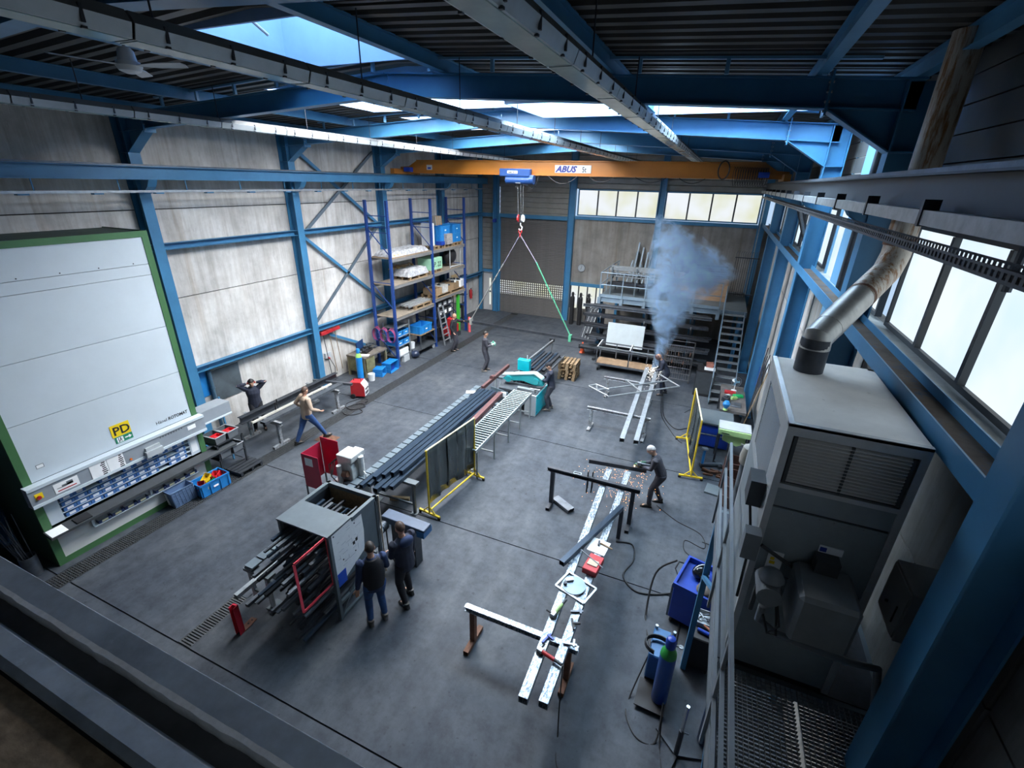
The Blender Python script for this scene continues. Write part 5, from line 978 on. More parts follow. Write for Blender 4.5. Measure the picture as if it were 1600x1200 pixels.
o=T('support_stand','steel support stand with bright tube and flat feet in the foreground','stand',(.68,4.55,0)); MB().tube((0,0,.05),(0,0,.55),.035,12).build('outer_tube',DSTEEL,o,True); MB().tube((0,0,.55),(0,0,1.05),.024,12).build('inner_tube',mat('bright_tube',(.55,.57,.6),.2,.9,.2,12),o,True); MB().tube((-.03,0,.53),(.09,0,.53),.012,8).build('clamp_screw',STEEL,o)
for a in (.3,2.4,4.4): MB().bar((0,0,.03),(.38*math.cos(a),.38*math.sin(a),.015),.05,.03).build('foot',DSTEEL,o)
cylinder('dark gas cylinder partly hidden behind the platform rail',(1.05,4.9,0),mat('cyl_dark',(.015,.03,.09),.4,0,.1),.115,1.1,GREY,BLACK)
# bench and machines along the right wall
o=T('tool_cabinet','cobalt blue tool cabinet with grey top behind the second welding screen','cabinet',(.75,13.95,0)); MB().box(-.38,-.35,.06,.5,.55,.8).build('body',CBLUE,o); MB().box(-.42,-.4,.8,.55,.6,.85).build('top',SLATE,o); MB().box(-.36,-.362,.5,.48,-.35,.77).build('drawer',CBLUE,o); MB().box(-.4,-.37,.44,.5,-.35,.47).build('trim',GALV,o)
for k in range(2): MB().box(-.36+.43*k,-.362,.1,.04+.43*k,-.35,.42).build('door',CBLUE,o)
o=T('workbench','long cluttered workbench along the window wall','workbench',(1.35,15.7,0)); MB().box(-.45,-1.1,.82,.3,1.1,.9).build('top',mat('bench_dark',(.1,.09,.085),.7,0,.4,6),o)
for x in (-.4,.25):
    for y in (-1.0,1.0): MB().box(x-.035,y-.035,0,x+.035,y+.035,.82).build('leg',DSTEEL,o)
MB().box(-.4,-1.0,.2,.25,1.0,.23).build('lower_shelf',DSTEEL,o)
o=T('desk_fan','white-blue desk fan on the workbench by the window wall','fan',(1.3,16.35,.9),.5); MB().lathe([(.09,0),(.09,.02),(.02,.03)],n=16).build('foot',WHITE,o); MB().tube((0,0,.02),(0,0,.3),.015,8).build('stem',WHITE,o); MB().tube((0,.0,.33),(0,.14,.33),.05,12).build('motor',WHITE,o,True)
for k in range(3): MB().cb(.07*math.cos(k*2.1),-.03,.33+.07*math.sin(k*2.1),.13,.008,.07,0,0,-k*2.1).build('blade',mat('fan_blue',(.2,.4,.55),.3,0,0),o)
for r in (.06,.12,.17): MB().path([(r*math.cos(a),-.05,.33+r*math.sin(a)) for a in [2*PI*i/18 for i in range(18)]],.004,5,True).build('guard_ring',GALV,o)
for k,(dx,dy,m,lab,s) in enumerate(((-.12,.35,RED,'red toolbox on the long workbench',(.34,.16,.1)),(.12,.12,mat('case_green',(.01,.35,.1),.5,0,.1),'green case on the long workbench',(.3,.14,.1)),(.0,-.1,GREEN,'light green power tool on the long workbench',(.2,.1,.1)),(-.2,.05,WHITE,'white spray can lying on the long workbench',(.2,.07,.07)),(-.25,-.35,DSTEEL,'dark bench vice on the long workbench',(.25,.2,.18)),(.05,-.6,STEEL,'grey parts tray on the long workbench',(.35,.3,.05)))):
    q=MB().box(-s[0]/2,-s[1]/2,0,s[0]/2,s[1]/2,s[2]*.8).box(-s[0]*.3,-s[1]*.2,s[2]*.8,s[0]*.3,s[1]*.2,s[2]); one(q,'bench_item',m,lab,'tool',(1.3+dx,15.7+dy,.9),.3*k,bev=.006)
o=T('dust_bottle','blue dust bottle with green base on the bench end','bottle',(1.05,14.62,.9)); MB().lathe([(.05,0),(.06,.1),(.1,.14),(.11,.22),(.06,.3)],n=16).build('bottle',PBLUE,o,True); MB().lathe([(.07,0),(.06,.06)],n=12).build('base',GREEN,o)
o=T('green_machine','pale green sheet machine with tapered hopper in front of the workbench','machine',(1.3,13.1,0)); PG=mat('pale_green',(.36,.52,.22),.45,0,.12,5)
MB().box(-.42,-.28,.92,.4,.3,1.08).build('bed',PG,o,bev=.01); MB().ext([(-.28,-.2,.92),(.3,-.2,.92),(.3,-.2,.72),(.1,-.2,.6),(-.28,-.2,.72)],(0,.4,0)).build('hopper',PG,o)
MB().box(-.42,-.24,1.08,.4,.3,1.1).build('top_plate',LGREY,o); MB().box(-.34,-.29,.97,-.14,-.28,.99).build('slot',INK,o)
for x in (-.38,.36):
    for y in (-.24,.26): MB().box(x-.025,y-.025,0,x+.025,y+.025,.92).build('leg',DSTEEL,o)
MB().path([(.3,-.1,.72),(.4,-.3,.7),(.2,-.32,.78)],.02,6).build('crank',GALV,o)
o=T('blue_jack','blue hydraulic jack trolley on the floor below the green machine','jack',(.85,12.55,0),.4); MB().bar((-.3,0,.08),(.3,0,.08),.1,.06).build('chassis',STEEL,o); MB().tube((-.25,0,.1),(-.25,0,.55),.04,10).build('column',PBLUE,o); MB().box(-.32,-.06,.55,-.18,.06,.6).build('saddle',GALV,o); MB().bar((.2,-.15,.08),(.2,.2,.08),.08,.05).build('cross_bar',DSTEEL,o)
for x in (-.28,.28): MB().lathe([(.01,-.02),(.05,-.02),(.05,.02),(.01,.02)],(x,-.1,.05),10,'y').build('wheel',BLACK,o)
q=MB()
for k in range(10): q.cb(random.uniform(-.25,.25),random.uniform(-.15,.15),.03+.03*(k%3),.25,.05,.04,random.uniform(-.6,.6))
one(q,'scrap_heap',RUST,'heap of rusty scrap pieces on the floor by the jack','scrap',(1.0,12.15,0))
for k,(y,hh) in enumerate(((11.6,.9),(10.95,.85))): o=T('oil_drum','dark rusty drum beside the platform railing, %s'%('further one' if k==0 else 'nearer one'),'drum',(1.33,y,0),0,'drums'); MB().lathe([(.24,0),(.26,.02),(.25,.3),(.27,.32),(.25,.34),(.25,.6),(.27,.62),(.25,.64),(.25,hh),(.23,hh),(.23,hh-.3)],n=20).build('shell',mat('drum_brown',(.055,.025,.02),.6,.3,.4,5),o,True)
one(MB().box(-.18,-.22,0,.18,.22,.05),'grey_mat',SLATE,'grey metal plate on the floor next to the platform foot','plate',(.95,11.35,0),-.15)
o=T('gas_tool_locker','black cabinet with papers on top beside the stairs','cabinet',(.38,17.9,0)); MB().box(-.35,-.35,0,.32,.35,1.0).build('body',BLACK,o); MB().box(-.33,-.36,.1,.3,-.35,.95).build('door',DGREY,o); MB().box(-.1,-.2,1.0,.28,.15,1.012).build('paper',PAPER,o)
for k in range(3): one(MB().box(-.12,-.1,0,.12,.1,.05),'brick_stack',mat('brick_red',(.35,.13,.09),.8,0,.2),'reddish carton on the black cabinet, %s'%['bottom','middle','top'][k],'box',(.45,18.1,1.012+.052*k),.1*k,'cartons on the black cabinet')
# hanging clothes, rods, papers on the right wall
for k,(y,m,lab) in enumerate(((17.3,mat('jacket_black',(.015,.015,.02),.8,0,.2),'black jacket hanging on the right wall by the workbench'),(16.9,mat('jacket_darkred',(.2,.02,.025),.8,0,.2),'dark red jacket hanging on the right wall by the workbench'),(16.5,mat('trousers_blue',(.02,.1,.3),.8,0,.2),'blue trousers hanging on the right wall by the workbench'))):
    o=T('work_jacket' if k<2 else 'work_trousers',lab,'clothing',(1.9,y,1.15),0); MB().add([(.0,-.18,0),(.14,-.2,0),(.14,.2,0),(0,.18,0),(.02,-.14,.7),(.1,-.16,.72),(.1,.16,.72),(.02,.14,.7)],[(3,2,1,0),(4,5,6,7),(0,1,5,4),(1,2,6,5),(2,3,7,6),(3,0,4,7)]).build('cloth',m,o,bev=.05); MB().tube((.2,0,.76),(.05,0,.76),.012,6).build('hook',GALV,o)
for k,(y,z) in enumerate(((16.2,1.95),(15.85,1.9))): onew(MB().box(2.06,y-.15,z,2.07,y+.15,z+.4).xf(Matrix.Translation((-.02*0,0,0))),'notice_sheet',PAPER,'white notice sheet on the right wall above the clothes, %s'%('further' if k==0 else 'nearer'),'notice',(2.06,y,z),'notices')
for k in range(7): onew(MB().tube((1.55+.05*k,14.6+.25*k,.02),(1.98,14.9+.25*k,2.2+.2*(k%3)),.015,6),'steel_rod',WOOD if k%3==0 else DSTEEL,'long thin rod leaning on the window wall behind the green machine','rod',(1.6,14.6+.25*k,0),'leaning rods')
# ================================================================== FAR RIGHT: MEZZANINE, RACKS, STAIRS, TROLLEY
MZ=2.55; LB=mat('mezz_paint',(.2,.27,.33),.5,.2,.12,4)
mz=T('mezzanine','grey steel mezzanine with railing at the far end of the hall','mezzanine',(-1.6,23,0),world=True)
MB().box(-4.65,21.02,MZ-.05,1.5,25.2,MZ).build('deck',SLATE,mz); MB().chan((-4.65,21.0,MZ-.1),(1.5,21.0,MZ-.1),.06,.22).build('fascia',LB,mz)
for x in (-4.55,-2.55,-.55,1.3):
    MB().ibeam((x,21.15,0),(x,21.15,MZ-.2),.14,.14,up=(1,0,0)).build('column',BLUE,mz); MB().ibeam((x,25.0,0),(x,25.0,MZ-.2),.14,.14,up=(1,0,0)).build('column',BLUE,mz)
PX_=[-4.62,-3.62,-2.62,-1.62,-.62,.42]
for x in PX_: MB().box(x-.02,20.94,MZ-.05,x+.02,20.98,MZ+1.08).build('railing_post',LB,mz); MB().box(x-.07,20.915,MZ-.42,x+.07,20.94,MZ-.02).build('post_plate',LB,mz)
for z in (MZ+1.08,MZ+.55): MB().tube((PX_[0],20.96,z),(PX_[-1],20.96,z),.021,8).build('rail',LB,mz,True)
for z in (MZ+1.08,MZ+.55): MB().tube((PX_[0],20.96,z),(PX_[0],24.9,z),.021,8).build('side_rail',LB,mz,True)
for y in (22.3,23.6,24.9): MB().box(PX_[0]-.02,y-.02,MZ,PX_[0]+.02,y+.02,MZ+1.08).build('railing_post',LB,mz)
MB().box(-4.6,20.985,MZ,.45,20.995,MZ+.12).build('toe_board',LB,mz)
st=T('steel_stair','open steel stair rising to the mezzanine beside the window wall','stairs',(1.0,19,0),world=True)
for x in (.62,1.42): MB().bar((x,16.9,.05),(x,20.95,MZ-.05),.02,.2).build('stringer',LB,st)
for k in range(13): f=(k+.6)/13; MB().box(.63,16.9+4.05*f-.12,.05+(MZ-.1)*f-.015,1.41,16.9+4.05*f+.12,.05+(MZ-.1)*f+.015).build('tread',GALV,st)
MB().tube((.6,16.95,1.0),(.6,20.9,MZ+1.0),.02,8).build('handrail',LB,st,True)
for f in (.03,.35,.68,.98): MB().tube((.6,16.9+4.05*f,.05+2.45*f),(.6,16.9+4.05*f,1.0+2.5*f),.018,8).build('baluster',LB,st)
cr=T('cantilever_rack','dark cantilever rack holding long steel bars under the mezzanine','rack',(-2.2,20.4,0),world=True)
CX=[-4.3,-2.4,-.5]; CZ=[.3,.8,1.28,1.72,2.1]
for x in CX:
    MB().box(x-.06,20.62,0,x+.06,20.78,2.3).build('upright',DSTEEL,cr); MB().box(x-.06,19.5,0,x+.06,20.8,.1).build('foot',DSTEEL,cr)
    for k,z in enumerate(CZ): MB().bar((x,20.62,z),(x,19.7+.14*k,z+.02),.05,.07).build('arm',DSTEEL,cr); MB().box(x-.02,19.7+.14*k,z+.05,x+.02,19.73+.14*k,z+.16).build('arm_stop',GALV if k==3 else DSTEEL,cr)
for k,z in enumerate(CZ):
    for j in range(5-k//2):
        y=19.85+.14*k+j*.14; x0=-5.0+random.uniform(-.2,.3); hh=random.choice((.08,.1,.12)); lbeam('steel_bar','long dark steel bar on the %s level of the cantilever rack'%['lowest','second','third','fourth','top'][k],(x0,y,z+.065+hh/2),(.4-random.uniform(0,.5),y,z+.065+hh/2),.1,hh,random.choice((DSTEEL,DSTEEL,DSTEEL,STEEL)),'bar',random.choice(('tube','i')),'bars in the cantilever rack')
one(MB().box(-.78,-.006,0,.78,.006,1.0).box(-.65,-.008,.1,-.62,-.005,.13).box(-.1,-.008,.12,-.06,-.005,.15).box(.05,-.008,.1,.09,-.005,.13).box(.45,-.008,.1,.48,-.005,.13).box(.6,-.008,.12,.63,-.005,.15),'sheet_panel',mat('pale_sheet',(.52,.58,.6),.5,.1,.08),'pale grey drilled sheet panel leaning on the cantilever rack above the trolley','panel',(-3.05,19.6,.78),0).rotation_euler=(-.12,0,0)
# stock on the mezzanine
def stock(lab,n,x0,x1,y,z,m,w=.1,h=.08,name='steel_bar',rows=1):
    for k in range(n): lbeam(name,lab,(x0+random.uniform(-.1,.1),y+.14*(k%6),z+h/2+(h+.005)*(k//6)),(x1+random.uniform(-.1,.1),y+.14*(k%6),z+h/2+(h+.005)*(k//6)),w,h,m,'bar','tube',lab[:24])
o=T('stock_rack','low stock rack with long profiles on the left of the mezzanine','rack',(-3.2,22.4,MZ),world=True)
for x in (-4.3,-3.2,-2.1):
    for y in (21.7,22.9): MB().box(x-.03,y-.03,MZ,x+.03,y+.03,MZ+1.25).build('post',SLATE,o)
    for z in (MZ+.35,MZ+.75,MZ+1.05): MB().bar((x,21.7,z),(x,22.9,z),.05,.05).build('arm',SLATE,o)
stock('dark bar on the bottom of the mezzanine stock rack',7,-4.45,-1.9,21.85,MZ+.38,DSTEEL); stock('grey channel in the middle of the mezzanine stock rack',6,-4.4,-2.0,21.9,MZ+.78,STEEL); stock('galvanised profile on top of the mezzanine stock rack',7,-4.4,-1.95,21.85,MZ+1.08,GALV,.12,.1)
o=T('ladder_section','horizontal galvanised ladder section hung on the mezzanine railing','ladder',(-3.2,21.3,MZ+1),world=True)
for z in (MZ+.92,MZ+1.1): MB().bar((-4.1,21.25,z),(-1.95,21.25,z),.03,.03).build('stile',GALV,o)
for k in range(12): MB().bar((-4.0+k*.18,21.25,MZ+.92),(-4.0+k*.18,21.25,MZ+1.1),.03,.03,(1,0,0)).build('rung',GALV,o)
w_=T('wooden_crate','large weathered wooden crate on the mezzanine behind the smoke','crate',(-.55,23,MZ),world=True)
for k in range(6): MB().box(-1.75+k*.0,22.6,MZ+k*.165,.65,22.63,MZ+k*.165+.158).build('plank',mat('crate_wood',(.36,.23,.14),.75,0,.3,4,stretch=(.6,3,6)),w_)
MB().box(-1.75,22.63,MZ,.65,23.6,MZ+.98).build('body',_M['crate_wood'],w_)
for x in (-1.7,-.55,.58): MB().box(x-.05,22.57,MZ,x+.05,22.6,MZ+1.0).build('batten',_M['crate_wood'],w_)
for k in range(5): lbeam('stacked_board','grey board in the stack on top of the wooden crate',(-1.25+.05*k,22.9+.05*(k%2),MZ+1.02+.1*k),(.5,22.9+.05*(k%2),MZ+1.02+.1*k),.5,.07,(LB,SLATE,GREY,mat('maroon_board',(.16,.03,.05),.6,0,.2),LB)[k],'board','bar','boards on the crate')
for k in range(9): onew(MB().bar((-4.1+.13*k,24.6,MZ),(-4.0+.12*k+.1*(k%2),25.25,MZ+1.1+.9*((k*7)%5)/4),.06 if k!=1 else .16,.02),'leaning_bar',SLATE if k%2 else LB,'flat steel bar leaning on the end wall behind the mezzanine stock','bar',(-4.1+.13*k,24.6,MZ),'leaning bars')
for k in range(8): onew(MB().bar((-1.9+.16*k,24.7,MZ),(-1.9+.15*k,25.25,MZ+1.6+.3*((k*5)%4)/3),.05,.03),'leaning_bar',LB,'pale steel bar leaning on the end wall behind the wooden crate','bar',(-1.9+.16*k,24.7,MZ),'pale leaning bars')
o=T('radiator_frame','rack of upright rods with hooks in the corner of the mezzanine','rack',(1.25,24.2,MZ),world=True)
for z in (MZ+.1,MZ+1.75): MB().bar((.75,24.2,z),(1.75,24.2,z),.04,.04).build('rail',DSTEEL,o)
for k in range(11): MB().tube((.8+.09*k,24.2,MZ),(.8+.09*k,24.2,MZ+1.75),.012,6).build('rod',DSTEEL,o); MB().path([(.8+.09*k,24.2,MZ+1.75),(.78+.09*k,24.1,MZ+1.95),(.82+.09*k,24.05,MZ+2.05)],.01,5).build('hook',STEEL,o)
# trolley with wooden deck
o=T('platform_trolley','long steel trolley with wooden deck and tubular rails at the rack','trolley',(-2.8,18.75,0),world=True)
MB().box(-3.95,18.4,.32,-1.6,19.15,.36).build('deck',mat('deck_wood',(.26,.17,.1),.75,0,.3,5),o); MB().bar((-3.97,18.4,.3),(-1.58,18.4,.3),.05,.08).bar((-3.97,19.15,.3),(-1.58,19.15,.3),.05,.08).build('frame',STEEL,o)
for x in (-3.93,-3.25,-2.6,-1.95,-1.62):
    for y in (18.42,19.12):
        if y<18.5 and x in (-3.25,-1.95): continue
        MB().box_tube((x,y,.36),(x,y,1.05),.045,.045,.005,(1,0,0)).build('upright',STEEL,o)
for y in (18.42,19.12): MB().bar((-3.93,y,1.03),(-1.62,y,1.03),.045,.045).build('top_rail',GALV if y<18.5 else STEEL,o)
MB().bar((-3.93,19.12,.7),(-1.62,19.12,.7),.04,.04).build('mid_rail',STEEL,o); MB().bar((-3.93,18.42,1.03),(-3.8,18.77,1.25),.04).bar((-3.8,18.77,1.25),(-3.93,19.12,1.03),.04).build('push_handle',GALV,o); MB().bar((-2.6,18.42,1.03),(-2.55,18.77,1.22),.04).bar((-2.55,18.77,1.22),(-2.6,19.12,1.03),.04).build('push_handle',GALV,o)
for x in (-3.85,-1.75):
    for y in (18.47,19.08): MB().lathe([(.03,-.025),(.1,-.025),(.1,.025),(.03,.025)],(x,y,.1),14,'x').build('castor_wheel',BLACK,o); MB().box(x-.04,y-.05,.16,x+.04,y+.05,.27).build('castor_fork',GALV,o)
cg=T('mesh_cage','tall wire cage trolley hung with small parts beside the welder','cage',(-.7,18.9,0),world=True); CM=mat('cage_wire',(.15,.14,.14),.45,.6,.3,8)
for x in (-1.25,-.2):
    for y in (18.6,19.25): MB().tube((x,y,0),(x,y,1.5),.02,8).build('post',CM,cg)
for z in (.12,.6,1.05,1.5):
    for y in (18.6,19.25): MB().tube((-1.25,y,z),(-.2,y,z),.013,6).build('rail',CM,cg)
for k in range(12): MB().tube((-1.18+.085*k,18.6,.12),(-1.18+.085*k,18.6,1.5),.008,6).build('wire',CM,cg)
for k in range(7): MB().tube((-.2,18.65+.09*k,.12),(-.2,18.65+.09*k,1.5),.008,6).build('wire',CM,cg)
for k in range(14): MB().cb(-1.15+.07*k,18.57,1.25-.35*(k%2)-random.uniform(0,.1),.03,.02,.16,0,0,random.uniform(-.2,.2)).build('hung_part',RUST if k%3==0 else DSTEEL,cg)
# left end of the rack
for k in range(6): onew(MB().bar((-5.75+.09*k,22.6-.05*k,.02),(-5.55+.09*k,23.3,1.35),.04,.04).bar((-5.55+.09*k,23.3,1.35),(-5.35+.09*k,23.8,1.4),.04,.04),'handrail_part',GALV if k%2 else STEEL,'bent bright handrail part leaning in the row left of the cantilever rack','handrail',(-5.7+.09*k,22.6,0),'handrail parts')
onew(MB().box(-5.85,23.85,0,-4.9,24.0,1.2),'support_rack',DSTEEL,'dark low rack behind the leaning handrail parts','rack',(-5.4,23.9,0))
for k,x in enumerate((-6.9,-6.45,-6.0)): cylinder('dark gas cylinder in front of the low end window, %s'%['left','middle','right'][k],(x,24.7,0),BLACK,.12,1.45,BLACK,BLACK,'dark cylinders')
one(MB().lathe([(.13,0),(.13,.02),(.09,.06),(.09,.24),(.05,.3),(.03,.4),(.045,.42),(.03,.5)],n=14),'warning_bottle',mat('signal_orange',(.75,.12,.04),.5,0,.05),'orange bottle on the floor left of the trolley','bottle',(-5.03,20.3,0),smooth=True)
o=T('wall_clock','round wall clock on the concrete end wall','clock',(-6.72,YB-.02,3.0)); MB().tube((0,0,0),(0,-.03,0),.21,24).build('case',STEEL,o,True); MB().tube((0,-.03,0),(0,-.034,0),.19,24).build('dial',mat('dial_grey',(.36,.4,.43),.5,0,0),o)
MB().bar((0,-.036,0),(.02,-.036,.13),.004,.016,(1,0,0)).bar((0,-.036,0),(-.05,-.036,-.08),.004,.02,(1,0,0)).build('hand',INK,o)
for k in range(12): MB().cb(.16*math.sin(k*PI/6),-.036,.16*math.cos(k*PI/6),.012,.004,.03,0,0,k*PI/6).build('hour_mark',INK,o)
onew(MB().tube((1.5,24.8,MZ),(1.5,24.8,6.9),.025,10),'conduit',GALV,'thin bright conduit rising in the far right corner','conduit',(1.5,24.8,MZ))
# ================================================================== OVERHEAD: LIGHT ROWS, FAN, CRANE, SLINGS
LGL=mat('lamp_glass',(.32,.42,.42),.18,0,.15,2); HOUS=mat('lamp_housing',(.14,.15,.155),.45,.2,.15,3); LSIDE=mat('lamp_side',(.45,.49,.51),.4,.2,.12,4)
for x,nm in ((-9.35,'nearest the concrete wall'),(-4.02,'along the roof light'),(-1.38,'nearest the window wall')):
    o=T('light_row','long suspended row of grey fluorescent light troughs '+nm,'light fixture',(x,11,8.08),world=True,group='light rows')
    for k in range(16):
        a=-.6+k*1.56; b=a+1.54
        MB().sec((x,a,8.08),(x,b,8.08),[(-.115,0),(-.15,.09),(-.145,.095),(-.105,.006),(.105,.006),(.145,.095),(.15,.09),(.115,0)]).build('tray',LSIDE,o)
        MB().sec((x,a,8.17),(x,b,8.17),[(-.15,0),(-.1,.075),(.1,.075),(.15,0)]).build('housing',HOUS,o)
        MB().box(x-.095,a+.02,8.074,x+.095,b-.02,8.08).build('glass',LGL,o)
    cl=MB()
    for k in range(48):
        y=-.4+k*.52
        for s in (-1,1): cl.box(x+s*.142-.008,y,8.1,x+s*.142+.008,y+.02,8.2); cl.box(x+s*.12-.012,y,8.07,x+s*.12+.012,y+.03,8.085)
    tag(cl.build('spring_clips',DSTEEL,o),kind='stuff')
    for k in range(11):
        y=.5+k*2.25; MB().tube((x,y,8.24),(x,y,rb(x)+.5),.008,5).build('hanger_chain',DSTEEL,o)
o=T('ceiling_fan','white three-bladed ceiling fan beside the middle light row','ceiling fan',(-6.2,3.86,8.3)); FW=mat('fan_white',(.75,.76,.76),.35,0,.03)
MB().tube((0,0,.1),(0,0,.55),.016,8).build('rod',FW,o); MB().lathe([(.09,.04),(.075,.14),(.05,.17)],n=16).build('canopy',FW,o,True); MB().lathe([(.04,-.07),(.1,-.045),(.125,0),(.11,.04),(.04,.05)],n=18).build('motor',FW,o,True)
for k in range(3):
    a=2.35+k*2.094; c,s=math.cos(a),math.sin(a); v=lambda r,t,z:(r*c-t*s,r*s+t*c,z)
    MB().add([v(.11,-.03,.0),v(.35,-.065,.012),v(.66,-.06,.012),v(.68,0,.002),v(.66,.06,-.012),v(.35,.06,-.012),v(.11,.03,-.0)],[(0,1,2,3,4,5,6)]).build('blade',mat('fan_blade',(.5,.52,.53),.4,0,.05),o).modifiers.new('t','SOLIDIFY').thickness=.008
onew(MB().bar((-7.45,3.86,8.84),(-4.42,3.86,8.84),.08,.04),'fan_bracket',BLUE,'thin blue cross bar carrying the ceiling fan','bracket',(-6,3.86,8.8))
# roof light opener rod
onew(MB().tube((-6.1,4.9,9.35),(-6.3,5.9,9.05),.022,10),'opener_rod',WHITE,'white opener rod hanging inside the nearest roof light','rod',(-6.2,5.4,9.2))
# crane
ORG=mat('crane_orange',(.33,.115,.01),.45,0,.08,3); CY=17.6
o=T('overhead_crane','orange overhead travelling crane spanning the far bays','crane',(-5.5,CY,7.4),world=True)
MB().box(-11.7,CY-.13,7.49,.85,CY+.13,7.94).build('girder',ORG,o); MB().box(-11.7,CY-.2,7.47,.85,CY+.2,7.5).box(-11.7,CY-.18,7.93,.85,CY+.18,7.96).build('flange',ORG,o)
MB().ext([(-11.7,CY-.13,7.49),(-11.7,CY-.13,7.94),(-12.1,CY-.13,7.72),(-12.5,CY-.13,7.7),(-12.5,CY-.13,7.49)],(0,.26,0)).build('girder_end',ORG,o); MB().ext([(.85,CY-.13,7.49),(.85,CY-.13,7.94),(1.2,CY-.13,7.72),(1.55,CY-.13,7.7),(1.55,CY-.13,7.49)],(0,.26,0)).build('girder_end',ORG,o)
for x in (XL+.3,XR-.17): MB().box(x-.09,CY-.9,7.43,x+.09,CY+.9,7.62).build('end_carriage',ORG,o)
for x in (XL+.3,XR-.17):
    for y in (CY-.7,CY+.7): MB().tube((x-.04,y,7.5),(x+.04,y,7.5),.09,14).build('wheel',DSTEEL,o)
MB().box(-12.2,CY-.35,7.52,-11.9,CY-.13,7.68).build('drive_motor',CBLUE,o); MB().box(.7,CY-.35,7.52,1.0,CY-.13,7.68).build('drive_motor',CBLUE,o)
pl=MB().box(-5.88,CY-.15,7.57,-4.56,CY-.131,7.82).build('name_plate',LGREY,o); text('ABUS',.27,mat('logo_blue',(.012,.015,.14),.5,0,0),o,'lettering',(-5.84,CY-.152,7.6),(1,0,0),(0,0,1),bold=.012,shear=.3,sx=1.12); text('5t',.24,INK,o,'lettering',(-4.88,CY-.152,7.6),(1,0,0),(0,0,1),sx=.75,bold=.004)
MB().box(-11.25,CY-.14,7.6,-11.0,CY-.131,7.78).build('logo_plate',LGREY,o); MB().box(-11.2,CY-.143,7.63,-11.05,CY-.139,7.7).build('logo_mark',CBLUE,o)
HB=mat('hoist_blue',(.01,.045,.16),.42,0,.1)
h=T('wire_rope_hoist','blue wire rope hoist under the orange crane girder','hoist',(-7.35,CY,7.3),world=True)
MB().box(-7.95,CY-.4,7.42,-6.75,CY-.16,7.68).build('drum_housing',HB,h,bev=.02); MB().tube((-7.7,CY-.3,7.3),(-6.75,CY-.3,7.3),.13,16).build('rope_drum',HB,h,True); MB().tube((-6.75,CY-.3,7.32),(-6.6,CY-.3,7.32),.16,14).build('motor',HB,h,True); MB().box(-7.3,CY-.4,7.2,-7.1,CY-.2,7.3).build('gearbox',GALV,h)
MB().box(-7.62,CY-.408,7.52,-7.22,CY-.4,7.61).build('plate',WHITE,h); text('ABUS',.07,INK,h,'lettering',(-7.6,CY-.411,7.535),(1,0,0),(0,0,1),bold=.003,shear=.2,sx=1.5)
MB().box(-7.9,CY-.16,7.4,-6.8,CY+.2,7.46).build('trolley_plate',HB,h)
for x in (-7.24,-7.12,-7.02): MB().tube((x,CY-.3,7.2),(x+(.02 if x<-7.1 else -.01),CY-.22,6.05),.006,5).build('rope',GALV,h)
hk=MB().box(-7.16,CY-.27,5.85,-7.06,CY-.17,6.08).build('hook_block',BLACK,h)
for x in (-7.2,-7.02): MB().tube((x-.03,CY-.22,5.97),(x+.03,CY-.22,5.97),.13,16).build('sheave',RED if x<-7.1 else WHITE,hk,True)
MB().path([(-7.11,CY-.22,5.85),(-7.11,CY-.22,5.72),(-7.05,CY-.22,5.66),(-7.06,CY-.22,5.57),(-7.13,CY-.22,5.54),(-7.18,CY-.22,5.6)],.022,8).build('hook',WHITE,hk,True)
s=T('lifting_sling','two-leg lifting sling with green and grey straps below the crane hook','sling',(-7.11,17.4,5.5),world=True); SG=mat('sling_green',(.08,.34,.2),.6,0,.1); SP=mat('sling_purple',(.22,.2,.26),.6,0,.15)
MB().path([(-7.12+.06*math.cos(a),17.38,5.5+.07*math.sin(a)) for a in [2*PI*i/12 for i in range(12)]],.018,6,True).build('ring',RED,s); MB().tube((-7.12,17.38,5.42),(-7.12,17.38,5.3),.03,8).build('shackle',RED,s)
MB().bar((-7.1,17.38,5.35),(-6.43,17.42,4.4),.035,.02).build('chain_leg',SP,s); MB().bar((-6.43,17.42,4.4),(-4.88,17.52,1.62),.075,.03).build('strap',SG,s); MB().box(-4.93,17.43,1.38,-4.82,17.6,1.66).build('strap_loop',SG,s)
MB().bar((-7.14,17.38,5.35),(-7.85,17.48,4.2),.035,.02).build('chain_leg',SP,s); MB().bar((-7.85,17.48,4.2),(-9.45,17.72,1.68),.05,.03).build('strap',mat('sling_grey',(.3,.3,.28),.6,0,.1),s); MB().box(-9.52,17.63,1.42,-9.42,17.8,1.7).build('strap_loop',_M['sling_grey'],s)
lbeam('hoisted_bar','long dark steel bar hanging level in the two crane slings',(-9.8,17.74,1.53),(-3.85,17.5,1.5),.09,.1,DSTEEL,'bar')
f=T('festoon_cable','black festoon cable looping below the orange crane girder','cable',(-5,CY-.2,7.4),world=True)
for x0,x1,d in ((-7.5,-7.0,.45),(-6.95,-6.45,.45),(-6.1,-5.0,.25),(-4.6,-3.7,.18),(-3,-2,.15),(-1.6,-.8,.15)): MB().path([(x0+(x1-x0)*i/10,CY-.24,7.47-d*4*(i/10)*(1-i/10)) for i in range(11)],.012,6).build('loop',BLACK,f)
f=T('cable_spring','black spiral air hose and cable ring at the right end of the crane','hose',(.3,CY-.3,7.6),world=True)
MB().path([(-.3+.16*math.cos(a),CY-.3,7.72+.26*math.sin(a)) for a in [2*PI*i/20 for i in range(20)]],.022,6,True).build('ring',BLACK,f)
MB().path([(.0+.1*i/10+.05*math.cos(i*.9),CY-.3+.05*math.sin(i*.9),7.55+.28*math.sin(i*.9)) for i in range(95)],.009,5).build('spiral',BLACK,f)
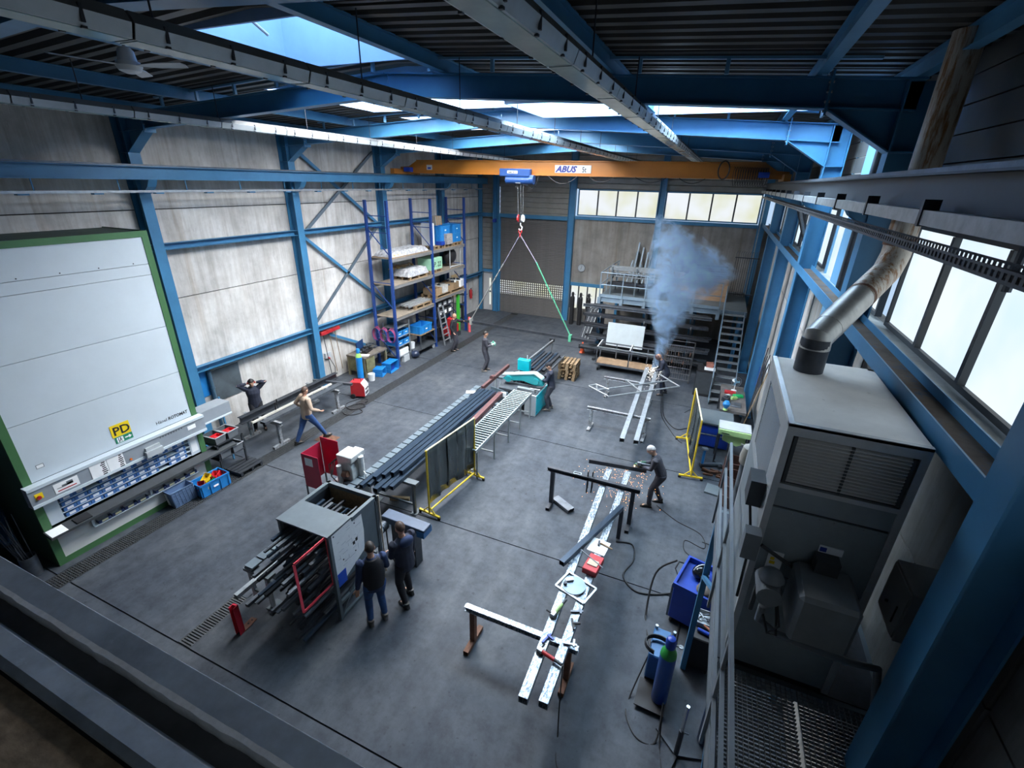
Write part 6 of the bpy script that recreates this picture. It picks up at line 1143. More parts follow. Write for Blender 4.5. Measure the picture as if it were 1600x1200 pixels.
# ================================================================== HEATER, FLUE, SERVICE PLATFORM, GALLERY
HV=mat('heater_panel',(.3,.345,.365),.42,.35,.14,3); HVL=mat('heater_frame',(.58,.6,.61),.4,.5,.12,5); HTOP=mat('heater_top',(.88,.87,.84),.7,0,.08,3,wear=(.08,.075,.07),wamt=.3,wscale=14)
hx0,hx1,hy0,hy1,hz0,hz1=.7,1.57,3.62,5.25,3.15,5.66
hv=T('air_heater','large grey warm air heater with louvre grilles on the service platform','heater',(1.13,4.4,hz0),world=True)
MB().box(hx0+.02,hy0+.03,hz0,hx1-.02,hy1-.02,hz1-.02).build('casing',mat('heater_dark',(.03,.032,.035),.6,0,.1),hv)
for z0,z1 in ((3.18,4.25),(4.27,4.92),(4.94,5.14)): MB().box(hx0+.05,hy0+.012,z0,hx1-.05,hy0+.03,z1).build('front_panel',HV,hv)
for x in (hx0,hx1-.05): MB().box(x,hy0,hz0,x+.05,hy0+.05,hz1).build('corner_post',HVL,hv); MB().box(x,hy1-.05,hz0,x+.05,hy1,hz1).build('corner_post',HVL,hv)
MB().box(hx0+.05,hy0,5.57,hx1-.05,hy0+.03,hz1).build('front_rail',HVL,hv); MB().box(hx0+.05,hy0,5.11,hx1-.05,hy0+.03,5.15).build('front_rail',HVL,hv)
MB().box(hx0,hy0,hz1-.02,hx1,hy1,hz1).build('top_panel',HTOP,hv); MB().box(hx0,hy0,hz1,hx0+.04,hy1,hz1+.006).box(hx0+.04,hy0,hz1,hx1,hy0+.04,hz1+.006).build('top_edge',HVL,hv)
[MB().box(a,hy0+.004,5.16,b,hy0+.03,5.56).build('louvre_bar',DGREY,hv) for a,b in ((hx0+.06,hx0+.085),(hx1-.085,hx1-.06),(1.125,1.145))]
sl_=MB().ext([(hx0+.085,hy0+.005,5.175),(hx0+.085,hy0+.028,5.19),(hx0+.085,hy0+.026,5.199),(hx0+.085,hy0+.003,5.184)],(hx1-hx0-.17,0,0)).build('louvre_slat',mat('louvre_alu',(.62,.6,.57),.45,.2,.1),hv)
for k in range(1,14): inst(sl_,hv,(0,0,k*.0275))
for k in range(8): MB().sph((hx0+.1+k*.095,hy0+.01,4.9),.007,6,4).build('screw',GALV,hv)
MB().box(hx0,hy0+.05,hz0,hx0+.018,hy1-.05,4.7).build('side_panel',HV,hv); MB().box(hx0,hy0+.05,4.7,hx0+.02,hy0+.3,5.64).box(hx0,hy1-.3,4.7,hx0+.02,hy1-.05,5.64).box(hx0,hy0+.3,5.5,hx0+.02,hy1-.3,5.64).box(hx0,hy0+.3,4.7,hx0+.02,hy1-.3,4.8).build('grille_surround',HVL,hv)
s2=MB().ext([(hx0+.002,hy0+.3,4.81),(hx0+.022,hy0+.3,4.825),(hx0+.022,hy0+.3,4.829),(hx0+.002,hy0+.3,4.814)],(0,hy1-hy0-.6,0)).build('side_louvre_slat',DGREY,hv)
for k in range(1,27): inst(s2,hv,(0,0,k*.026))
MB().box(.585,3.78,4.78,.7,4.0,5.02).build('switch_box',DGREY,hv); MB().path([(.62,3.85,4.8),(.66,3.75,4.6),(.685,3.68,4.3),(.69,3.66,3.9)],.012,6).build('cable',BLACK,hv)
MB().box(.82,hy0-.001,4.33,.93,hy0+.012,4.5).build('energy_label',PAPER,hv); MB().box(.84,hy0-.003,4.38,.88,hy0,4.41).box(.84,hy0-.003,4.42,.87,hy0,4.45).build('label_print',SIGNY,hv); MB().box(1.14,hy0-.001,4.62,1.3,hy0+.012,4.68).build('type_plate',PAPER,hv); MB().box(1.145,hy0-.003,4.63,1.19,hy0,4.67).build('plate_logo',CBLUE,hv)
bu=T('gas_burner','dark boxed gas burner with pipes in front of the air heater','burner',(1.2,3.4,hz0),world=True); BUR=mat('burner_grey',(.17,.185,.195),.5,.1,.15,4)
MB().box(1.0,3.18,4.05,1.4,3.62,4.5).build('cover',BUR,bu,bev=.03); MB().box(1.12,3.5,4.5,1.28,3.62,4.62).build('air_inlet',DGREY,bu)
MB().tube((.84,3.45,4.15),(.84,3.45,4.35),.05,12).build('valve',GREY,bu,True); MB().tube((.84,3.3,4.3),(.84,3.55,4.3),.09,16).build('regulator',GREY,bu,True); MB().lathe([(.07,0),(.1,.05),(.07,.1),(.02,.12)],(.84,3.42,4.36),14).build('regulator_cap',GREY,bu,True)
MB().path([(.84,3.4,4.12),(.84,3.42,3.95),(1.0,3.42,3.85),(1.5,3.42,3.8),(1.75,3.5,3.75),(1.85,3.5,3.3),(1.85,3.5,2.2)],.03,10).build('gas_pipe',GREY,bu,True); MB().tube((.76,3.4,4.05),(.76,3.4,4.3),.02,8).build('pressure_switch',DGREY,bu); MB().path([(.75,3.6,4.55),(1.0,3.6,4.42),(1.15,3.55,4.4)],.016,8).build('conduit',DGREY,bu); MB().box(.6,3.5,4.45,.72,3.62,4.7).build('junction_box',GREY,bu)
for k in range(2): MB().path([(.9,3.4,4.3),(.95,3.25,4.1-.1*k),(.9,3.3,3.95),(.85,3.4,4.05)],.01,6).build('wire',BLACK,bu)
FLU=mat('rusty_flue',(.55,.5,.43),.5,.3,.2,3,.1,wear=(.26,.12,.04),wamt=.47,wscale=4,stretch=(4,4,.5)); FL2=mat('galv_flue',(.5,.49,.46),.4,.5,.25,6)
fu=T('flue_pipe','fat galvanised flue pipe with rust streaks rising from the heater','pipe',(.98,4.95,hz1),world=True)
A,B,Cc,D=(.98,4.95,hz1),(.98,4.95,5.98),(1.74,6.35,6.5),(1.74,6.35,8.6)
def lerp(a,b,t): return tuple(p+(q-p)*t for p,q in zip(a,b))
MB().tube(A,B,.125,24).build('lower_pipe',DSTEEL,fu,True); MB().path([lerp(A,B,.7),B,lerp(B,Cc,.14)],.128,24).build('lower_elbow',FL2,fu,True); MB().tube(lerp(B,Cc,.12),lerp(B,Cc,.55),.13,24).build('slanted_pipe',FL2,fu,True); MB().path([lerp(B,Cc,.53),lerp(B,Cc,.92),lerp(Cc,D,.06),lerp(Cc,D,.12)],.133,24).build('upper_elbow',FLU,fu,True); MB().tube(lerp(Cc,D,.1),D,.13,24).build('upper_pipe',FLU,fu,True)
for t in (.105,.13): MB().tube(lerp(Cc,D,t),lerp(Cc,D,t+.012),.143,24).build('clamp_band',RUST,fu,True)
MB().tube(lerp(B,Cc,.54),lerp(B,Cc,.56),.136,24).build('seam',RUST,fu,True)
o=T('heater_stub_duct','small cream air vent cowl beside the heater','vent',(.72,5.75,4.05),world=True); MB().tube((.8,5.7,3.55),(.8,5.7,4.15),.09,14).build('neck',GREY,o,True); MB().lathe([(.11,0),(.12,.1),(.1,.22),(.04,.26)],(.8,5.7,4.12),14).build('cowl',mat('cowl_cream',(.5,.48,.42),.5,0,.1),o,True); MB().tube((.8,5.7,3.05),(.8,5.7,3.55),.06,12).build('hose',DGREY,o,True)
# service platform
pt=T('service_platform','steel service platform with grating and railing carrying the heater','platform',(1.2,4,0),world=True)
for a,b in (((.64,1.6),(.64,6.0)),((2.0,1.6),(2.0,6.0)),((.64,1.6),(2.0,1.6)),((.64,6.0),(2.0,6.0)),((.64,3.6),(2.0,3.6)),((.64,5.25),(2.0,5.25))): MB().bar((*a,3.06),(*b,3.06),.06,.14).build('frame_beam',SLATE,pt)
for x,y in ((.66,5.95),(.66,1.65),(1.98,1.65),(1.98,5.95)): MB().box(x-.04,y-.04,0,x+.04,y+.04,3.0).build('support_leg',BLUE,pt)
MB().bar((.64,5.9,2.0),(.64,4.6,3.0),.05,.05).build('knee_brace',BLUE,pt); MB().bar((.64,1.7,2.0),(.64,2.9,3.0),.05,.05).build('knee_brace',BLUE,pt)
q=MB()
for k in range(27): q.box(0,k*.035,0,.62,k*.035+.004,.03)
for k in range(16): q.box(k*.04,0,.005,k*.04+.004,.95,.03)
gp=q.build('grating_panel',mat('grating',(.14,.15,.155),.45,.5,.2,9),None); gp.parent=pt; gp.location=(.68-1.2,1.65-4,3.1)
for x,y in ((1.33,1.65),(.68,2.62),(1.33,2.62)): inst(gp,pt,(x-1.2,y-4,3.1))
MB().box(.66,3.62,3.1,1.98,5.95,3.14).build('base_plate',DSTEEL,pt)
for y in (1.65,2.9,4.4,5.95): MB().box(.575,y-.025,2.95,.6,y+.025,4.18).build('railing_post',GREY,pt)
for z,w2 in ((4.18,.05),(3.85,.035),(3.52,.035)): MB().bar((.59,1.6,z),(.59,6.0,z),.03,w2).build('rail',GREY,pt)
MB().box(.6,1.6,3.12,.61,6.0,3.27).build('toe_board',GREY,pt)
for y in (1.65,5.95): pass
o=T('control_cabinet','grey steel control cabinet fixed to the right wall beside the heater','cabinet',(1.9,3.72,4.05)); MB().box(-.14,-.2,0,.2,.2,.48).build('body',mat('cabinet_grey',(.3,.29,.27),.5,0,.08),o,bev=.006); MB().box(-.15,-.185,.02,-.14,.185,.46).build('door',mat('cabinet_door_grey',(.36,.36,.35),.5,0,.06),o); MB().tube((-.15,.06,.16),(-.165,.06,.16),.012,8).build('lock',INK,o); MB().box(-.158,-.11,.1,-.15,-.1,.26).build('slot',INK,o)
onew(MB().box(2.02,3.68,2.6,2.08,3.76,4.05),'cable_trunking',DGREY,'dark cable trunking below the control cabinet on the right wall','trunking',(2.05,3.72,2.6))
onew(MB().tube((1.95,4.5,6.6),(1.95,4.5,8.6),.03,8),'wall_conduit',DSTEEL,'thin dark conduit above the side windows near the flue','conduit',(1.95,4.5,6.6)); onew(MB().tube((2.02,9.72,3.2),(2.02,9.72,8.2),.05,10),'vent_pipe',DSTEEL,'dark upright pipe on the right wall beside the pale blue panel','pipe',(2.02,9.72,3.2),smooth=True)
# boxes added in place of bright light patches seen through the grating
one(MB().box(-.35,-.5,0,.35,.5,.5),'light_patch_box',WHITE,'white box standing in for bright light under the service platform grating','box',(1.45,2.9,0),.2); crate('plastic_crate','blue crate standing in for a light reflection under the service platform grating',(1.4,3.9,0),.1,.5,.7,.4,CBLUE)
# gallery edge at the camera
GE=mat('gallery_steel',(.5,.56,.62),.5,.2,.3,4,.1,20,wear=(.7,.78,.85),wamt=.3,wscale=3); GB_=mat('gallery_bright',(.92,.92,.9),.5,0,.12,30)
ge=T('gallery_edge','worn steel edge beam of the gallery in the near foreground','beam',(-5,.5,5.2),world=True); X0,X1=WL+.05,.42
MB().box(X0,.553,5.47,X1,.65,5.5).build('outer_flange',GE,ge,bev=.003); MB().box(X0,.63,5.2,X1,.65,5.47).build('web',GE,ge)
lip=MB(); P=[]; n_=260
for i in range(n_+1):
    x=X0+(X1-X0)*i/n_; P.append((x,.536+random.uniform(-.003,.003),.556+random.uniform(-.001,.001),5.505+random.uniform(-.002,.002)))
for i in range(n_):
    a,b=P[i],P[i+1]; lip.add([(a[0],a[1],a[3]),(b[0],b[1],b[3]),(b[0],b[2],b[3]),(a[0],a[2],a[3]),(a[0],a[1],5.44),(b[0],b[1],5.44)],[(0,1,2,3),(4,5,1,0)])
lip.build('serrated_lip',GB_,ge); MB().box(X0,.46,5.43,X1,.545,5.44).build('gutter',mat('gutter_dark',(.2,.2,.21),.6,.2,.3,3),ge)
MB().sec((X0,.41,5.46),(X1,.41,5.46),[(-.055,-.03),(.055,-.03),(.055,.025),(.03,.035),(-.04,.02),(-.055,0)]).build('inner_rail',GE,ge); MB().tube((X0,.355,5.45),(X1,.355,5.45),.012,8).build('rubber_edge',BLACK,ge)
gf=MB().box(X0,YF+.02,5.38,X1,.345,5.46); o=onew(gf,'gallery_floor',mat('gallery_chipboard',(.42,.3,.19),.75,0,.4,14,.15,60,stretch=(1,1.7,1)),'brown chipboard floor of the gallery in the near corner','gallery floor',(-5,-1.5,5.4))
for x in (-12.5,-8,-4,.2): onew(MB().box(x-.08,.4,0,x+.08,.56,5.2),'gallery_post',BLUE,'blue post under the gallery edge, %s'%{-12.5:'by the concrete wall',-8:'second from the concrete wall',-4:'third from the concrete wall',.2:'nearest the platform'}[x],'post',(x,.48,0),'gallery posts')
# ================================================================== PEOPLE
SKIN=mat('skin',(.5,.27,.18),.5,0,.08,20); 
def ring_loft(mb,secs,n=14):
    vs=[];fs=[]
    for c,r,f,a,b in secs:
        c,r,f=Vector(c),Vector(r),Vector(f)
        vs+=[c+r*(a*math.cos(2*PI*i/n))+f*(b*math.sin(2*PI*i/n)) for i in range(n)]
    for k in range(len(secs)-1): fs+=[(k*n+i,k*n+(i+1)%n,(k+1)*n+(i+1)%n,(k+1)*n+i) for i in range(n)]
    fs+=[tuple(range(n-1,-1,-1)),tuple(range((len(secs)-1)*n,len(secs)*n))]
    return mb.add(vs,fs)
def limb(mb,pts,rads,n=12): return mb.path([Vector(p) for p in pts],rads,n)
def ik(a,b,l1,l2,bend):
    a,b=Vector(a),Vector(b); d=b-a; L=min(d.length,(l1+l2)*.999); d.normalize(); b=a+d*L
    x=(l1*l1-l2*l2+L*L)/(2*L); h=math.sqrt(max(0,l1*l1-x*x)); bend=Vector(bend); bend=(bend-d*bend.dot(d)).normalized()
    return a+d*x+bend*h,b
REM=[]
def remesh(o,vox,sm=4):
    m=o.modifiers.new('r','REMESH'); m.mode='VOXEL'; m.voxel_size=vox
    s=o.modifiers.new('s','SMOOTH'); s.factor=.5; s.iterations=sm; REM.append(o); return o
def hand(mb,w,d,side_v,curl):           # palm, four unequal bent fingers and a thumb; w wrist, d direction, side_v across the palm
    d=Vector(d).normalized(); s=Vector(side_v); s=(s-d*s.dot(d)).normalized(); nn=d.cross(s)
    w=Vector(w); ring_loft(mb,[(w,s,nn,.028,.02),(w+d*.05,s,nn,.04,.018),(w+d*.09,s,nn,.042,.016)],10)
    for k,(o_,l) in enumerate(((-.031,.068),(-.0105,.078),(.0105,.074),(.031,.058))):
        p=w+d*.085+s*o_; q=p+(d*math.cos(curl*.5)+nn*math.sin(curl*.5))*l*.5; r=q+(d*math.cos(curl*1.4)+nn*math.sin(curl*1.4))*l*.5
        mb.path([p-d*.02,p,q,r],[.0095,.0095,.009,.0075],8)
    p=w+d*.03-s*.035; q=p+(d*.6-s*.75+nn*.3).normalized()*.035; r=q+(d*.85-s*.2+nn*.5).normalized()*.032; mb.path([w+d*.02-s*.015,p,q,r],[.012,.012,.011,.009],8)
def person(label,loc,face,jm,tm,sm,hm,h=1.78,lean=0,side=0,hands=None,feet=None,head=(0,0),hip=None,hair='short',sleeve=None,elb=None,curl=.8,extra=None,collar=None):
    rz=math.atan2(face[1],face[0])-PI/2; k=h/1.78
    o=T('person',label,'person',loc,rz); S=lambda v: Vector(v)*k
    hz=(hip if hip else .93)
    H=S((0,0,hz)); up=Vector((math.sin(side),math.sin(lean),math.cos(lean)*math.cos(side))).normalized(); R=Vector((1,0,0)); F=up.cross(R).normalized()*-1
    F=R.cross(up)*-1 if R.cross(up).y<0 else R.cross(up)
    P=lambda r,f,u: H+(R*r+F*f+up*u)*k
    neck=P(0,.0,.56); hd=Vector((math.sin(head[0])*math.cos(head[1]),math.cos(head[0])*math.cos(head[1]),math.sin(head[1])))   # look direction
    hdF=hd.normalized(); hr=hdF.cross(Vector((0,0,1))).normalized(); hu=hr.cross(hdF)
    hc=neck+(up*.5+hu*.5).normalized()*(.155*k)+hdF*.02*k
    hands=hands or ((-.28,.1,.82),(.28,.1,.82)); feet=feet or ((-.1,0,0),(.1,.06,0))
    sh=[P(-.185,0,.5),P(.185,0,.5)]; hp=[P(-.09,0,-.02),P(.09,0,-.02)]
    arms=[];legs=[]
    for i in (0,1):
        b=(elb[i] if elb else ((-1 if i==0 else 1)*.5,-.8,-.4)); e,w=ik(sh[i],S(hands[i]),.29*k,.255*k,b); arms.append((sh[i],e,w))
        an=S((feet[i][0],feet[i][1],feet[i][2]+.085)); kn,an=ik(hp[i],an,.435*k,.43*k,(0,1,.05)); legs.append((hp[i],kn,an))
    def torso(mb,g,z0=-.08):
        ring_loft(mb,[(P(0,0,z0),R,F,.165*g*k,.115*g*k),(P(0,.0,.06),R,F,.17*g*k,.122*g*k),(P(0,.005,.2),R,F,.155*g*k,.115*g*k),(P(0,.01,.36),R,F,.178*g*k,.125*g*k),(P(0,0,.47),R,F,.175*g*k,.105*g*k),(P(0,-.005,.53),R,F,.11*g*k,.075*g*k),(P(0,0,.56),R,F,.06*g*k,.06*g*k)])
    def arm(mb,g,i,end=1.):
        s,e,w=arms[i]; limb(mb,[s-(e-s)*.05+R*(.03 if i==0 else -.03)*k,s,s+(e-s)*.45,e,e+(w-e)*.4,e+(w-e)*end],[.055*g*k,.066*g*k,.053*g*k,.045*g*k,.044*g*k,.032*g*k])
    def leg(mb,g,i,end=1.):
        a,b,c=legs[i]; limb(mb,[a+Vector((0,0,.05*k)),a,a+(b-a)*.5,b,b+(c-b)*.35,b+(c-b)*end],[.085*g*k,.09*g*k,.076*g*k,.058*g*k,.056*g*k,.042*g*k])
    m=MB(); torso(m,.9); 
    for i in (0,1): arm(m,.82,i); leg(m,.85,i); fd=Vector((0,1,0)); m.sph(tuple(legs[i][2]+Vector((0,.06,-.04))*k),(.035*k,.1*k,.03*k))
    limb(m,[P(0,-.005,.5),neck,hc-hu*.06*k],[.06*k,.055*k,.052*k])
    st=len(m.v); m.sph((0,0,0),(.078*k,.098*k,.115*k),16,12); m.sph((0,.035*k,-.06*k),(.055*k,.06*k,.058*k),12,8); m.sph((0,.1*k,-.012*k),(.014*k,.02*k,.026*k),8,6); m.sph((0,.085*k,.03*k),(.05*k,.016*k,.01*k),8,5); m.sph((0,.088*k,-.055*k),(.026*k,.014*k,.01*k),8,5)
    for s in (-1,1): m.sph((s*.08*k,-.005*k,-.01*k),(.012*k,.022*k,.034*k),8,6)
    M4=Matrix(((hr.x,hdF.x,hu.x,hc.x),(hr.y,hdF.y,hu.y,hc.y),(hr.z,hdF.z,hu.z,hc.z),(0,0,0,1))); m.xf(M4,st)
    for i in (0,1):
        s,e,w=arms[i]; hand(m,w-(w-e).normalized()*.01,(w-e),R*(1 if i==0 else -1),curl)
    remesh(m.build('body',SKIN,o,True),.0095,2)
    fx=MB(); 
    for s in (-1,1): fx.sph((s*.032*k,.09*k,.012*k),(.011*k,.008*k,.007*k),8,5)
    fx.sph((0,.098*k,-.058*k),(.02*k,.004*k,.004*k),8,4); fx.xf(M4).build('face_details',mat('eye_dark',(.05,.03,.025),.3,0,0),o)
    m=MB(); torso(m,1.12,-.12 if jm is not tm else -.02)
    for i in (0,1): arm(m,1.26,i,sleeve or .97)
    remesh(m.build('jacket',jm,o,True),.014,4)
    if collar: MB().path([P(.065*math.cos(a),.06*math.sin(a),.565+.012*math.sin(a)) for a in [2*PI*i/14 for i in range(14)]],.016*k,6,True).build('collar',collar,o,True)
    m=MB(); ring_loft(m,[(P(0,0,-.1),R,F,.15*k,.11*k),(P(0,0,0),R,F,.178*k,.128*k),(P(0,0,.1),R,F,.17*k,.122*k)])
    for i in (0,1): leg(m,1.26,i,.98)
    remesh(m.build('trousers',tm,o,True),.014,4)
    for i in (0,1):
        c=legs[i][2]; b=Vector((c.x,c.y,c.z-.085*k)); m=MB(); ring_loft(m,[(b+Vector((0,-.08,.012))*k,(1,0,0),(0,0,1),.03*k,.02*k),(b+Vector((0,-.05,.045))*k,(1,0,0),(0,0,1),.044*k,.045*k),(b+Vector((0,.02,.05))*k,(1,0,0),(0,0,1),.046*k,.05*k),(b+Vector((0,.1,.035))*k,(1,0,0),(0,0,1),.05*k,.035*k),(b+Vector((0,.17,.025))*k,(1,0,0),(0,0,1),.042*k,.025*k),(b+Vector((0,.195,.018))*k,(1,0,0),(0,0,1),.02*k,.013*k)],12); m.tube(b+Vector((0,-.02,.06))*k,b+Vector((0,-.025,.13))*k,.05*k,12)
        m.build('shoe',sm,o,True)
    if hair!='bald':
        m=MB(); st=0; n,q=16,10; vs=[];fs=[]
        for j in range(q+1):
            for i in range(n):
                a=2*PI*i/n; lim=1.15+.75*max(0,-math.sin(a))+.12*abs(math.cos(a)) if hair=='short' else 1.0+.5*max(0,-math.sin(a)); t=j/q*lim
                vs.append(((.083+.004*(i%2))*k*math.sin(t)*math.cos(a),(.103+.004*(j%2))*k*math.sin(t)*math.sin(a)-.004*k,(.122*k)*math.cos(t)))
        for j in range(q): fs+=[(j*n+i,j*n+(i+1)%n,(j+1)*n+(i+1)%n,(j+1)*n+i) for i in range(n)]
        m.add(vs,fs).xf(M4); ho=m.build('hair',hm,o,True); ho.modifiers.new('t','SOLIDIFY').thickness=.008
    if extra: extra(o,M4,k,arms)
    return o
NAVY=mat('navy_work_cloth',(.022,.026,.045),.85,0,.25,9,.25,30); CHAR=mat('charcoal_work_cloth',(.045,.045,.058),.85,0,.25,9,.25,30); JEANS=mat('blue_denim',(.025,.07,.19),.85,0,.35,7,.25,40); BEIGE=mat('beige_knit',(.42,.31,.23),.9,0,.12,8,.3,40); BLKC=mat('black_cloth',(.012,.012,.016),.85,0,.2,9,.2,30); DBLU=mat('dark_blue_knit',(.02,.035,.09),.9,0,.2,8,.25,40); SHOEB=mat('black_shoe',(.02,.019,.018),.5,0,.2,9); SHOEG=mat('grey_shoe',(.12,.11,.1),.6,0,.2,9)
HDK=mat('dark_hair',(.02,.014,.012),.6,0,.3,30); HBR=mat('brown_hair',(.06,.032,.02),.6,0,.3,30); HGR=mat('grey_hair',(.45,.43,.42),.6,0,.2,30)
def vest(o,M4,k,arms):
    m=MB(); ring_loft(m,[((0,0,.9*k),(1,0,0),(0,1,0),.192*k,.142*k),((0,0,1.05*k),(1,0,0),(0,1,0),.186*k,.138*k),((0,.01*k,1.28*k),(1,0,0),(0,1,0),.196*k,.146*k),((0,0,1.4*k),(1,0,0),(0,1,0),.18*k,.122*k),((0,0,1.475*k),(1,0,0),(0,1,0),.1*k,.085*k)],18); m.build('vest',BLKC,o,True)
def muffs(o,M4,k,arms):
    m=MB()
    for s in (-1,1): m.sph((s*.092*k,0,-.005*k),(.02*k,.035*k,.042*k),10,7)
    m.xf(M4).build('ear_muffs',RED,o,True); b=MB().path([(.095*k*math.cos(a),0,.13*k*math.sin(a)) for a in [PI*i/10 for i in range(11)]],.008*k,6); b.xf(M4).build('head_band',BLACK,o)
def hood(o,M4,k,arms):
    MB().sph((0,-.09*k,1.44*k),(.14*k,.075*k,.1*k),14,9).build('hood',DBLU,o,True)
def cap(o,M4,k,arms):
    m=MB().sph((0,-.005*k,.04*k),(.088*k,.108*k,.09*k),14,8); m.xf(M4).build('cap',BLKC,o,True); m=MB().ext([(-.06*k,.08*k,.05*k),(.06*k,.08*k,.05*k),(.045*k,.16*k,.035*k),(-.045*k,.16*k,.035*k)],(0,0,.008*k)); m.xf(M4).build('cap_peak',BLKC,o)
def gloves(mt):
    def f(o,M4,k,arms):
        for s,e,w in arms:
            d=(w-e).normalized(); MB().path([w-d*.05,w,w+d*.05,w+d*.1,w+d*.16],[.04,.043,.05,.047,.03],10).build('glove',mt,o,True)
    return f
def remote(o,M4,k,arms):
    c=(arms[0][2]+arms[1][2])/2+Vector((0,.08,.03)); MB().cb(c.x,c.y,c.z,.11,.05,.18,0,.5).build('remote_control',mat('remote_green',(.1,.45,.3),.5,0,.1),o)
    gloves(mat('mint_glove',(.3,.45,.38),.7,0,.1))(o,M4,k,arms)
def visor(o,M4,k,arms):
    m=MB().sph((0,.04*k,-.0*k),(.1*k,.1*k,.13*k),14,9); m.xf(M4).build('welding_hood',mat('hood_dark',(.09,.05,.05),.35,0,.1),o,True); gloves(mat('cream_glove',(.6,.55,.48),.7,0,.1))(o,M4,k,arms)
def gr(o,M4,k,arms):
    gloves(mat('green_glove',(.03,.09,.06),.7,0,.1))(o,M4,k,arms)
    c=(arms[0][2]+arms[1][2])/2+Vector((0,.15,-.04)); 
person('man in dark vest and blue jeans facing the pinned drawings, seen from behind',(-4.40,4.62,0),(-.75,.55),DBLU,JEANS,SHOEG,HDK,1.75,lean=.06,hands=((-.3,.02,.82),(.16,.3,1.1)),feet=((-.14,0,0),(.12,.02,0)),head=(.15,-.25),extra=vest)
person('man in dark hooded work jacket beside the profile rack, seen from behind',(-4.18,5.2,0),(-.9,.25),NAVY,BLKC,SHOEB,HBR,1.82,lean=.05,hands=((-.12,.3,1.05),(.26,.12,.85)),feet=((-.12,-.08,0),(.13,.1,0)),head=(.2,-.3),extra=hood)
person('grey-haired man in dark overalls bending over to grind the dark tube',(-.32,10.12,0),(-.97,-.2),CHAR,CHAR,SHOEB,HGR,1.76,lean=.42,hands=((-.02,.5,1.08),(.12,.42,1.1)),feet=((-.12,.2,0),(.14,-.1,0)),head=(0,-.65),hip=.92,extra=gr)
person('man in beige sweater and jeans walking away beside the long beam',(-10.16,8.82,0),(.32,.95),BEIGE,JEANS,SHOEB,HBR,1.82,lean=.05,hands=((-.3,.05,1.0),(.3,.25,1.02)),feet=((-.1,-.36,0),(.1,.42,.03)),head=(-.35,-.2),hip=.9)
person('man in dark work jacket holding his ear muffs by the concrete wall',(-12.1,8.72,0),(.75,-.5),NAVY,BLKC,SHOEB,HDK,1.76,lean=.05,hands=((-.13,.06,1.6),(.13,.06,1.6)),elb=((-1,.2,-.1),(1,.2,-.1)),feet=((-.13,0,0),(.13,.03,0)),head=(0,-.35),extra=muffs)
person('man in navy overalls and black cap leaning on the teal saw',(-4.42,13.96,0),(-.93,-.35),NAVY,CHAR,SHOEG,HDK,1.78,lean=.12,hands=((-.05,.4,1.12),(.14,.32,1.2)),feet=((-.1,.06,0),(.12,-.04,0)),head=(.1,-.35),extra=cap)
person('bald man in black jacket steadying the hoisted bar at the rack',(-10.42,17.8,0),(.95,.2),BLKC,CHAR,SHOEB,HDK,1.8,lean=.03,hands=((.05,.5,1.46),(.26,.08,.95)),feet=((-.1,.02,0),(.12,-.05,0)),head=(.1,-.1),hair='bald')
person('young man in charcoal overalls holding the green crane remote control',(-8.05,16.2,0),(.8,.45),CHAR,CHAR,SHOEG,HDK,1.74,lean=.02,hands=((-.04,.3,1.22),(.1,.3,1.2)),feet=((-.12,.05,0),(.12,-.08,0)),head=(-.1,-.02),extra=remote)
person('welder in dark overalls and hood bending over the sparking beams',(-.98,17.05,0),(-.9,-.3),NAVY,NAVY,SHOEB,HDK,1.74,lean=.5,hands=((-.05,.46,.98),(.08,.4,1.04)),feet=((-.12,.1,0),(.14,-.1,0)),head=(0,-.7),hair='bald',extra=visor)
o=agrinder('angle grinder running in the hands of the bending man',(-.82,9.98,1.1),.1,STEEL)
o=T('welding_torch','welding torch in the gloved hands of the welder','torch',(-1.42,16.9,.98)); MB().path([(.1,.05,.1),(.0,.02,.07),(-.04,0,.0)],.014,8).build('neck',GALV,o,True); MB().path([(.1,.05,.1),(.25,.1,.1),(.4,.12,.0),(.42,.1,-.5),(.4,-.1,-.95)],.018,8).build('hose',BLACK,o,True)
# apply the surface-building modifiers once
bpy.context.view_layer.update(); dg=bpy.context.evaluated_depsgraph_get()
for ob in REM:
    me=bpy.data.meshes.new_from_object(ob.evaluated_get(dg)); old=ob.data; ob.modifiers.clear(); me.materials.clear(); me.materials.append(old.materials[0]); ob.data=me; me.polygons.foreach_set('use_smooth',[True]*len(me.polygons))
# ================================================================== SPARKS, ARC AND SMOKE
SPK=emat('hot_spark',(1,.42,.1),8.0); 
random.seed(5)
def sparks(name,lab,c,n,spread,down,m,up=.5):
    q=MB()
    for k in range(n):
        d=Vector((random.gauss(0,1)*spread[0],random.gauss(0,1)*spread[1],-abs(random.gauss(0,1))*down+random.uniform(0,up)*.2)); p=Vector(c)+d
        if p.z<.03: p.z=.02
        dd=d.normalized()*random.uniform(.005,.018); q.path([p,p+dd],.0023,4)
    o=onew(q,name,m,lab,'sparks',c); o['kind']='stuff'; return o
sparks('grinding_sparks','orange grinding sparks spraying from the dark tube over the floor',(-1.2,9.85,.9),260,(.4,.14),.5,SPK)
sparks('welding_sparks','white welding sparks scattering around the welder',(-1.42,16.95,.95),190,(.14,.16),.35,emat('white_spark',(1,.95,.9),14.0),1.2)
arc=MB().sph((-1.46,16.92,.91),.03,10,8); onew(arc,'welding_arc',emat('arc_glow',(.85,.93,1),900.0),'blinding white welding arc on the right far beam','arc',(-1.46,16.92,.91))
onew(MB().sph((-.95,9.95,1.06),.012,8,6),'grinding_spot',emat('hot_spot',(1,.5,.15),60.0),'glowing grinding contact on the dark tube','glow',(-.95,9.95,1.06))
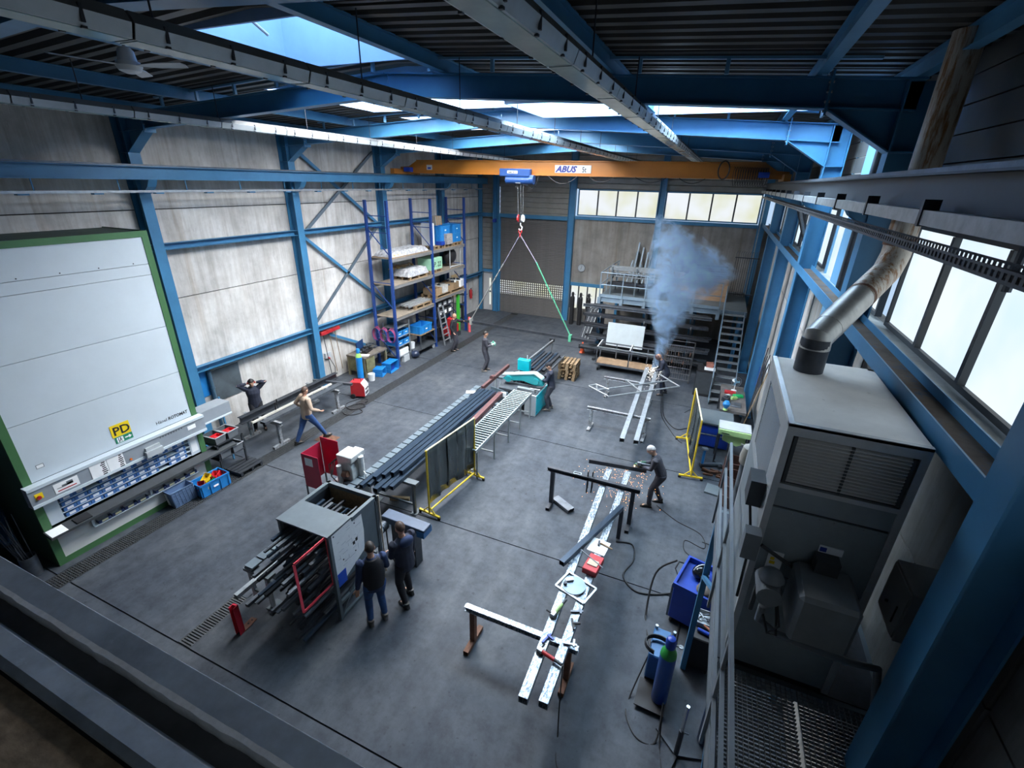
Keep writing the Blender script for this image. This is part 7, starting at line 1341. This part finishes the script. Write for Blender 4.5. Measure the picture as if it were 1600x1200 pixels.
def smoke_mat():
    m=bpy.data.materials.new('welding_smoke'); m.use_nodes=True; nt=m.node_tree; nt.nodes.remove(nt.nodes['Principled BSDF']); N=nt.nodes.new; L=nt.links.new
    v=N('ShaderNodeVolumePrincipled'); v.inputs['Color'].default_value=(.5,.72,1,1); v.inputs['Anisotropy'].default_value=.2
    tc=N('ShaderNodeTexCoord'); n=N('ShaderNodeTexNoise'); n.inputs['Scale'].default_value=1.9; n.inputs['Detail'].default_value=6; n.inputs['Roughness'].default_value=.6; n.inputs['Distortion'].default_value=1.2; L(tc.outputs['Object'],n.inputs['Vector'])
    r=N('ShaderNodeMapRange'); r.inputs['From Min'].default_value=.47; r.inputs['From Max'].default_value=.64; L(n.outputs[0],r.inputs[0])
    # radial fall-off about the plume's own rising axis, widening with height
    sx=N('ShaderNodeSeparateXYZ'); L(tc.outputs['Object'],sx.inputs[0])
    def mth(op,a,b=None,c=None):
        q=N('ShaderNodeMath'); q.operation=op
        for i,x in enumerate((a,b,c)):
            if x is None: continue
            if isinstance(x,(int,float)): q.inputs[i].default_value=x
            else: L(x,q.inputs[i])
        return q.outputs[0]
    ax=mth('MULTIPLY',mth('SINE',mth('MULTIPLY',sx.outputs[2],1.7)),.12); ax=mth('ADD',ax,mth('MULTIPLY',mth('POWER',mth('MAXIMUM',sx.outputs[2],0.001),2.0),.06))
    dx=mth('SUBTRACT',sx.outputs[0],ax); ay=mth('MULTIPLY',sx.outputs[2],.35); dy=mth('SUBTRACT',sx.outputs[1],ay)
    rad=mth('SQRT',mth('ADD',mth('MULTIPLY',dx,dx),mth('MULTIPLY',dy,dy)))
    wid=mth('ADD',mth('MULTIPLY',mth('POWER',mth('MAXIMUM',sx.outputs[2],0.001),1.6),.21),.13)
    fall=mth('MAXIMUM',mth('SUBTRACT',1.0,mth('DIVIDE',rad,wid)),0.0)
    thin=mth('DIVIDE',1.0,mth('ADD',.3,mth('MULTIPLY',sx.outputs[2],.55)))
    den=mth('MULTIPLY',mth('MULTIPLY',mth('ADD',r.outputs[0],.03),fall),mth('MULTIPLY',thin,SMOKE_D)); L(den,v.inputs['Density'])
    L(v.outputs[0],nt.nodes['Material Output'].inputs['Volume']); return m
SMOKE_D=30
q=MB(); P=[];rr=[]
for i in range(12):
    z=i*.37; P.append((.12*math.sin(1.7*z)+.06*z*z,.35*z,z)); rr.append(.17+.225*z**1.6)
q.path(P,rr,16); o=one(q,'smoke_plume',smoke_mat(),'blue welding smoke rising and spreading in front of the end wall','smoke',(-1.46,17.0,.93)); o['kind']='stuff'
SC.cycles.volume_step_rate=2.0; SC.cycles.volume_max_steps=128
# ================================================================== labels that single out each piece of a row, counted from the left
_ORD=['first','second','third','fourth','fifth','sixth','seventh','eighth','ninth','tenth','eleventh','twelfth']
_ROWS={'bins in the carousel','low bins of the carousel','long tubes','upper long tubes','primer-red tubes','outfeed tubes','binders on the rack','leaning bars','pale leaning bars','handrail parts','leaning rods','aluminium profiles'}
_by={}
for ob in bpy.data.objects:
    if ob.parent is None and ob.get('group') in _ROWS: _by.setdefault(ob['label'],[]).append(ob)
def _u(ob):
    d=Vector(ob.location)-Vector((0,0,7.25)); return d.dot(_r)/d.dot(_fw)
for lab,obs in _by.items():
    if 1<len(obs)<=12:
        for k,ob in enumerate(sorted(obs,key=_u)): ob['label']=lab+', %s from left'%_ORD[k]
